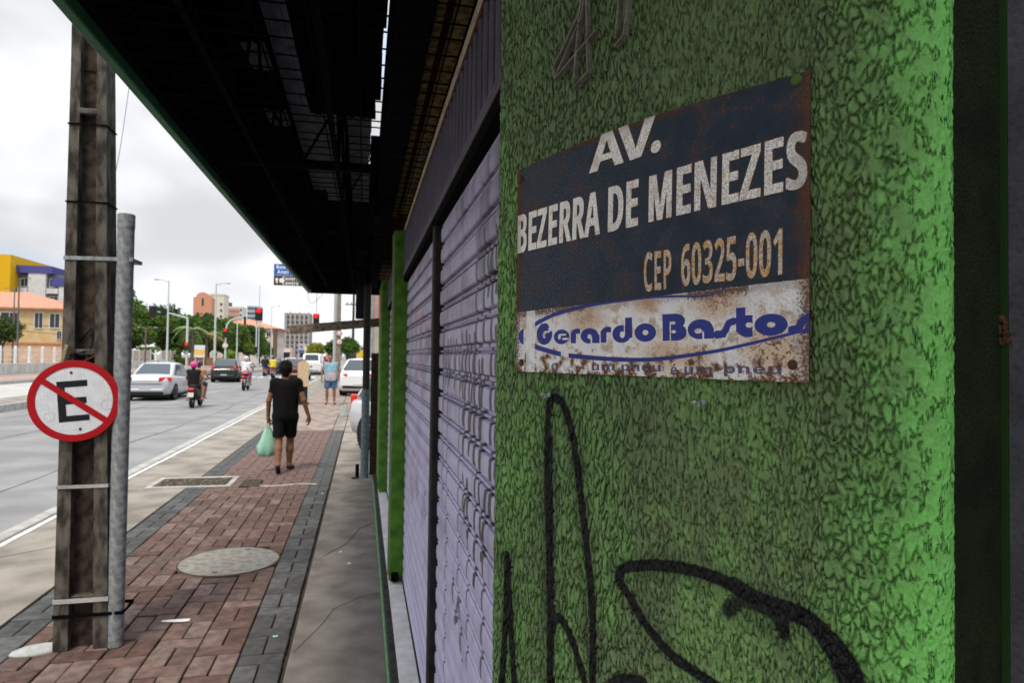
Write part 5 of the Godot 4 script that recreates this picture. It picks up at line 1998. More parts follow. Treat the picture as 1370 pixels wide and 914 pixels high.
func tree(called: String, label: String, category: String, at: Vector3, height: float, spread: float, base: Color, sd: int, n: int, size: float, group := "", low := 0.35) -> void:
	var r := RandomNumberGenerator.new()
	r.seed = sd
	var t := thing(called, label, category, at, 0.0, group)
	var g := G.new()
	var fork := Vector3(r.randf_range(-0.2, 0.2), height * low, r.randf_range(-0.2, 0.2))
	g.tube([Vector3.ZERO, fork * 0.5 + Vector3(0.08, 0, 0), fork], height * 0.03, height * 0.02, 8)
	var blobs := []
	for k in 7:
		var a: float = TAU * k / 7 + r.randf_range(-0.4, 0.4)
		var tip := Vector3(cos(a) * spread * r.randf_range(0.35, 0.68), height * r.randf_range(low + 0.15, 0.86), sin(a) * spread * r.randf_range(0.35, 0.68))
		g.tube([fork, fork.lerp(tip, 0.5) + Vector3(0, height * 0.03, 0), tip], height * 0.013, height * 0.004, 5)
		blobs.append([tip, Vector3(spread * r.randf_range(0.32, 0.5), height * r.randf_range(0.10, 0.17), spread * r.randf_range(0.32, 0.5))])
	blobs.append([Vector3(0, height * 0.82, 0), Vector3(spread * 0.45, height * 0.18, spread * 0.45)])
	blobs.append([Vector3(0, height * (low + 0.25), 0), Vector3(spread * 0.7, height * 0.16, spread * 0.7)])
	put("trunk", g, stone(Color(0.06, 0.045, 0.03), Color(0.12, 0.09, 0.065), 0.6, 661, 0.95, 0.0) if not M.has("bark") else M.bark, t)
	crown(t, blobs, n, size, base, sd)

func trees() -> void:
	M.bark = stone(Color(0.055, 0.042, 0.03), Color(0.12, 0.095, 0.07), 0.6, 663, 0.95, 0.0)
	var dk := Color(0.045, 0.095, 0.022)
	var md := Color(0.080, 0.150, 0.030)
	var lt := Color(0.16, 0.25, 0.045)
	tree("street_tree", "small leafy street tree before the ochre house", "tree", Vector3(-28.6, 0, -62), 4.6, 1.9, Color(0.05, 0.085, 0.022), 701, 520, 0.2, "", 0.42)
	var list := [[-30.6, -94, 10.6, 4.6, md, "large tree with the tallest crown right behind the conduit pipe"], [-33.2, -104, 9.8, 4.6, dk, "dark broad tree under the street lamp's left arm"], [-30.4, -100, 8.8, 4.2, md, "broad green tree behind the beige fence's left end"],
		[-29.5, -112, 9.4, 5.0, dk, "dark dense tree behind the overhead signal heads"], [-26.6, -108, 7.6, 3.8, md, "rounded tree just left of the palms"], [-24.8, -118, 8.2, 4.5, dk, "dark tree directly behind the palms"],
		[-21.2, -112, 7.4, 4.2, md, "green tree right of the palms behind the tall lamp"], [-19.0, -120, 6.6, 3.6, dk, "dark tree behind the curved signal pole"], [-18.2, -128, 5.4, 2.6, md, "smaller tree before the white flats' left end"]]
	var i := 0
	for q in list:
		tree("leafy_tree", q[5], "tree", Vector3(q[0], 0, q[1]), q[2], q[3], q[4], 711 + i, 900, 0.42, "trees behind the far fence", 0.22)
		i += 1
	for q in [[-27.2, -84, 2.6, 1.9, lt, "bright lime bush behind the beige fence's left panels"], [-26.8, -92, 2.5, 1.9, md, "green bush behind the beige fence's gap"], [-25.2, -100, 2.4, 1.6, md, "green bush left of the orange planter wall"], [-18.0, -100, 2.2, 1.1, lt, "small light green bush right of the tall lamp"]]:
		tree("bush", q[5], "bush", Vector3(q[0], 0, q[1]), q[2], q[3], q[4], 731 + i, 380, 0.24, "bushes along the far fence", 0.1)
		i += 1
	tree("round_tree", "clipped round ficus tree behind the concrete pole on the right", "tree", Vector3(-1.15, 0, -58), 3.3, 1.15, Color(0.06, 0.12, 0.02), 751, 520, 0.16, "", 0.5)
	tree("round_tree", "leafy tree partly hidden left of the right hand concrete pole", "tree", Vector3(-2.55, 0, -61), 3.1, 0.85, Color(0.05, 0.10, 0.02), 753, 380, 0.16, "", 0.5)
	tree("flowering_tree", "low yellow green tree far down the avenue above the van", "tree", Vector3(-7.6, 0, -112), 3.7, 1.75, Color(0.22, 0.26, 0.03), 755, 420, 0.22, "", 0.4)
	tree("young_tree", "young bright green tree in front of the white flats", "tree", Vector3(-17.4, 0, -112), 3.9, 1.2, Color(0.11, 0.2, 0.03), 757, 300, 0.22, "", 0.4)
	# palms
	var k := 0
	for q in [[-22.9, -99.5, 7.0, "left palm tree with pale drooping fronds above the billboard"], [-21.4, -101, 6.1, "right palm tree with a browning skirt of fronds"]]:
		var t := thing("palm_tree", q[3], "tree", Vector3(q[0], 0, q[1]), 0.0, "palm trees on the far side")
		var g := G.new()
		g.tube([Vector3.ZERO, Vector3(0.08, q[2] * 0.4, 0), Vector3(-0.04, q[2] * 0.72, 0)], 0.24, 0.15, 9)
		put("trunk", g, stone(Color(0.17, 0.14, 0.11), Color(0.27, 0.23, 0.19), 0.7, 771, 0.9, 0.0) if k == 0 else get_node("palm_tree/trunk").material_override, t)
		var r := RandomNumberGenerator.new()
		r.seed = 800 + k
		for f in 16:
			var a: float = TAU * f / 16 + r.randf_range(-0.15, 0.15)
			var tilt: float = r.randf_range(0.15, 1.2)
			g = G.new()
			var out := Vector3(cos(a), 0, sin(a))
			var side := Vector3(-sin(a), 0, cos(a))
			var pts := []
			for s in 8:
				var v: float = float(s) / 7
				pts.append(Vector3(-0.04, q[2] * 0.72, 0) + out * v * 2.5 + Vector3(0, sin(tilt) * v * 2.2 - v * v * 2.4, 0))
			g.tube(pts, 0.03, 0.01, 4)
			for s in 24:
				var v: float = 0.12 + 0.88 * s / 23.0
				var p: Vector3 = pts[int(v * 6.99)].lerp(pts[mini(int(v * 6.99) + 1, 7)], v * 6.99 - int(v * 6.99))
				var l: float = 0.75 * sin(PI * (0.15 + 0.8 * v))
				for w in [-1.0, 1.0]:
					g.tri(p, p + out * 0.10, p + side * w * l + out * l * 0.5 - Vector3(0, 0.35 * l, 0))
			put("frond", g, flat(Color(0.20, 0.27, 0.09) if (k == 0 or f > 3) else Color(0.34, 0.20, 0.09), 0.6), t)
		k += 1

# ---------------------------------------------------------------- street furniture
func lamp(label: String, at: Vector3, height: float, arms: Array, m: Material, r := 0.09) -> void:
	var t := thing("street_lamp", label, "street lamp", at, 0.0, "street lamps along the avenue")
	var g := G.new()
	g.tube([Vector3.ZERO, Vector3(0, height * 0.5, 0), Vector3(0, height, 0)], r, r * 0.55, 8)
	put("pole", g, m, t)
	for a in arms:
		g = G.new()
		g.tube([Vector3(0, height - 0.15, 0), Vector3(a * 0.5, height + 0.02, 0), Vector3(a, height + 0.05, 0)], r * 0.45, r * 0.35, 6)
		put("arm", g, m, t)
		g = G.new()
		g.box(Vector3(a * 1.18, height + 0.05, 0), Vector3(absf(a) * 0.42, 0.09, 0.22), 0.03)
		put("lamp_head", g, M.steel, t)

func signal_head(t: Node, at: Vector3, w: float, h: float, lit: bool) -> void:
	var g := G.new()
	g.box(Vector3.ZERO, Vector3(w, h, 0.22), 0.03)
	var o := put("signal_head", g, M.black_plastic, t, at)
	var red := flat(Color(0.5, 0.02, 0.015), 0.3)
	if lit:
		red.emission_enabled = true
		red.emission = Color(1.0, 0.10, 0.06)
		red.emission_energy_multiplier = 0.35
	for k in 3:
		g = G.new()
		g.lathe([Vector2(w * 0.36, 0), Vector2(w * 0.3, 0.02), Vector2(0, 0.03)], 14, Vector3(0, h * (0.31 - 0.31 * k), 0.11), Basis(Vector3(1, 0, 0), Vector3(0, 0, 1), Vector3(0, -1, 0)))
		put("signal_lens", g, red if k == 0 and lit else flat(Color(0.02, 0.02, 0.02), 0.3), o)
	if lit:
		var l := OmniLight3D.new()
		l.name = "signal_light"
		l.light_color = Color(1.0, 0.15, 0.1)
		l.light_energy = 0.15
		l.light_size = w * 0.3
		l.omni_range = 6.0
		l.omni_attenuation = 2.0
		l.shadow_enabled = true
		l.position = Vector3(0, h * 0.31, 0.32)
		o.add_child(l)

func street_furniture() -> void:
	lamp("dark street lamp before the ochre house with arm to the right", Vector3(-26.5, 0, -60), 7.45, [0.55], flat(Color(0.12, 0.12, 0.12), 0.7), 0.09)
	lamp("street lamp half hidden left of the concrete utility pole", Vector3(-27.7, 0, -62), 6.8, [-0.55], flat(Color(0.14, 0.13, 0.13), 0.7), 0.08)
	lamp("tall pale street lamp with arm to the left above the beige fence", Vector3(-16.2, 0, -62), 7.9, [-0.8], M.grey_pole, 0.10)
	lamp("tallest street lamp with arm to the right beside the pink tower", Vector3(-15.05, 0, -75), 9.05, [1.0], M.grey_pole, 0.13)
	lamp("thin pole of the lamp standing behind the red overhead signal", Vector3(-11.75, 0, -82), 9.7, [], M.grey_pole, 0.07)
	lamp("plain pale green pole under the curved signal arm", Vector3(-13.75, 0, -80), 5.7, [], flat(Color(0.42, 0.52, 0.45), 0.6), 0.10)
	lamp("faint distant street lamp left of the grey brown tower", Vector3(-15.2, 0, -120), 9.9, [1.0], flat(Color(0.5, 0.5, 0.5), 0.7), 0.09)
	lamp("old brown lamp post with two pale arms before the trees", Vector3(-20.2, 0, -70), 4.1, [-0.5, 0.75], flat(Color(0.14, 0.11, 0.09), 0.8), 0.11)
	# signals
	var t := thing("traffic_signal", "pale signal pole with long arm carrying two overhead heads to the left", "traffic light", Vector3(-15.6, 0, -66), 0.0, "traffic lights at the crossing")
	var g := G.new()
	g.tube([Vector3.ZERO, Vector3(0, 4.6, 0), Vector3(-0.05, 5.0, 0)], 0.11, 0.09, 8)
	g.tube([Vector3(-0.05, 4.95, 0), Vector3(-1.6, 5.35, 0), Vector3(-3.3, 5.5, 0)], 0.07, 0.05, 7)
	put("pole", g, M.grey_pole, t)
	signal_head(t, Vector3(-2.85, 5.45, 0.18), 0.62, 0.95, false)
	signal_head(t, Vector3(-1.95, 5.42, 0.18), 0.5, 0.5, false)
	signal_head(t, Vector3(0.02, 2.35, 0.2), 0.34, 0.72, true)
	t = thing("traffic_signal", "pale green signal pole with curved arm, red lamp and round white sign", "traffic light", Vector3(-14.95, 0, -80), 0.0, "traffic lights at the crossing")
	g = G.new()
	g.tube([Vector3.ZERO, Vector3(0, 4.3, 0), Vector3(0.12, 5.0, 0), Vector3(0.5, 5.5, 0), Vector3(1.2, 5.8, 0), Vector3(2.0, 5.95, 0)], 0.11, 0.06, 8)
	put("pole", g, flat(Color(0.44, 0.54, 0.48), 0.6), t)
	signal_head(t, Vector3(0.0, 4.05, 0.2), 0.42, 1.0, true)
	signal_head(t, Vector3(2.0, 5.5, 0.1), 0.22, 0.9, false)
	g = G.new()
	g.lathe([Vector2(0.29, 0), Vector2(0.29, 0.02), Vector2(0, 0.02)], 20, Vector3(0, 2.65, 0.14), Basis(Vector3(1, 0, 0), Vector3(0, 0, 1), Vector3(0, -1, 0)))
	put("round_sign", g, flat(Color(0.62, 0.52, 0.5), 0.6), t)
	t = thing("traffic_signal", "large overhead signal showing red above the median and the black car", "traffic light", Vector3(-11.72, 0, -80), 0.0, "traffic lights at the crossing")
	g = G.new()
	g.tube([Vector3.ZERO, Vector3(0, 5.9, 0)], 0.09, 0.07, 8)
	put("pole", g, M.grey_pole, t)
	signal_head(t, Vector3(0.25, 6.2, 0.2), 0.8, 1.35, true)
	signal_head(t, Vector3(0.0, 2.2, 0.2), 0.3, 0.75, false)
	t = thing("traffic_signal", "hanging signal showing red seen just above the wooden plank", "traffic light", Vector3(-3.30, 0, -50), 0.0, "traffic lights at the crossing")
	g = G.new()
	g.tube([Vector3(0, 3.6, 0), Vector3(0, 6.85, 0)], 0.035, -1.0, 6)
	g.tube([Vector3(0, 6.8, 0), Vector3(1.35, 6.8, 0)], 0.06, -1.0, 6)
	g.tube([Vector3(1.35, 0, 0), Vector3(1.35, 7.0, 0)], 0.075, 0.06, 8)
	put("pole", g, M.grey_pole, t)
	signal_head(t, Vector3(0, 4.25, 0.1), 0.42, 0.85, true)
	# direction sign
	t = thing("direction_sign", "blue and brown overhead direction sign partly hidden by the awning", "road sign", Vector3(-4.6, 7.15, -48))
	g = G.new()
	g.box(Vector3(0, 0.36, 0), Vector3(2.8, 0.76, 0.05), 0.01)
	put("blue_panel", g, flat(Color(0.012, 0.10, 0.42), 0.5), t)
	g = G.new()
	g.box(Vector3(0, -0.38, 0.002), Vector3(2.8, 0.68, 0.05), 0.01)
	put("brown_panel", g, flat(Color(0.06, 0.038, 0.035), 0.5), t)
	var font := SystemFont.new()
	font.font_names = PackedStringArray(["Droid Sans"])
	font.font_weight = 700
	for q in [["Rodov", -0.75, 0.53, 0.26], ["Anel Viário", -0.28, 0.20, 0.26], ["Centro", -0.32, -0.25, 0.25], ["Centro", -0.32, -0.55, 0.25]]:
		var tm := TextMesh.new()
		tm.font = font
		tm.text = q[0]
		tm.font_size = 48
		tm.pixel_size = q[3] / 36.0
		tm.depth = 0.006
		put("lettering", tm, M.white_plain, t, Vector3(q[1], q[2], 0.034))
	g = G.new()
	g.prism(PackedVector2Array([Vector2(-0.05, -0.2), Vector2(0.05, -0.2), Vector2(0.05, 0.02), Vector2(0.13, 0.02), Vector2(0, 0.2), Vector2(-0.13, 0.02), Vector2(-0.05, 0.02)]), 0.036, 0.028, Basis.IDENTITY, Vector3(-1.2, -0.38, 0))
	g.box(Vector3(-0.88, -0.38, 0.03), Vector3(0.3, 0.28, 0.008))
	put("symbols", g, M.white_plain, t)
	g = G.new()
	g.tube([Vector3(-1.0, -0.1, -0.08), Vector3(2.65, -0.1, -0.08)], 0.06, -1.0, 7)
	g.tube([Vector3(2.65, -7.15, -0.08), Vector3(2.65, 0.2, -0.08)], 0.085, -1.0, 8)
	put("gantry", g, M.grey_pole, t)
	# concrete pole on the right pavement with round signs
	t = thing("utility_pole", "square concrete pole with round signs beyond the tank top man", "utility pole", Vector3(-1.62, 0, -46.6))
	g = G.new()
	tbox(g, -0.17, 0.17, -0.14, 0.14, 0.0, -0.10, 0.10, -0.09, 0.09, 9.5)
	put("shaft", g, stone(Color(0.20, 0.17, 0.14), Color(0.33, 0.29, 0.25), 0.8, 821, 0.95, 0.1), t)
	for q in [[2.62, 0.2], [3.2, 0.2]]:
		g = G.new()
		g.lathe([Vector2(q[1], 0), Vector2(q[1], 0.015), Vector2(q[1] * 0.8, 0.016)], 20, Vector3(0.06, q[0], 0.17), Basis(Vector3(1, 0, 0), Vector3(0, 0, 1), Vector3(0, -1, 0)))
		put("sign_rim", g, flat(Color(0.45, 0.08, 0.09), 0.6), t)
		g = G.new()
		g.lathe([Vector2(q[1] * 0.8, 0), Vector2(q[1] * 0.8, 0.018), Vector2(0, 0.018)], 20, Vector3(0.06, q[0], 0.17), Basis(Vector3(1, 0, 0), Vector3(0, 0, 1), Vector3(0, -1, 0)))
		put("sign_face", g, flat(Color(0.6, 0.56, 0.55), 0.6), t)
	for q in [[-0.95, -66.0, 8.5, "first dark timber pole behind the round ficus tree"], [0.25, -74.0, 8.0, "second dark timber pole farther right of the ficus tree"]]:
		g = G.new()
		g.tube([Vector3.ZERO, Vector3(0, q[2], 0)], 0.14, 0.1, 8)
		for j in 2:
			g.box(Vector3(0, q[2] - 0.5 - j * 1.4, 0), Vector3(1.6, 0.1, 0.1))
			for w in [-0.6, -0.2, 0.2, 0.6]:
				g.tube([Vector3(w, q[2] - 0.45 - j * 1.4, 0), Vector3(w, q[2] - 0.25 - j * 1.4, 0)], 0.035, -1.0, 6)
		tag(put("timber_pole", g, flat(Color(0.06, 0.05, 0.045), 0.9), null, Vector3(q[0], 0, q[1])), q[3], "utility pole", "timber poles on the right")
	# billboard
	t = thing("billboard", "small white and yellow billboard under the palm trees", "billboard", Vector3(-18.7, 0, -85))
	for q in [[2.2, 2.72, flat(Color(0.6, 0.62, 0.64), 0.7)], [1.55, 2.2, flat(Color(0.65, 0.45, 0.13), 0.7)], [1.3, 1.55, flat(Color(0.62, 0.62, 0.58), 0.7)]]:
		g = G.new()
		g.box(Vector3(0, (q[0] + q[1]) * 0.5, 0), Vector3(1.15, q[1] - q[0], 0.08))
		put("panel", g, q[2], t)
	g = G.new()
	for x in [-0.45, 0.45]:
		g.tube([Vector3(x, 0, -0.06), Vector3(x, 2.6, -0.06)], 0.05, -1.0, 6)
	put("legs", g, M.grey_pole, t)
	# beige pavement totem
	t = thing("pavement_totem", "beige round topped advertising totem on dark stand behind the walking man", "sign", Vector3(-2.02, 0, -24.5), -0.1)
	g = G.new()
	var o := PackedVector2Array([Vector2(-0.185, 0.62), Vector2(0.185, 0.62), Vector2(0.185, 1.42)])
	for k in 7:
		var a: float = PI * k / 6
		o.append(Vector2(cos(a) * 0.17, 1.43 + sin(a) * 0.08))
	o.append(Vector2(-0.185, 1.42))
	g.prism(o, 0.03, -0.03)
	put("panel", g, stone(Color(0.55, 0.38, 0.22), Color(0.66, 0.5, 0.33), 0.4, 823, 0.8, 0.0), t)
	g = G.new()
	g.box(Vector3(0, 0.34, -0.04), Vector3(0.30, 0.56, 0.06), 0.01)
	g.box(Vector3(0, 0.03, 0), Vector3(0.40, 0.06, 0.35), 0.01)
	put("stand", g, M.black_plastic, t)
	# small things on the pavement
	t = thing("litter_bin", "small pale bucket on the pavement by the silver car", "bucket", Vector3(-0.50, 0, -19.5))
	g = G.new()
	g.lathe([Vector2(0.10, 0), Vector2(0.14, 0.3), Vector2(0.13, 0.3), Vector2(0.11, 0.03)], 14)
	put("bucket", g, flat(Color(0.45, 0.46, 0.42), 0.7), t)
	g = G.new()
	g.tube([Vector3(-0.135, 0.29, 0), Vector3(-0.07, 0.38, 0), Vector3(0.07, 0.38, 0), Vector3(0.135, 0.29, 0)], 0.006, -1.0, 5)
	put("handle", g, M.black_iron, t)

# ---------------------------------------------------------------- vehicles
# forward is -z; sizes in metres; deck 0.0 makes a hatchback or van, more a boot
func car(called: String, label: String, category: String, at: Vector3, turn: float, paint: Material, o: Dictionary) -> Node3D:
	var t := thing(called, label, category, at, turn, o.get("group", "cars on the avenue"))
	var L: float = o.get("l", 4.3) * 0.5
	var w: float = o.get("w", 1.74) * 0.5
	var H: float = o.get("h", 1.47)
	var belt: float = o.get("belt", 0.93)
	var deck: float = o.get("deck", 0.55)
	var gb: float = o.get("ground", 0.2)
	var van: bool = o.get("van", false)
	var hood: float = belt - 0.04 if not van else belt + 0.0
	# lower body: stations (z, bottom, top, half width)
	var st := []
	if van:
		st = [[L, gb + 0.16, belt - 0.04, w * 0.90], [L - 0.05, gb + 0.06, belt, w * 0.97], [L - 0.4, gb, belt, w], [0, gb, belt, w], [-L + 0.35, gb, belt - 0.03, w], [-L + 0.06, gb + 0.05, belt - 0.12, w * 0.96], [-L, gb + 0.15, belt - 0.2, w * 0.88]]
	else:
		st = [[L, gb + 0.20, belt - 0.16, w * 0.80], [L - 0.04, gb + 0.10, belt - 0.03, w * 0.90], [L - 0.16, gb + 0.03, belt + (0.05 if deck > 0.2 else 0.0), w * 0.965], [L - 0.55, gb, belt + (0.05 if deck > 0.2 else 0.0), w], [0.2, gb - 0.02, belt, w], [-L * 0.45, gb - 0.02, hood, w], [-L + 0.55, gb, hood - 0.10, w * 0.985], [-L + 0.16, gb + 0.04, hood - 0.20, w * 0.93], [-L, gb + 0.16, hood - 0.32, w * 0.78]]
	var rows := []
	for s in st:
		var b: float = s[1]
		var u: float = s[2]
		var q: float = s[3]
		var half := [Vector2(0.0, b), Vector2(q * 0.82, b), Vector2(q * 0.95, b + 0.08), Vector2(q * 0.995, lerpf(b, u, 0.35)), Vector2(q, lerpf(b, u, 0.62)), Vector2(q * 0.975, u - 0.10), Vector2(q * 0.93, u - 0.03), Vector2(q * 0.82, u), Vector2(0.0, u + 0.025)]
		var row := PackedVector3Array()
		for p in half:
			row.append(Vector3(p.x, p.y, s[0]))
		for i in range(half.size() - 2, 0, -1):
			row.append(Vector3(-half[i].x, half[i].y, s[0]))
		rows.append(row)
	rows.reverse()
	var g := G.new()
	g.loft(rows)
	var body := put("body", g, paint, t)
	# cabin
	var zr: float = L - 0.10 - deck
	var roof_r: float = zr - o.get("rake", 0.5)
	var zf: float = -L + (0.16 if van else 1.05)
	var roof_f: float = zf + (0.45 if van else 0.75)
	var wr: float = w * (0.86 if van else 0.70)
	var hb: float = w * 0.93
	var cab := [[zf, belt - 0.02, hb * 0.98, hb * 0.9], [roof_f, H - 0.03, hb, wr], [lerpf(roof_f, roof_r, 0.4), H, hb, wr], [roof_r, H - 0.03, hb, wr], [zr, belt + (0.04 if deck > 0.2 else 0.0) + (0.0), hb * 0.97, hb * 0.88]]
	rows = []
	for s in cab:
		var row := PackedVector3Array()
		var base: float = belt - 0.05
		var top: float = s[1]
		var mid: float = lerpf(base, top, 0.9)
		var half := [Vector2(s[2], base), Vector2(lerpf(s[2], s[3], 0.88), mid), Vector2(s[3] * 0.90, lerpf(base, top, 0.985)), Vector2(s[3] * 0.5, top + 0.012), Vector2(0, top + 0.018)]
		for p in half:
			row.append(Vector3(p.x, p.y, s[0]))
		for i in range(half.size() - 2, -1, -1):
			row.append(Vector3(-half[i].x, half[i].y, s[0]))
		rows.append(row)
	g = G.new()
	g.loft(rows)
	put("roof", g, paint, t)
	# glass: rear, front and side panes, a few millimetres proud
	var pane := func(called_: String, a: Vector3, b: Vector3, c: Vector3, d: Vector3, out: Vector3) -> void:
		var gg := G.new()
		gg.quad(a + out, b + out, c + out, d + out)
		put(called_, gg, M.car_glass, t)
	var rb: float = (0.86 if deck > 0.2 else 0.92) if not van else 0.8
	var base_y: float = belt + 0.045
	var rn := Vector3(0, zr - roof_r, H - belt).normalized() * 0.022
	var y0: float = lerpf(base_y, H, o.get("glass_low", 0.10))
	var y1: float = lerpf(base_y, H, 0.86)
	var zat := func(y: float) -> float: return lerpf(zr, roof_r, clampf((y - belt - 0.03) / (H - belt - 0.05), 0.0, 1.0))
	var wat := func(y: float) -> float: return lerpf(hb * 0.92, wr * 0.93, (y - belt) / (H - belt)) * rb
	pane.call("rear_window", Vector3(-wat.call(y0), y0, zat.call(y0)), Vector3(wat.call(y0), y0, zat.call(y0)), Vector3(wat.call(y1) * 0.94, y1, zat.call(y1)), Vector3(-wat.call(y1) * 0.94, y1, zat.call(y1)), rn)
	var fn := Vector3(0, roof_f - zf, -(H - belt)).normalized() * 0.02
	var zft := func(y: float) -> float: return lerpf(zf, roof_f, (y - belt) / (H - belt))
	pane.call("windscreen", Vector3(wat.call(y0), y0, zft.call(y0)), Vector3(-wat.call(y0), y0, zft.call(y0)), Vector3(-wat.call(y1) * 0.94, y1, zft.call(y1)), Vector3(wat.call(y1) * 0.94, y1, zft.call(y1)), fn)
	for s in [-1.0, 1.0]:
		var n := Vector3(s * 0.014, 0.005, 0)
		var xs := func(y: float) -> float: return s * lerpf(hb, lerpf(hb, wr, 0.88), (y - belt + 0.05) / (H - belt) / 0.93)
		var ya: float = belt + 0.03
		var yb: float = lerpf(belt, H, 0.84)
		var zA: float = lerpf(zr, roof_r, 0.25) - 0.12
		var zB: float = roof_r - 0.02
		var zC: float = zf + 0.22
		var zD: float = roof_f + 0.05
		var zm: float = lerpf(zB, zD, 0.46)
		for part in [[zA, zB, zm + 0.03, zm + 0.03], [zm - 0.03, zm - 0.03, zC, zD]]:
			var a := Vector3(xs.call(ya), ya, part[0])
			var b := Vector3(xs.call(ya), ya, part[2])
			var c := Vector3(xs.call(yb), yb, part[3])
			var d := Vector3(xs.call(yb), yb, part[1])
			if s > 0:
				pane.call("side_window", a, b, c, d, n)
			else:
				pane.call("side_window", b, a, d, c, n)
		# lamps, mirrors, handles
		g = G.new()
		var ly: float = o.get("lamp_y", belt - 0.13)
		g.box(Vector3.ZERO, o.get("lamp", Vector3(0.34, 0.15, 0.12)), 0.03, Basis(Vector3.UP, s * 0.35))
		put("tail_light", g, M.tail_red, t, Vector3(s * w * o.get("lamp_x", 0.76), ly, L - o.get("lamp_in", 0.10)))
		g = G.new()
		g.box(Vector3.ZERO, Vector3(0.36, 0.14, 0.2), 0.04, Basis(Vector3.UP, -s * 0.4))
		put("headlight", g, M.rim, t, Vector3(s * w * 0.66, hood - 0.22, -L + 0.17))
		g = G.new()
		g.box(Vector3.ZERO, Vector3(0.18, 0.12, 0.09), 0.03)
		put("mirror", g, paint, t, Vector3(s * (w + 0.06), belt + 0.06, zf + 0.35))
		for z in [0.35, -0.65]:
			g = G.new()
			g.box(Vector3.ZERO, Vector3(0.03, 0.03, 0.17), 0.01)
			put("door_handle", g, paint, t, Vector3(s * (w * 0.99), belt - 0.13, z))
		for z in [L - 0.82, -L + 0.80]:
			g = G.new()
			var R: float = o.get("wheel", 0.31)
			var ax := Basis(Vector3(0, 0, -1), Vector3(1, 0, 0), Vector3(0, -1, 0))
			g.lathe([Vector2(R * 0.72, -0.10), Vector2(R * 0.94, -0.10), Vector2(R, -0.07), Vector2(R, 0.07), Vector2(R * 0.94, 0.10), Vector2(R * 0.66, 0.10)], 22, Vector3.ZERO, ax)
			var wh := put("wheel", g, M.tyre, t, Vector3(s * (w - 0.095), R, z))
			g = G.new()
			g.lathe([Vector2(R * 0.68, s * 0.085 - 0.004), Vector2(R * 0.66, s * 0.102), Vector2(R * 0.2, s * 0.085), Vector2(0, s * 0.095)] if s > 0 else [Vector2(0, -0.095), Vector2(R * 0.2, -0.085), Vector2(R * 0.66, -0.102), Vector2(R * 0.68, -0.081)], 14, Vector3.ZERO, ax)
			put("rim", g, M.rim, wh)
			g = G.new()
			g.lathe([Vector2(R * 1.16, -0.012), Vector2(R * 1.16, 0.012)], 22, Vector3(s * (w - 0.008), R, z), ax)
			put("wheel_arch", g, M.tyre, t)
	g = G.new()
	g.box(Vector3.ZERO, Vector3(0.40, 0.13, 0.02), 0.005)
	put("number_plate", g, flat(Color(0.42, 0.43, 0.44), 0.5), t, Vector3(0, o.get("plate_y", 0.47), L + 0.012))
	g = G.new()
	g.box(Vector3.ZERO, Vector3(w * 1.5, 0.14, 0.16), 0.04)
	put("bumper", g, o.get("bumper", paint), t, Vector3(0, gb + 0.22, L - 0.055))
	if deck > 0.2:
		g = G.new()
		g.box(Vector3.ZERO, Vector3(w * 1.45, 0.10, 0.05), 0.02)
		put("lower_valance", g, M.black_plastic, t, Vector3(0, gb + 0.10, L - 0.02))
		g = G.new()
		g.box(Vector3.ZERO, Vector3(w * 1.35, 0.018, 0.03), 0.006)
		put("boot_seam", g, M.black_plastic, t, Vector3(0, belt - 0.27, L + 0.004))
	g = G.new()
	g.box(Vector3(0, 0.20, 0), Vector3(w * 1.7, 0.16, L * 1.75))
	put("underside", g, M.tyre, t)
	g = G.new()
	g.tube([Vector3(0, H - 0.02, roof_r - 0.1), Vector3(0, H + 0.16, roof_r + 0.08)], 0.006, 0.003, 5)
	put("aerial", g, M.black_plastic, t)
	return t

func paint(c: Color, metal := 0.0) -> StandardMaterial3D:
	var m := flat(c, 0.35, metal)
	m.clearcoat_enabled = true
	m.clearcoat = 0.8
	m.clearcoat_roughness = 0.08
	return m

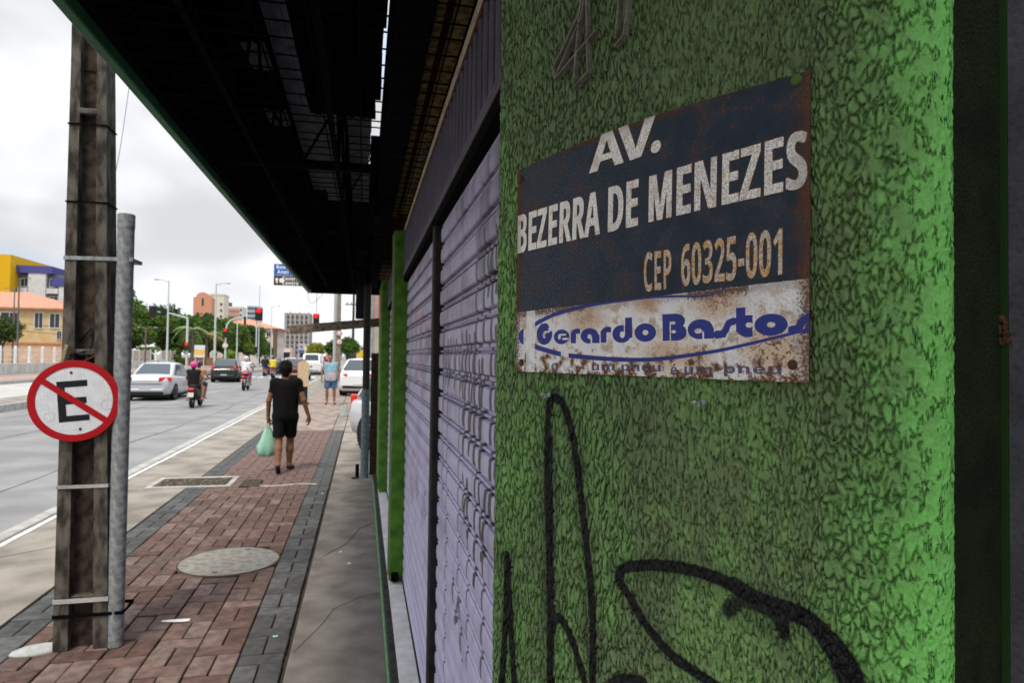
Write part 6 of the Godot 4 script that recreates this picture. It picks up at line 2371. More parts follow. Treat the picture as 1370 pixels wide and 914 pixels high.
func vehicles() -> void:
	M.car_glass = flat(Color(0.05, 0.065, 0.08), 0.06)
	M.tail_red = flat(Color(0.62, 0.025, 0.012), 0.25)
	var y := -0.13
	var silver := paint(Color(0.46, 0.48, 0.51), 0.35)
	car("silver_sedan", "silver sedan with dark rear window driving away beside the scooter", "car", Vector3(-8.12, y, -30.45), 0.0, silver, {"l": 4.5, "w": 1.78, "deck": 0.78, "rake": 0.75, "lamp": Vector3(0.46, 0.17, 0.14), "lamp_y": 0.84, "glass_low": 0.06})
	car("black_hatchback", "black hatchback driving away beyond the silver sedan", "car", Vector3(-8.75, y, -48.4), 0.0, paint(Color(0.016, 0.020, 0.021)), {"l": 3.9, "deck": 0.0, "h": 1.52, "lamp": Vector3(0.20, 0.24, 0.16), "lamp_y": 0.94, "glass_low": 0.12, "rake": 0.55})
	car("maroon_car", "dark red car driving away just past the walking man's head", "car", Vector3(-4.7, y, -51.7), 0.0, paint(Color(0.10, 0.012, 0.014)), {"l": 4.0, "deck": 0.0, "h": 1.55, "lamp": Vector3(0.22, 0.32, 0.16), "lamp_y": 0.98})
	car("dark_car", "dark blue grey car ahead of the yellow shirted rider", "car", Vector3(-8.0, y, -66.5), 0.0, paint(Color(0.022, 0.026, 0.032)), {"l": 4.0, "deck": 0.0, "h": 1.55, "lamp": Vector3(0.22, 0.3, 0.16), "lamp_y": 0.98})
	car("white_van", "white passenger van with long narrow rear window", "van", Vector3(-4.62, y, -66.9), 0.0, paint(Color(0.68, 0.68, 0.68)), {"l": 4.4, "w": 1.82, "h": 2.0, "belt": 1.12, "deck": 0.0, "van": true, "rake": 0.22, "lamp": Vector3(0.12, 0.32, 0.1), "lamp_y": 0.85, "glass_low": 0.25, "bumper": M.steel})
	car("white_car", "white car farther ahead between the van and dark car", "car", Vector3(-6.6, y, -84), 0.0, paint(Color(0.66, 0.66, 0.66)), {"deck": 0.0, "h": 1.55})
	car("white_car", "distant white car in the far lane above the riders", "car", Vector3(-9.1, y, -92), 0.0, paint(Color(0.64, 0.64, 0.64)), {})
	car("white_car", "most distant white car left of the van's roof", "car", Vector3(-7.2, y, -108), 0.0, paint(Color(0.6, 0.6, 0.62)), {"deck": 0.0, "h": 1.6})
	car("silver_car", "silver car parked on the forecourt behind the steel post", "car", Vector3(1.48, -0.02, -11.95), deg_to_rad(211), paint(Color(0.55, 0.57, 0.60), 0.2), {"l": 4.1, "deck": 0.0, "h": 1.5, "lamp": Vector3(0.10, 0.34, 0.15), "lamp_y": 0.84, "lamp_x": 0.86, "lamp_in": 0.14, "group": "cars parked on the forecourt"})
	car("white_suv", "white sport utility car parked beyond the silver car", "car", Vector3(0.35, -0.02, -31.2), deg_to_rad(-14), paint(Color(0.68, 0.68, 0.69)), {"l": 4.3, "w": 1.85, "h": 1.62, "belt": 1.02, "deck": 0.0, "wheel": 0.35, "lamp": Vector3(0.5, 0.12, 0.12), "lamp_y": 0.92, "bumper": M.black_plastic, "group": "cars parked on the forecourt"})
	var m1: Node3D = motorbike("motor_scooter", "dark scooter carrying two riders beside the silver sedan", Vector3(-5.62, y, -25.2), flat(Color(0.018, 0.018, 0.02), 0.3), true)
	m1.scale = Vector3.ONE * 0.92
	motorbike("motorcycle", "motorcycle ridden by the person in pink shorts", Vector3(-5.85, y, -36.8), flat(Color(0.16, 0.015, 0.015), 0.3), false)
	motorbike("motorcycle", "motorcycle under the rider in the black jacket", Vector3(-8.02, y, -59.8), flat(Color(0.03, 0.035, 0.05), 0.3), false)
	motorbike("motorcycle", "motorcycle with red tail lamp under the yellow shirted rider", Vector3(-6.72, y, -54.6), flat(Color(0.14, 0.02, 0.02), 0.3), false)
	motorbike("motorcycle", "distant motorcycle right of the white van", Vector3(-4.05, y, -76), flat(Color(0.12, 0.02, 0.025), 0.3), false)

func motorbike(called: String, label: String, at: Vector3, p: Material, scooter: bool) -> Node3D:
	var t := thing(called, label, "motorcycle", at, 0.0, "motorcycles on the avenue")
	var R: float = 0.25 if scooter else 0.30
	var ax := Basis(Vector3(0, 0, -1), Vector3(1, 0, 0), Vector3(0, -1, 0))
	for z in [0.62, -0.64]:
		var g := G.new()
		var wd: float = 0.055
		g.lathe([Vector2(R * 0.72, -wd * 0.7), Vector2(R * 0.92, -wd), Vector2(R, -wd * 0.4), Vector2(R, wd * 0.4), Vector2(R * 0.92, wd), Vector2(R * 0.72, wd * 0.7), Vector2(R * 0.72, -wd * 0.7)], 22, Vector3.ZERO, ax)
		var wh := put("wheel", g, M.tyre, t, Vector3(0, R, z))
		g = G.new()
		g.lathe([Vector2(0, -0.04), Vector2(R * 0.2, -0.04), Vector2(R * 0.2, 0.04), Vector2(0, 0.04)], 10, Vector3.ZERO, ax)
		for k in 5:
			g.tube([Vector3.ZERO, Vector3(0, cos(TAU * k / 5), sin(TAU * k / 5)) * R * 0.75], 0.014, -1.0, 5)
		put("hub", g, M.rim, wh)
		g = G.new()
		var rows := []
		for k in 7:
			var a: float = lerpf(0.15, 0.85, k / 6.0) * PI
			rows.append(PackedVector3Array([Vector3(-0.07, R + sin(a) * (R + 0.04), z + cos(a) * (R + 0.04)), Vector3(0, R + sin(a) * (R + 0.055), z + cos(a) * (R + 0.055)), Vector3(0.07, R + sin(a) * (R + 0.04), z + cos(a) * (R + 0.04))]))
		g.grid(rows)
		put("mudguard", g, p, t)
	var g := G.new()
	if scooter:
		var rows := []
		for q in [[0.80, 0.62, 0.82, 0.10], [0.62, 0.42, 0.80, 0.17], [0.25, 0.34, 0.74, 0.19], [0.02, 0.26, 0.60, 0.16], [-0.25, 0.22, 0.34, 0.16], [-0.42, 0.25, 0.55, 0.17], [-0.52, 0.45, 0.92, 0.15], [-0.56, 0.70, 1.0, 0.08]]:
			rows.append(PackedVector3Array([Vector3(q[3], q[1], q[0]), Vector3(q[3], lerpf(q[1], q[2], 0.7), q[0]), Vector3(q[3] * 0.6, q[2], q[0]), Vector3(-q[3] * 0.6, q[2], q[0]), Vector3(-q[3], lerpf(q[1], q[2], 0.7), q[0]), Vector3(-q[3], q[1], q[0])]))
		rows.reverse()
		g.loft(rows)
		put("body", g, p, t)
	else:
		g.tube([Vector3(0, 0.62, 0.55), Vector3(0, 0.72, 0.1), Vector3(0, 0.74, -0.3), Vector3(0, 0.85, -0.5)], 0.07, 0.06, 8)
		g.ball(Vector3(0, 0.80, -0.16), Vector3(0.13, 0.12, 0.26))
		g.box(Vector3(0, 0.68, 0.62), Vector3(0.2, 0.14, 0.34), 0.05)
		put("tank_and_tail", g, p, t)
		g = G.new()
		g.box(Vector3(0, 0.42, -0.05), Vector3(0.24, 0.3, 0.36), 0.05)
		g.tube([Vector3(0.13, 0.38, -0.2), Vector3(0.15, 0.27, 0.1), Vector3(0.15, 0.33, 0.75)], 0.045, 0.055, 8)
		put("engine_and_exhaust", g, M.rim, t)
	g = G.new()
	g.box(Vector3(0, 0.82, 0.22), Vector3(0.26, 0.09, 0.72), 0.04)
	put("seat", g, M.black_plastic, t)
	g = G.new()
	g.tube([Vector3(0.06, R, -0.64), Vector3(0.06, 0.95, -0.44)], 0.024, -1.0, 6)
	g.tube([Vector3(-0.06, R, -0.64), Vector3(-0.06, 0.95, -0.44)], 0.024, -1.0, 6)
	put("fork", g, M.rim, t)
	g = G.new()
	g.tube([Vector3(-0.34, 1.02, -0.32), Vector3(-0.1, 1.0, -0.44), Vector3(0.1, 1.0, -0.44), Vector3(0.34, 1.02, -0.32)], 0.015, -1.0, 6)
	put("handlebar", g, M.black_plastic, t)
	for s in [-1.0, 1.0]:
		g = G.new()
		g.tube([Vector3(s * 0.24, 1.02, -0.36), Vector3(s * 0.34, 1.2, -0.36)], 0.007, -1.0, 5)
		g.ball(Vector3(s * 0.36, 1.22, -0.35), Vector3(0.06, 0.04, 0.015), Basis.IDENTITY, 8, 6)
		put("mirror", g, M.black_plastic, t)
	g = G.new()
	g.box(Vector3.ZERO, Vector3(0.20, 0.10, 0.08), 0.03)
	put("tail_light", g, M.tail_red, t, Vector3(0, 0.70, 0.82))
	g = G.new()
	g.box(Vector3.ZERO, Vector3(0.20, 0.17, 0.012), 0.004, Basis(Vector3.RIGHT, -0.25))
	put("number_plate", g, flat(Color(0.5, 0.5, 0.49), 0.5), t, Vector3(0, 0.50, 0.86))
	return t

# ---------------------------------------------------------------- people
# j: joints by name; wear: garments as [name, colour, list of [from, to, r0, r1, squash, flat end]]
func figure(label: String, at: Vector3, turn: float, j: Dictionary, skin: Color, wear: Array, cell: float, hands: bool, group := "") -> Node3D:
	var t := thing("person", label, "person", at, turn, group)
	var lo := Vector3.ONE * 9
	var hi := -lo
	for k in j:
		if k.begins_with("palm") or k.begins_with("curl") or k == "face":
			continue
		lo = lo.min(j[k])
		hi = hi.max(j[k])
	lo -= Vector3.ONE * 0.24
	hi += Vector3.ONE * 0.24
	var f := Field.new(lo, hi, cell)
	var mid := func(a: String, b: String) -> Vector3: return (j[a] + j[b]) * 0.5
	var waist: Vector3 = j.pelvis.lerp(j.chest, 0.5)
	for s in ["l", "r"]:
		f.cap(j["hip_" + s], j["knee_" + s], 0.074, 0.052, 0.03)
		f.cap(j["knee_" + s], j["knee_" + s].lerp(j["ankle_" + s], 0.35) + Vector3(0, 0, 0.012), 0.052, 0.056, 0.02)
		f.cap(j["knee_" + s].lerp(j["ankle_" + s], 0.35) + Vector3(0, 0, 0.012), j["ankle_" + s], 0.056, 0.034, 0.02)
		f.cap(j["ankle_" + s], j["toe_" + s], 0.036, 0.030, 0.02)
		f.cap(j["ankle_" + s], j["ankle_" + s] - (j["toe_" + s] - j["ankle_" + s]) * 0.22 - Vector3(0, 0.012, 0), 0.034, 0.032, 0.02)
		f.cap(j["hip_" + s], j.pelvis, 0.078, 0.09, 0.05)
		f.cap(j["sho_" + s], j["elb_" + s], 0.042, 0.037, 0.03)
		f.cap(j["elb_" + s], j["wri_" + s], 0.039, 0.026, 0.015)
		f.cap(j["sho_" + s], j.chest, 0.048, 0.075, 0.05)
		f.cap(waist + (j["hip_" + s] - j.pelvis) * 0.75, j.chest + (j["sho_" + s] - j.chest) * 0.42, 0.078 if hands else 0.090, 0.090 if hands else 0.105, 0.06)
		if not hands:
			f.cap(j["wri_" + s], j["hand_" + s], 0.030, 0.024, 0.015)
	f.cap(j.pelvis, j.chest, 0.095, 0.100, 0.05)
	f.cap(j.chest + Vector3(0, 0.08, 0), j.head - Vector3(0, 0.06, 0), 0.056, 0.054, 0.03)
	var g := G.new()
	if cell > 0.02:
		f.cap(j.head + Vector3(0, 0.035, 0.01), j.head - Vector3(0, 0.05, 0.025), 0.088, 0.062, 0.02)
	f.into(g)
	if cell <= 0.02:
		var hf := Field.new(j.head - Vector3(0.16, 0.2, 0.18), j.head + Vector3(0.16, 0.2, 0.18), 0.009)
		var fw: Vector3 = j.get("face", Vector3(0, 0, -1))
		var rt: Vector3 = fw.cross(Vector3.UP).normalized()
		hf.cap(j.head + Vector3(0, 0.04, 0) - fw * 0.012, j.head + Vector3(0, 0.02, 0) + fw * 0.02, 0.086, 0.080, 0.02)
		hf.cap(j.head + Vector3(0, 0.0, 0) + fw * 0.02, j.head - Vector3(0, 0.078, 0) + fw * 0.055, 0.068, 0.036, 0.03)
		hf.cap(j.head - Vector3(0, 0.03, 0) - fw * 0.02, j.head - Vector3(0, 0.17, 0) - fw * 0.02, 0.056, 0.056, 0.02)
		hf.cap(j.head + fw * 0.098 + Vector3(0, 0.015, 0), j.head + fw * 0.112 - Vector3(0, 0.018, 0), 0.010, 0.015, 0.012)   # nose
		hf.cap(j.head + fw * 0.088 - Vector3(0, 0.048, 0) - rt * 0.018, j.head + fw * 0.088 - Vector3(0, 0.048, 0) + rt * 0.018, 0.010, 0.010, 0.008)   # lips
		hf.cap(j.head + fw * 0.088 + Vector3(0, 0.034, 0) - rt * 0.04, j.head + fw * 0.088 + Vector3(0, 0.034, 0) + rt * 0.04, 0.010, 0.010, 0.012)   # brow
		for s in [-1.0, 1.0]:
			hf.cap(j.head + rt * s * 0.084 + Vector3(0, 0.02, 0), j.head + rt * s * 0.082 - Vector3(0, 0.02, 0), 0.014, 0.011, 0.008)   # ears
		hf.into(g)
	if hands:
		for s in ["l", "r"]:
			hand(g, j["wri_" + s], j["hand_" + s], j.get("palm_" + s, Vector3(0, 0, 1)), j.get("curl_" + s, 0.5))
	put("body", g, flat(skin, 0.55), t)
	if cell <= 0.02:
		var fw: Vector3 = j.get("face", Vector3(0, 0, -1))
		var rt: Vector3 = fw.cross(Vector3.UP).normalized()
		g = G.new()
		for s in [-1.0, 1.0]:
			g.ball(j.head + rt * s * 0.034 + fw * 0.084 + Vector3(0, 0.014, 0), Vector3(0.013, 0.009, 0.009), Basis.IDENTITY, 8, 6)
		put("eyes", g, flat(Color(0.03, 0.025, 0.02), 0.2), t)
	for w in wear:
		var wf := Field.new(lo, hi, cell)
		for q in w[2]:
			wf.cap(q[0], q[1], q[2], q[3], q[4] if q.size() > 4 else 0.03, 1.0, q[5] if q.size() > 5 else false)
		if w.size() > 3:
			for c in w[3]:
				wf.cut(c[0], c[1])
		if hands:
			if w[0] == "hair":
				wf.wrinkle(0.016, Vector3(34, 34, 34), 3)
			elif w[0] != "flip_flops":
				wf.wrinkle(0.008, Vector3(9, 5, 9), 7)
		g = G.new()
		wf.into(g)
		var m: Material = flat(w[1], 0.9) if w[1] is Color else w[1]
		put(w[0], g, m, t)
	return t

# five separate fingers on a palm
func hand(g: G, wrist: Vector3, tip: Vector3, palm_to: Vector3, curl: float) -> void:
	var d: Vector3 = (tip - wrist).normalized()
	var n: Vector3 = (palm_to - d * palm_to.dot(d)).normalized()
	var s: Vector3 = d.cross(n)
	var f := Field.new(wrist.min(tip) - Vector3.ONE * 0.12, wrist.max(tip) + Vector3.ONE * 0.14, 0.005)
	f.cap(wrist - d * 0.03, wrist + d * 0.02, 0.026, 0.024, 0.012)
	for k in 4:
		var off: float = (k - 1.5) * 0.019
		var root: Vector3 = wrist + d * (0.082 - 0.004 * absf(k - 1.3)) + s * off
		f.cap(wrist + d * 0.015 + s * off * 0.6, root, 0.016, 0.0125, 0.014)
		var l: float = [0.036, 0.042, 0.039, 0.030][k]
		var a: float = curl * (0.7 + 0.12 * k)
		var p1: Vector3 = root + (d * cos(a) + n * sin(a)) * l
		var p2: Vector3 = p1 + (d * cos(a * 2.2) + n * sin(a * 2.2)) * l * 0.72
		var p3: Vector3 = p2 + (d * cos(a * 3.0) + n * sin(a * 3.0)) * l * 0.5
		f.cap(root, p1, 0.0095, 0.0085, 0.004)
		f.cap(p1, p2, 0.0085, 0.0078, 0.003)
		f.cap(p2, p3, 0.0078, 0.0068, 0.003)
	var tr: Vector3 = wrist + d * 0.03 - s * 0.024
	var t1: Vector3 = tr + (d * 0.7 - s * 0.7 + n * 0.35).normalized() * 0.038
	f.cap(wrist + d * 0.012 - s * 0.008, tr, 0.016, 0.013, 0.01)
	f.cap(tr, t1, 0.0125, 0.0105, 0.005)
	f.cap(t1, t1 + (d * 0.85 - s * 0.25 + n * 0.4).normalized() * 0.03, 0.0105, 0.008, 0.003)
	f.into(g)

func sitting(lean: float, wide: float) -> Dictionary:
	var j := {"pelvis": Vector3(0, 0.93, 0.16), "chest": Vector3(0, 1.30, 0.16 - lean), "head": Vector3(0, 1.60, 0.12 - lean * 1.35)}
	for s in ["l", "r"]:
		var k: float = -1.0 if s == "l" else 1.0
		j["hip_" + s] = Vector3(k * 0.10, 0.90, 0.13)
		j["knee_" + s] = Vector3(k * (0.14 + wide), 0.82, -0.28)
		j["ankle_" + s] = Vector3(k * (0.15 + wide * 0.5), 0.34, -0.12)
		j["toe_" + s] = Vector3(k * (0.17 + wide * 0.6), 0.29, -0.30)
		j["sho_" + s] = Vector3(k * 0.185, 1.38, 0.15 - lean)
		j["elb_" + s] = Vector3(k * 0.29, 1.13, 0.0 - lean * 0.7)
		j["wri_" + s] = Vector3(k * 0.30, 1.07, -0.24)
		j["hand_" + s] = Vector3(k * 0.30, 1.04, -0.32)
	return j

func tee(j: Dictionary, r := 0.0, sleeve := 0.62) -> Array:
	var a := []
	for s in ["l", "r"]:
		var e: Vector3 = j["sho_" + s].lerp(j["elb_" + s], sleeve)
		a.append([j["sho_" + s], e, 0.066 + r, 0.062 + r, 0.03, true])
		a.append([j["sho_" + s] + Vector3(0, 0.005, 0), j.chest, 0.070 + r, 0.105 + r, 0.05])
		a.append([j.chest + (j["sho_" + s] - j.chest) * 0.5, j.pelvis + (j["hip_" + s] - j.pelvis) * 0.85, 0.118 + r, 0.118 + r, 0.05])
	a.append([j.chest, j.pelvis, 0.13 + r, 0.13 + r, 0.04])
	return a

func shorts(j: Dictionary, to := 0.85, r := 0.0) -> Array:
	var a := []
	for s in ["l", "r"]:
		a.append([j["hip_" + s] + Vector3(0, 0.02, 0), j["hip_" + s].lerp(j["knee_" + s], to), 0.104 + r, 0.088 + r, 0.03, true])
		a.append([j["hip_" + s], j.pelvis + Vector3(0, 0.03, 0), 0.105 + r, 0.112 + r, 0.04])
	return a

func soles(j: Dictionary, y := -0.028) -> Array:
	var a := []
	for s in ["l", "r"]:
		var d: Vector3 = j["toe_" + s] - j["ankle_" + s]
		a.append([j["ankle_" + s] - d * 0.3 + Vector3(0, y - 0.005, 0), j["toe_" + s] + d * 0.12 + Vector3(0, y + 0.018, 0), 0.030, 0.036, 0.01])
	return a

func people() -> void:
	# the walking man: left foot lifting, bag in the left hand, right arm swung out
	var j := {
		"pelvis": Vector3(0.0, 0.83, 0.0), "chest": Vector3(0.0, 1.22, -0.02), "head": Vector3(-0.015, 1.495, -0.055),
		"hip_l": Vector3(-0.085, 0.80, 0.0), "knee_l": Vector3(-0.085, 0.45, 0.05), "ankle_l": Vector3(-0.07, 0.125, 0.26), "toe_l": Vector3(-0.075, 0.04, 0.14),
		"hip_r": Vector3(0.085, 0.80, 0.0), "knee_r": Vector3(0.065, 0.45, -0.11), "ankle_r": Vector3(0.055, 0.075, -0.12), "toe_r": Vector3(0.085, 0.036, -0.27),
		"sho_l": Vector3(-0.168, 1.31, -0.01), "elb_l": Vector3(-0.235, 1.04, 0.03), "wri_l": Vector3(-0.245, 0.80, -0.02), "hand_l": Vector3(-0.24, 0.70, -0.03),
		"sho_r": Vector3(0.168, 1.31, -0.01), "elb_r": Vector3(0.255, 1.05, 0.05), "wri_r": Vector3(0.325, 0.82, 0.02), "hand_r": Vector3(0.345, 0.73, 0.0),
		"palm_l": Vector3(1, 0, 0.3), "palm_r": Vector3(-1, 0, -0.5), "curl_l": 0.95, "curl_r": 0.45, "face": Vector3(-0.05, -0.15, -1).normalized()}
	var skin := Color(0.20, 0.095, 0.055)
	var tops := tee(j, -0.013, 0.56)
	tops.append([j.chest, j.pelvis, 0.125, 0.132, 0.04])
	figure("man in black t-shirt and shorts walking away carrying a green bag", Vector3(-1.10, 0.0, -10.45), 0.02, j, skin, [
		["shorts", Color(0.005, 0.005, 0.0055), shorts(j, 0.84, -0.006) + [[j.pelvis + Vector3(-0.05, 0.06, 0.0), j.pelvis + Vector3(0.05, 0.06, 0.0), 0.118, 0.118, 0.04]]],
		["t_shirt", flat(Color(0.005, 0.0045, 0.005), 0.95), tops, [[Vector3(0, 0.705, 0), Vector3(0, -1, 0)], [Vector3(0, 1.385, 0), Vector3(0, 1, 0)]]],
		["hair", Color(0.008, 0.007, 0.006), [[j.head + Vector3(0, 0.055, 0.012), j.head + Vector3(0, 0.02, 0.025), 0.096, 0.094, 0.02], [j.head + Vector3(0, 0.03, 0.03), j.head + Vector3(0, -0.055, 0.045), 0.085, 0.055, 0.02]], [[j.head + Vector3(0, 0.02, -0.065), Vector3(0, -0.55, -0.83)]]],
		["flip_flops", Color(0.03, 0.028, 0.027), soles(j)]], 0.012, true)
	var p := thing("carrier_bag", "pale green plastic carrier bag hanging from the walking man's hand", "bag", Vector3(-1.10, 0.0, -10.45) + Vector3(-0.245, 0.0, -0.03), 0.3)
	var g := G.new()
	var rows := []
	var rr := RandomNumberGenerator.new()
	rr.seed = 5
	for q in [[0.225, 0.035, 0.03], [0.235, 0.10, 0.055], [0.30, 0.135, 0.075], [0.38, 0.13, 0.07], [0.46, 0.10, 0.055], [0.54, 0.075, 0.035], [0.60, 0.05, 0.02], [0.635, 0.032, 0.012]]:
		var row := PackedVector3Array()
		for i in 18:
			var a: float = -TAU * i / 18
			var wv: float = 1.0 + 0.15 * sin(i * 2.6 + q[0] * 9.0) + rr.randf_range(-0.09, 0.09)
			row.append(Vector3(cos(a) * q[1] * wv - 0.02 * (0.6 - q[0]), q[0] + 0.012 * sin(i * 1.7), sin(a) * q[2] * wv))
		rows.append(row)
	g.grid(rows, true)
	g.fan(rows[0], true)
	var bm := flat(Color(0.34, 0.60, 0.48), 0.4)
	bm.backlight_enabled = true
	bm.backlight = Color(0.3, 0.5, 0.42)
	put("sack", g, bm, p)
	g = G.new()
	for s in [-1.0, 1.0]:
		g.tube([Vector3(s * 0.024, 0.63, 0.0), Vector3(s * 0.018, 0.69, 0.0), Vector3(s * 0.006, 0.735, 0.0), Vector3(0, 0.742, 0)], 0.010, 0.008, 6)
	put("handles", g, bm, p)
	# man in the tank top, standing towards the camera
	j = {
		"pelvis": Vector3(0.0, 0.90, 0.0), "chest": Vector3(0.0, 1.33, 0.01), "head": Vector3(0.03, 1.635, 0.0),
		"hip_l": Vector3(-0.10, 0.87, 0.0), "knee_l": Vector3(-0.13, 0.48, -0.02), "ankle_l": Vector3(-0.13, 0.085, 0.03), "toe_l": Vector3(-0.155, 0.036, -0.13),
		"hip_r": Vector3(0.10, 0.87, 0.0), "knee_r": Vector3(0.12, 0.49, -0.06), "ankle_r": Vector3(0.12, 0.085, 0.03), "toe_r": Vector3(0.145, 0.036, -0.13),
		"sho_l": Vector3(-0.21, 1.43, 0.0), "elb_l": Vector3(-0.29, 1.13, 0.03), "wri_l": Vector3(-0.29, 0.88, -0.03), "hand_l": Vector3(-0.285, 0.78, -0.05),
		"sho_r": Vector3(0.21, 1.43, 0.0), "elb_r": Vector3(0.30, 1.14, 0.03), "wri_r": Vector3(0.31, 0.88, -0.02), "hand_r": Vector3(0.31, 0.79, -0.04),
		"palm_l": Vector3(1, 0, 0), "palm_r": Vector3(-1, 0, 0), "curl_l": 0.5, "curl_r": 0.5, "face": Vector3(0.3, 0, -1).normalized()}
	var vest := []
	for s in ["l", "r"]:
		vest.append([j.chest + (j["sho_" + s] - j.chest) * 0.62, j.pelvis + (j["hip_" + s] - j.pelvis) * 0.9, 0.115, 0.135, 0.05])
		vest.append([j.chest + (j["sho_" + s] - j.chest) * 0.60 + Vector3(0, 0.05, 0), j.chest, 0.075, 0.11, 0.04])
	vest.append([j.chest, j.pelvis + Vector3(0, 0.04, -0.03), 0.13, 0.155, 0.04])
	var vm := stone(Color(0.16, 0.32, 0.42), Color(0.34, 0.50, 0.58), 0.5, 841, 0.9, 0.0)
	var man := figure("man in pale blue tank top and denim shorts standing on the pavement", Vector3(-1.09, 0.0, -24.5), PI, j, Color(0.26, 0.13, 0.08), [
		["shorts", Color(0.055, 0.115, 0.20), shorts(j, 0.80, 0.014)],
		["tank_top", vm, vest, [[Vector3(0, 0.80, 0), Vector3(0, -1, 0)], [Vector3(0, 1.47, 0), Vector3(0, 1, 0)]]],
		["hair", Color(0.02, 0.018, 0.016), [[j.head + Vector3(0, 0.06, 0.015), j.head + Vector3(0, 0.03, 0.02), 0.090, 0.090, 0.02]], [[j.head + Vector3(0, 0.03, -0.06), Vector3(0, -0.5, -0.86)]]],
		["flip_flops", Color(0.02, 0.02, 0.02), soles(j)]], 0.015, true)
	g = G.new()
	g.box(Vector3(0, 0.965, -0.155), Vector3(0.34, 0.26, 0.035), 0.015)
	g.ball(Vector3(0, 0.965, -0.168), Vector3(0.10, 0.09, 0.012))
	put("shirt_print", g, stone(Color(0.55, 0.50, 0.52), Color(0.45, 0.28, 0.28), 0.22, 843, 0.9, 0.0), man)
	# riders
	var scooter_at := Vector3(-5.62, -0.13, -25.2)
	j = sitting(0.02, 0.05)
	for k in j:
		j[k] += Vector3(0.05, 0.0, -0.22)
	var body := Color(0.32, 0.17, 0.11)
	rider("scooter driver in tan top and dark helmet, half hidden by the passenger", scooter_at, j, body, [["top", Color(0.40, 0.24, 0.15), tee(j, 0.0, 0.5)], ["shorts", Color(0.05, 0.05, 0.06), shorts(j, 0.9)]], Color(0.02, 0.022, 0.028), 0.92)
	j = sitting(0.0, 0.08)
	for s in ["l", "r"]:
		var k: float = -1.0 if s == "l" else 1.0
		j["wri_" + s] = Vector3(k * 0.2, 1.0, -0.12)
		j["hand_" + s] = Vector3(k * 0.13, 1.0, -0.18)
		j["ankle_" + s] = Vector3(k * 0.25, 0.36, -0.02)
		j["toe_" + s] = Vector3(k * 0.29, 0.31, -0.18)
	for k in j:
		j[k] += Vector3(-0.03, -0.04, 0.18)
	rider("scooter passenger in black top and pink helmet showing bare legs", scooter_at, j, Color(0.36, 0.19, 0.13), [["top", Color(0.012, 0.011, 0.013), tee(j, 0.0, 0.1)], ["shorts", Color(0.03, 0.035, 0.045), shorts(j, 0.5)], ["long_hair", Color(0.015, 0.011, 0.01), [[j.head + Vector3(0, -0.05, 0.06), j.head + Vector3(0, -0.26, 0.10), 0.07, 0.06, 0.02]]], ["sandals", Color(0.5, 0.2, 0.22), soles(j)]], Color(0.60, 0.03, 0.22), 0.92)
	j = sitting(0.10, 0.06)
	rider("motorcycle rider in white shirt and pink shorts with bag strap", Vector3(-5.85, -0.13, -36.8), j, Color(0.30, 0.16, 0.11), [["shirt", Color(0.62, 0.62, 0.64), tee(j, 0.0, 0.6)], ["shorts", Color(0.62, 0.08, 0.20), shorts(j, 0.75, 0.01)], ["bag_strap", Color(0.02, 0.02, 0.02), [[j.sho_l + Vector3(0.03, 0.03, 0.07), j.pelvis + Vector3(0.15, 0.1, 0.09), 0.03, 0.03, 0.01]]], ["shoes", Color(0.03, 0.03, 0.03), soles(j)]], Color(0.45, 0.45, 0.47))
	j = sitting(0.08, 0.05)
	rider("motorcycle rider in black jacket and dark helmet on the left", Vector3(-8.02, -0.13, -59.8), j, Color(0.2, 0.1, 0.07), [["jacket", Color(0.02, 0.021, 0.024), tee(j, 0.02, 1.0)], ["trousers", Color(0.04, 0.055, 0.09), shorts(j, 1.0)], ["shoes", Color(0.02, 0.02, 0.02), soles(j)]], Color(0.02, 0.02, 0.022))
	j = sitting(0.08, 0.07)
	rider("motorcycle rider in bright yellow shirt", Vector3(-6.72, -0.13, -54.6), j, Color(0.26, 0.14, 0.09), [["shirt", Color(0.66, 0.50, 0.05), tee(j, 0.015, 0.7)], ["trousers", Color(0.05, 0.08, 0.14), shorts(j, 1.0)], ["shoes", Color(0.03, 0.03, 0.03), soles(j)]], Color(0.06, 0.05, 0.05))
	j = sitting(0.06, 0.05)
	rider("distant motorcycle rider in dark red shirt right of the white van", Vector3(-4.05, -0.13, -76), j, Color(0.2, 0.1, 0.07), [["shirt", Color(0.25, 0.02, 0.05), tee(j, 0.02, 0.7)], ["trousers", Color(0.05, 0.05, 0.07), shorts(j, 1.0)]], Color(0.12, 0.02, 0.03))

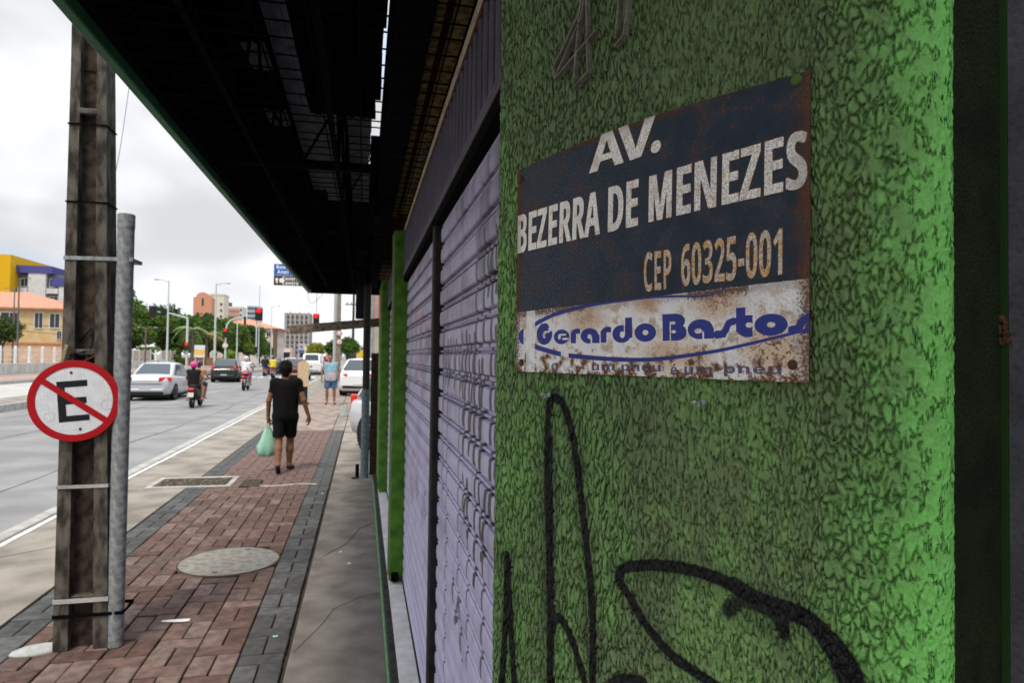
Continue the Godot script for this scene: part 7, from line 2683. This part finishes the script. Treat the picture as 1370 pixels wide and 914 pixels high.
func rider(label: String, at: Vector3, j: Dictionary, skin: Color, wear: Array, helmet: Color, size := 1.0) -> void:
	var t := figure(label, at, 0.0, j, skin, wear, 0.026, false, "motorcycle riders on the avenue")
	t.scale = Vector3.ONE * size
	var g := G.new()
	g.ball(j.head + Vector3(0, 0.03, 0.01), Vector3(0.132, 0.138, 0.150), Basis.IDENTITY, 14, 10)
	var o := put("helmet", g, flat(helmet, 0.25), t)
	g = G.new()
	var rows := []
	for q in [-0.055, 0.055]:
		var row := PackedVector3Array()
		for i in 9:
			var a: float = PI * (0.15 + 0.7 * i / 8.0)
			row.append(j.head + Vector3(cos(a) * 0.132, 0.02 + q, -sin(a) * 0.152 + 0.005))
		rows.append(row)
	g.grid(rows)
	put("visor", g, M.glass, o)

# ---------------------------------------------------------------- cables
func cables() -> void:
	var n := 0
	var list := [
		[Vector3(-2.52, 4.8, -8.0), Vector3(-2.62, 4.0, -8.05), Vector3(-2.72, 3.2, -8.05), Vector3(-2.66, 2.35, -8.0), 0.004, "thin loose wire hanging in the sky right of the conduit pipe"],
		[Vector3(-33, 4.6, -62), Vector3(-26, 3.9, -66), Vector3(-20.2, 3.95, -70), Vector3(-12, 4.4, -76), 0.02, "upper black cable crossing in front of the trees"],
		[Vector3(-33, 4.0, -61), Vector3(-26, 3.25, -66), Vector3(-20.2, 3.2, -70), Vector3(-11.7, 3.8, -80), 0.02, "lower black cable crossing in front of the trees"],
		[Vector3(-3.3, 9.2, -47), Vector3(-3.7, 6.0, -47), Vector3(-3.2, 5.3, -47), Vector3(-1.7, 7.5, -46.6), 0.015, "slack cable looping below the awning's far corner"],
		[Vector3(-1.62, 8.6, -46.6), Vector3(-1.3, 8.0, -56), Vector3(-0.95, 8.0, -66), Vector3(0.25, 7.5, -74), 0.02, "cable running back between the right hand poles"],
		[Vector3(-11.7, 5.95, -80), Vector3(-13, 5.8, -80), Vector3(-14, 5.85, -80), Vector3(-14.9, 5.9, -80), 0.02, "short cable tying the red signal to the curved arm"]]
	for q in list:
		var g := G.new()
		var pts := []
		for i in 3:
			for k in 6:
				pts.append(q[i].cubic_interpolate(q[i + 1], q[maxi(i - 1, 0)], q[mini(i + 2, 3)], k / 6.0))
		pts.append(q[3])
		g.tube(pts, q[4], -1.0, 5)
		tag(put("cable", g, M.black_plastic if n > 0 else M.steel), q[5], "cable")
		n += 1
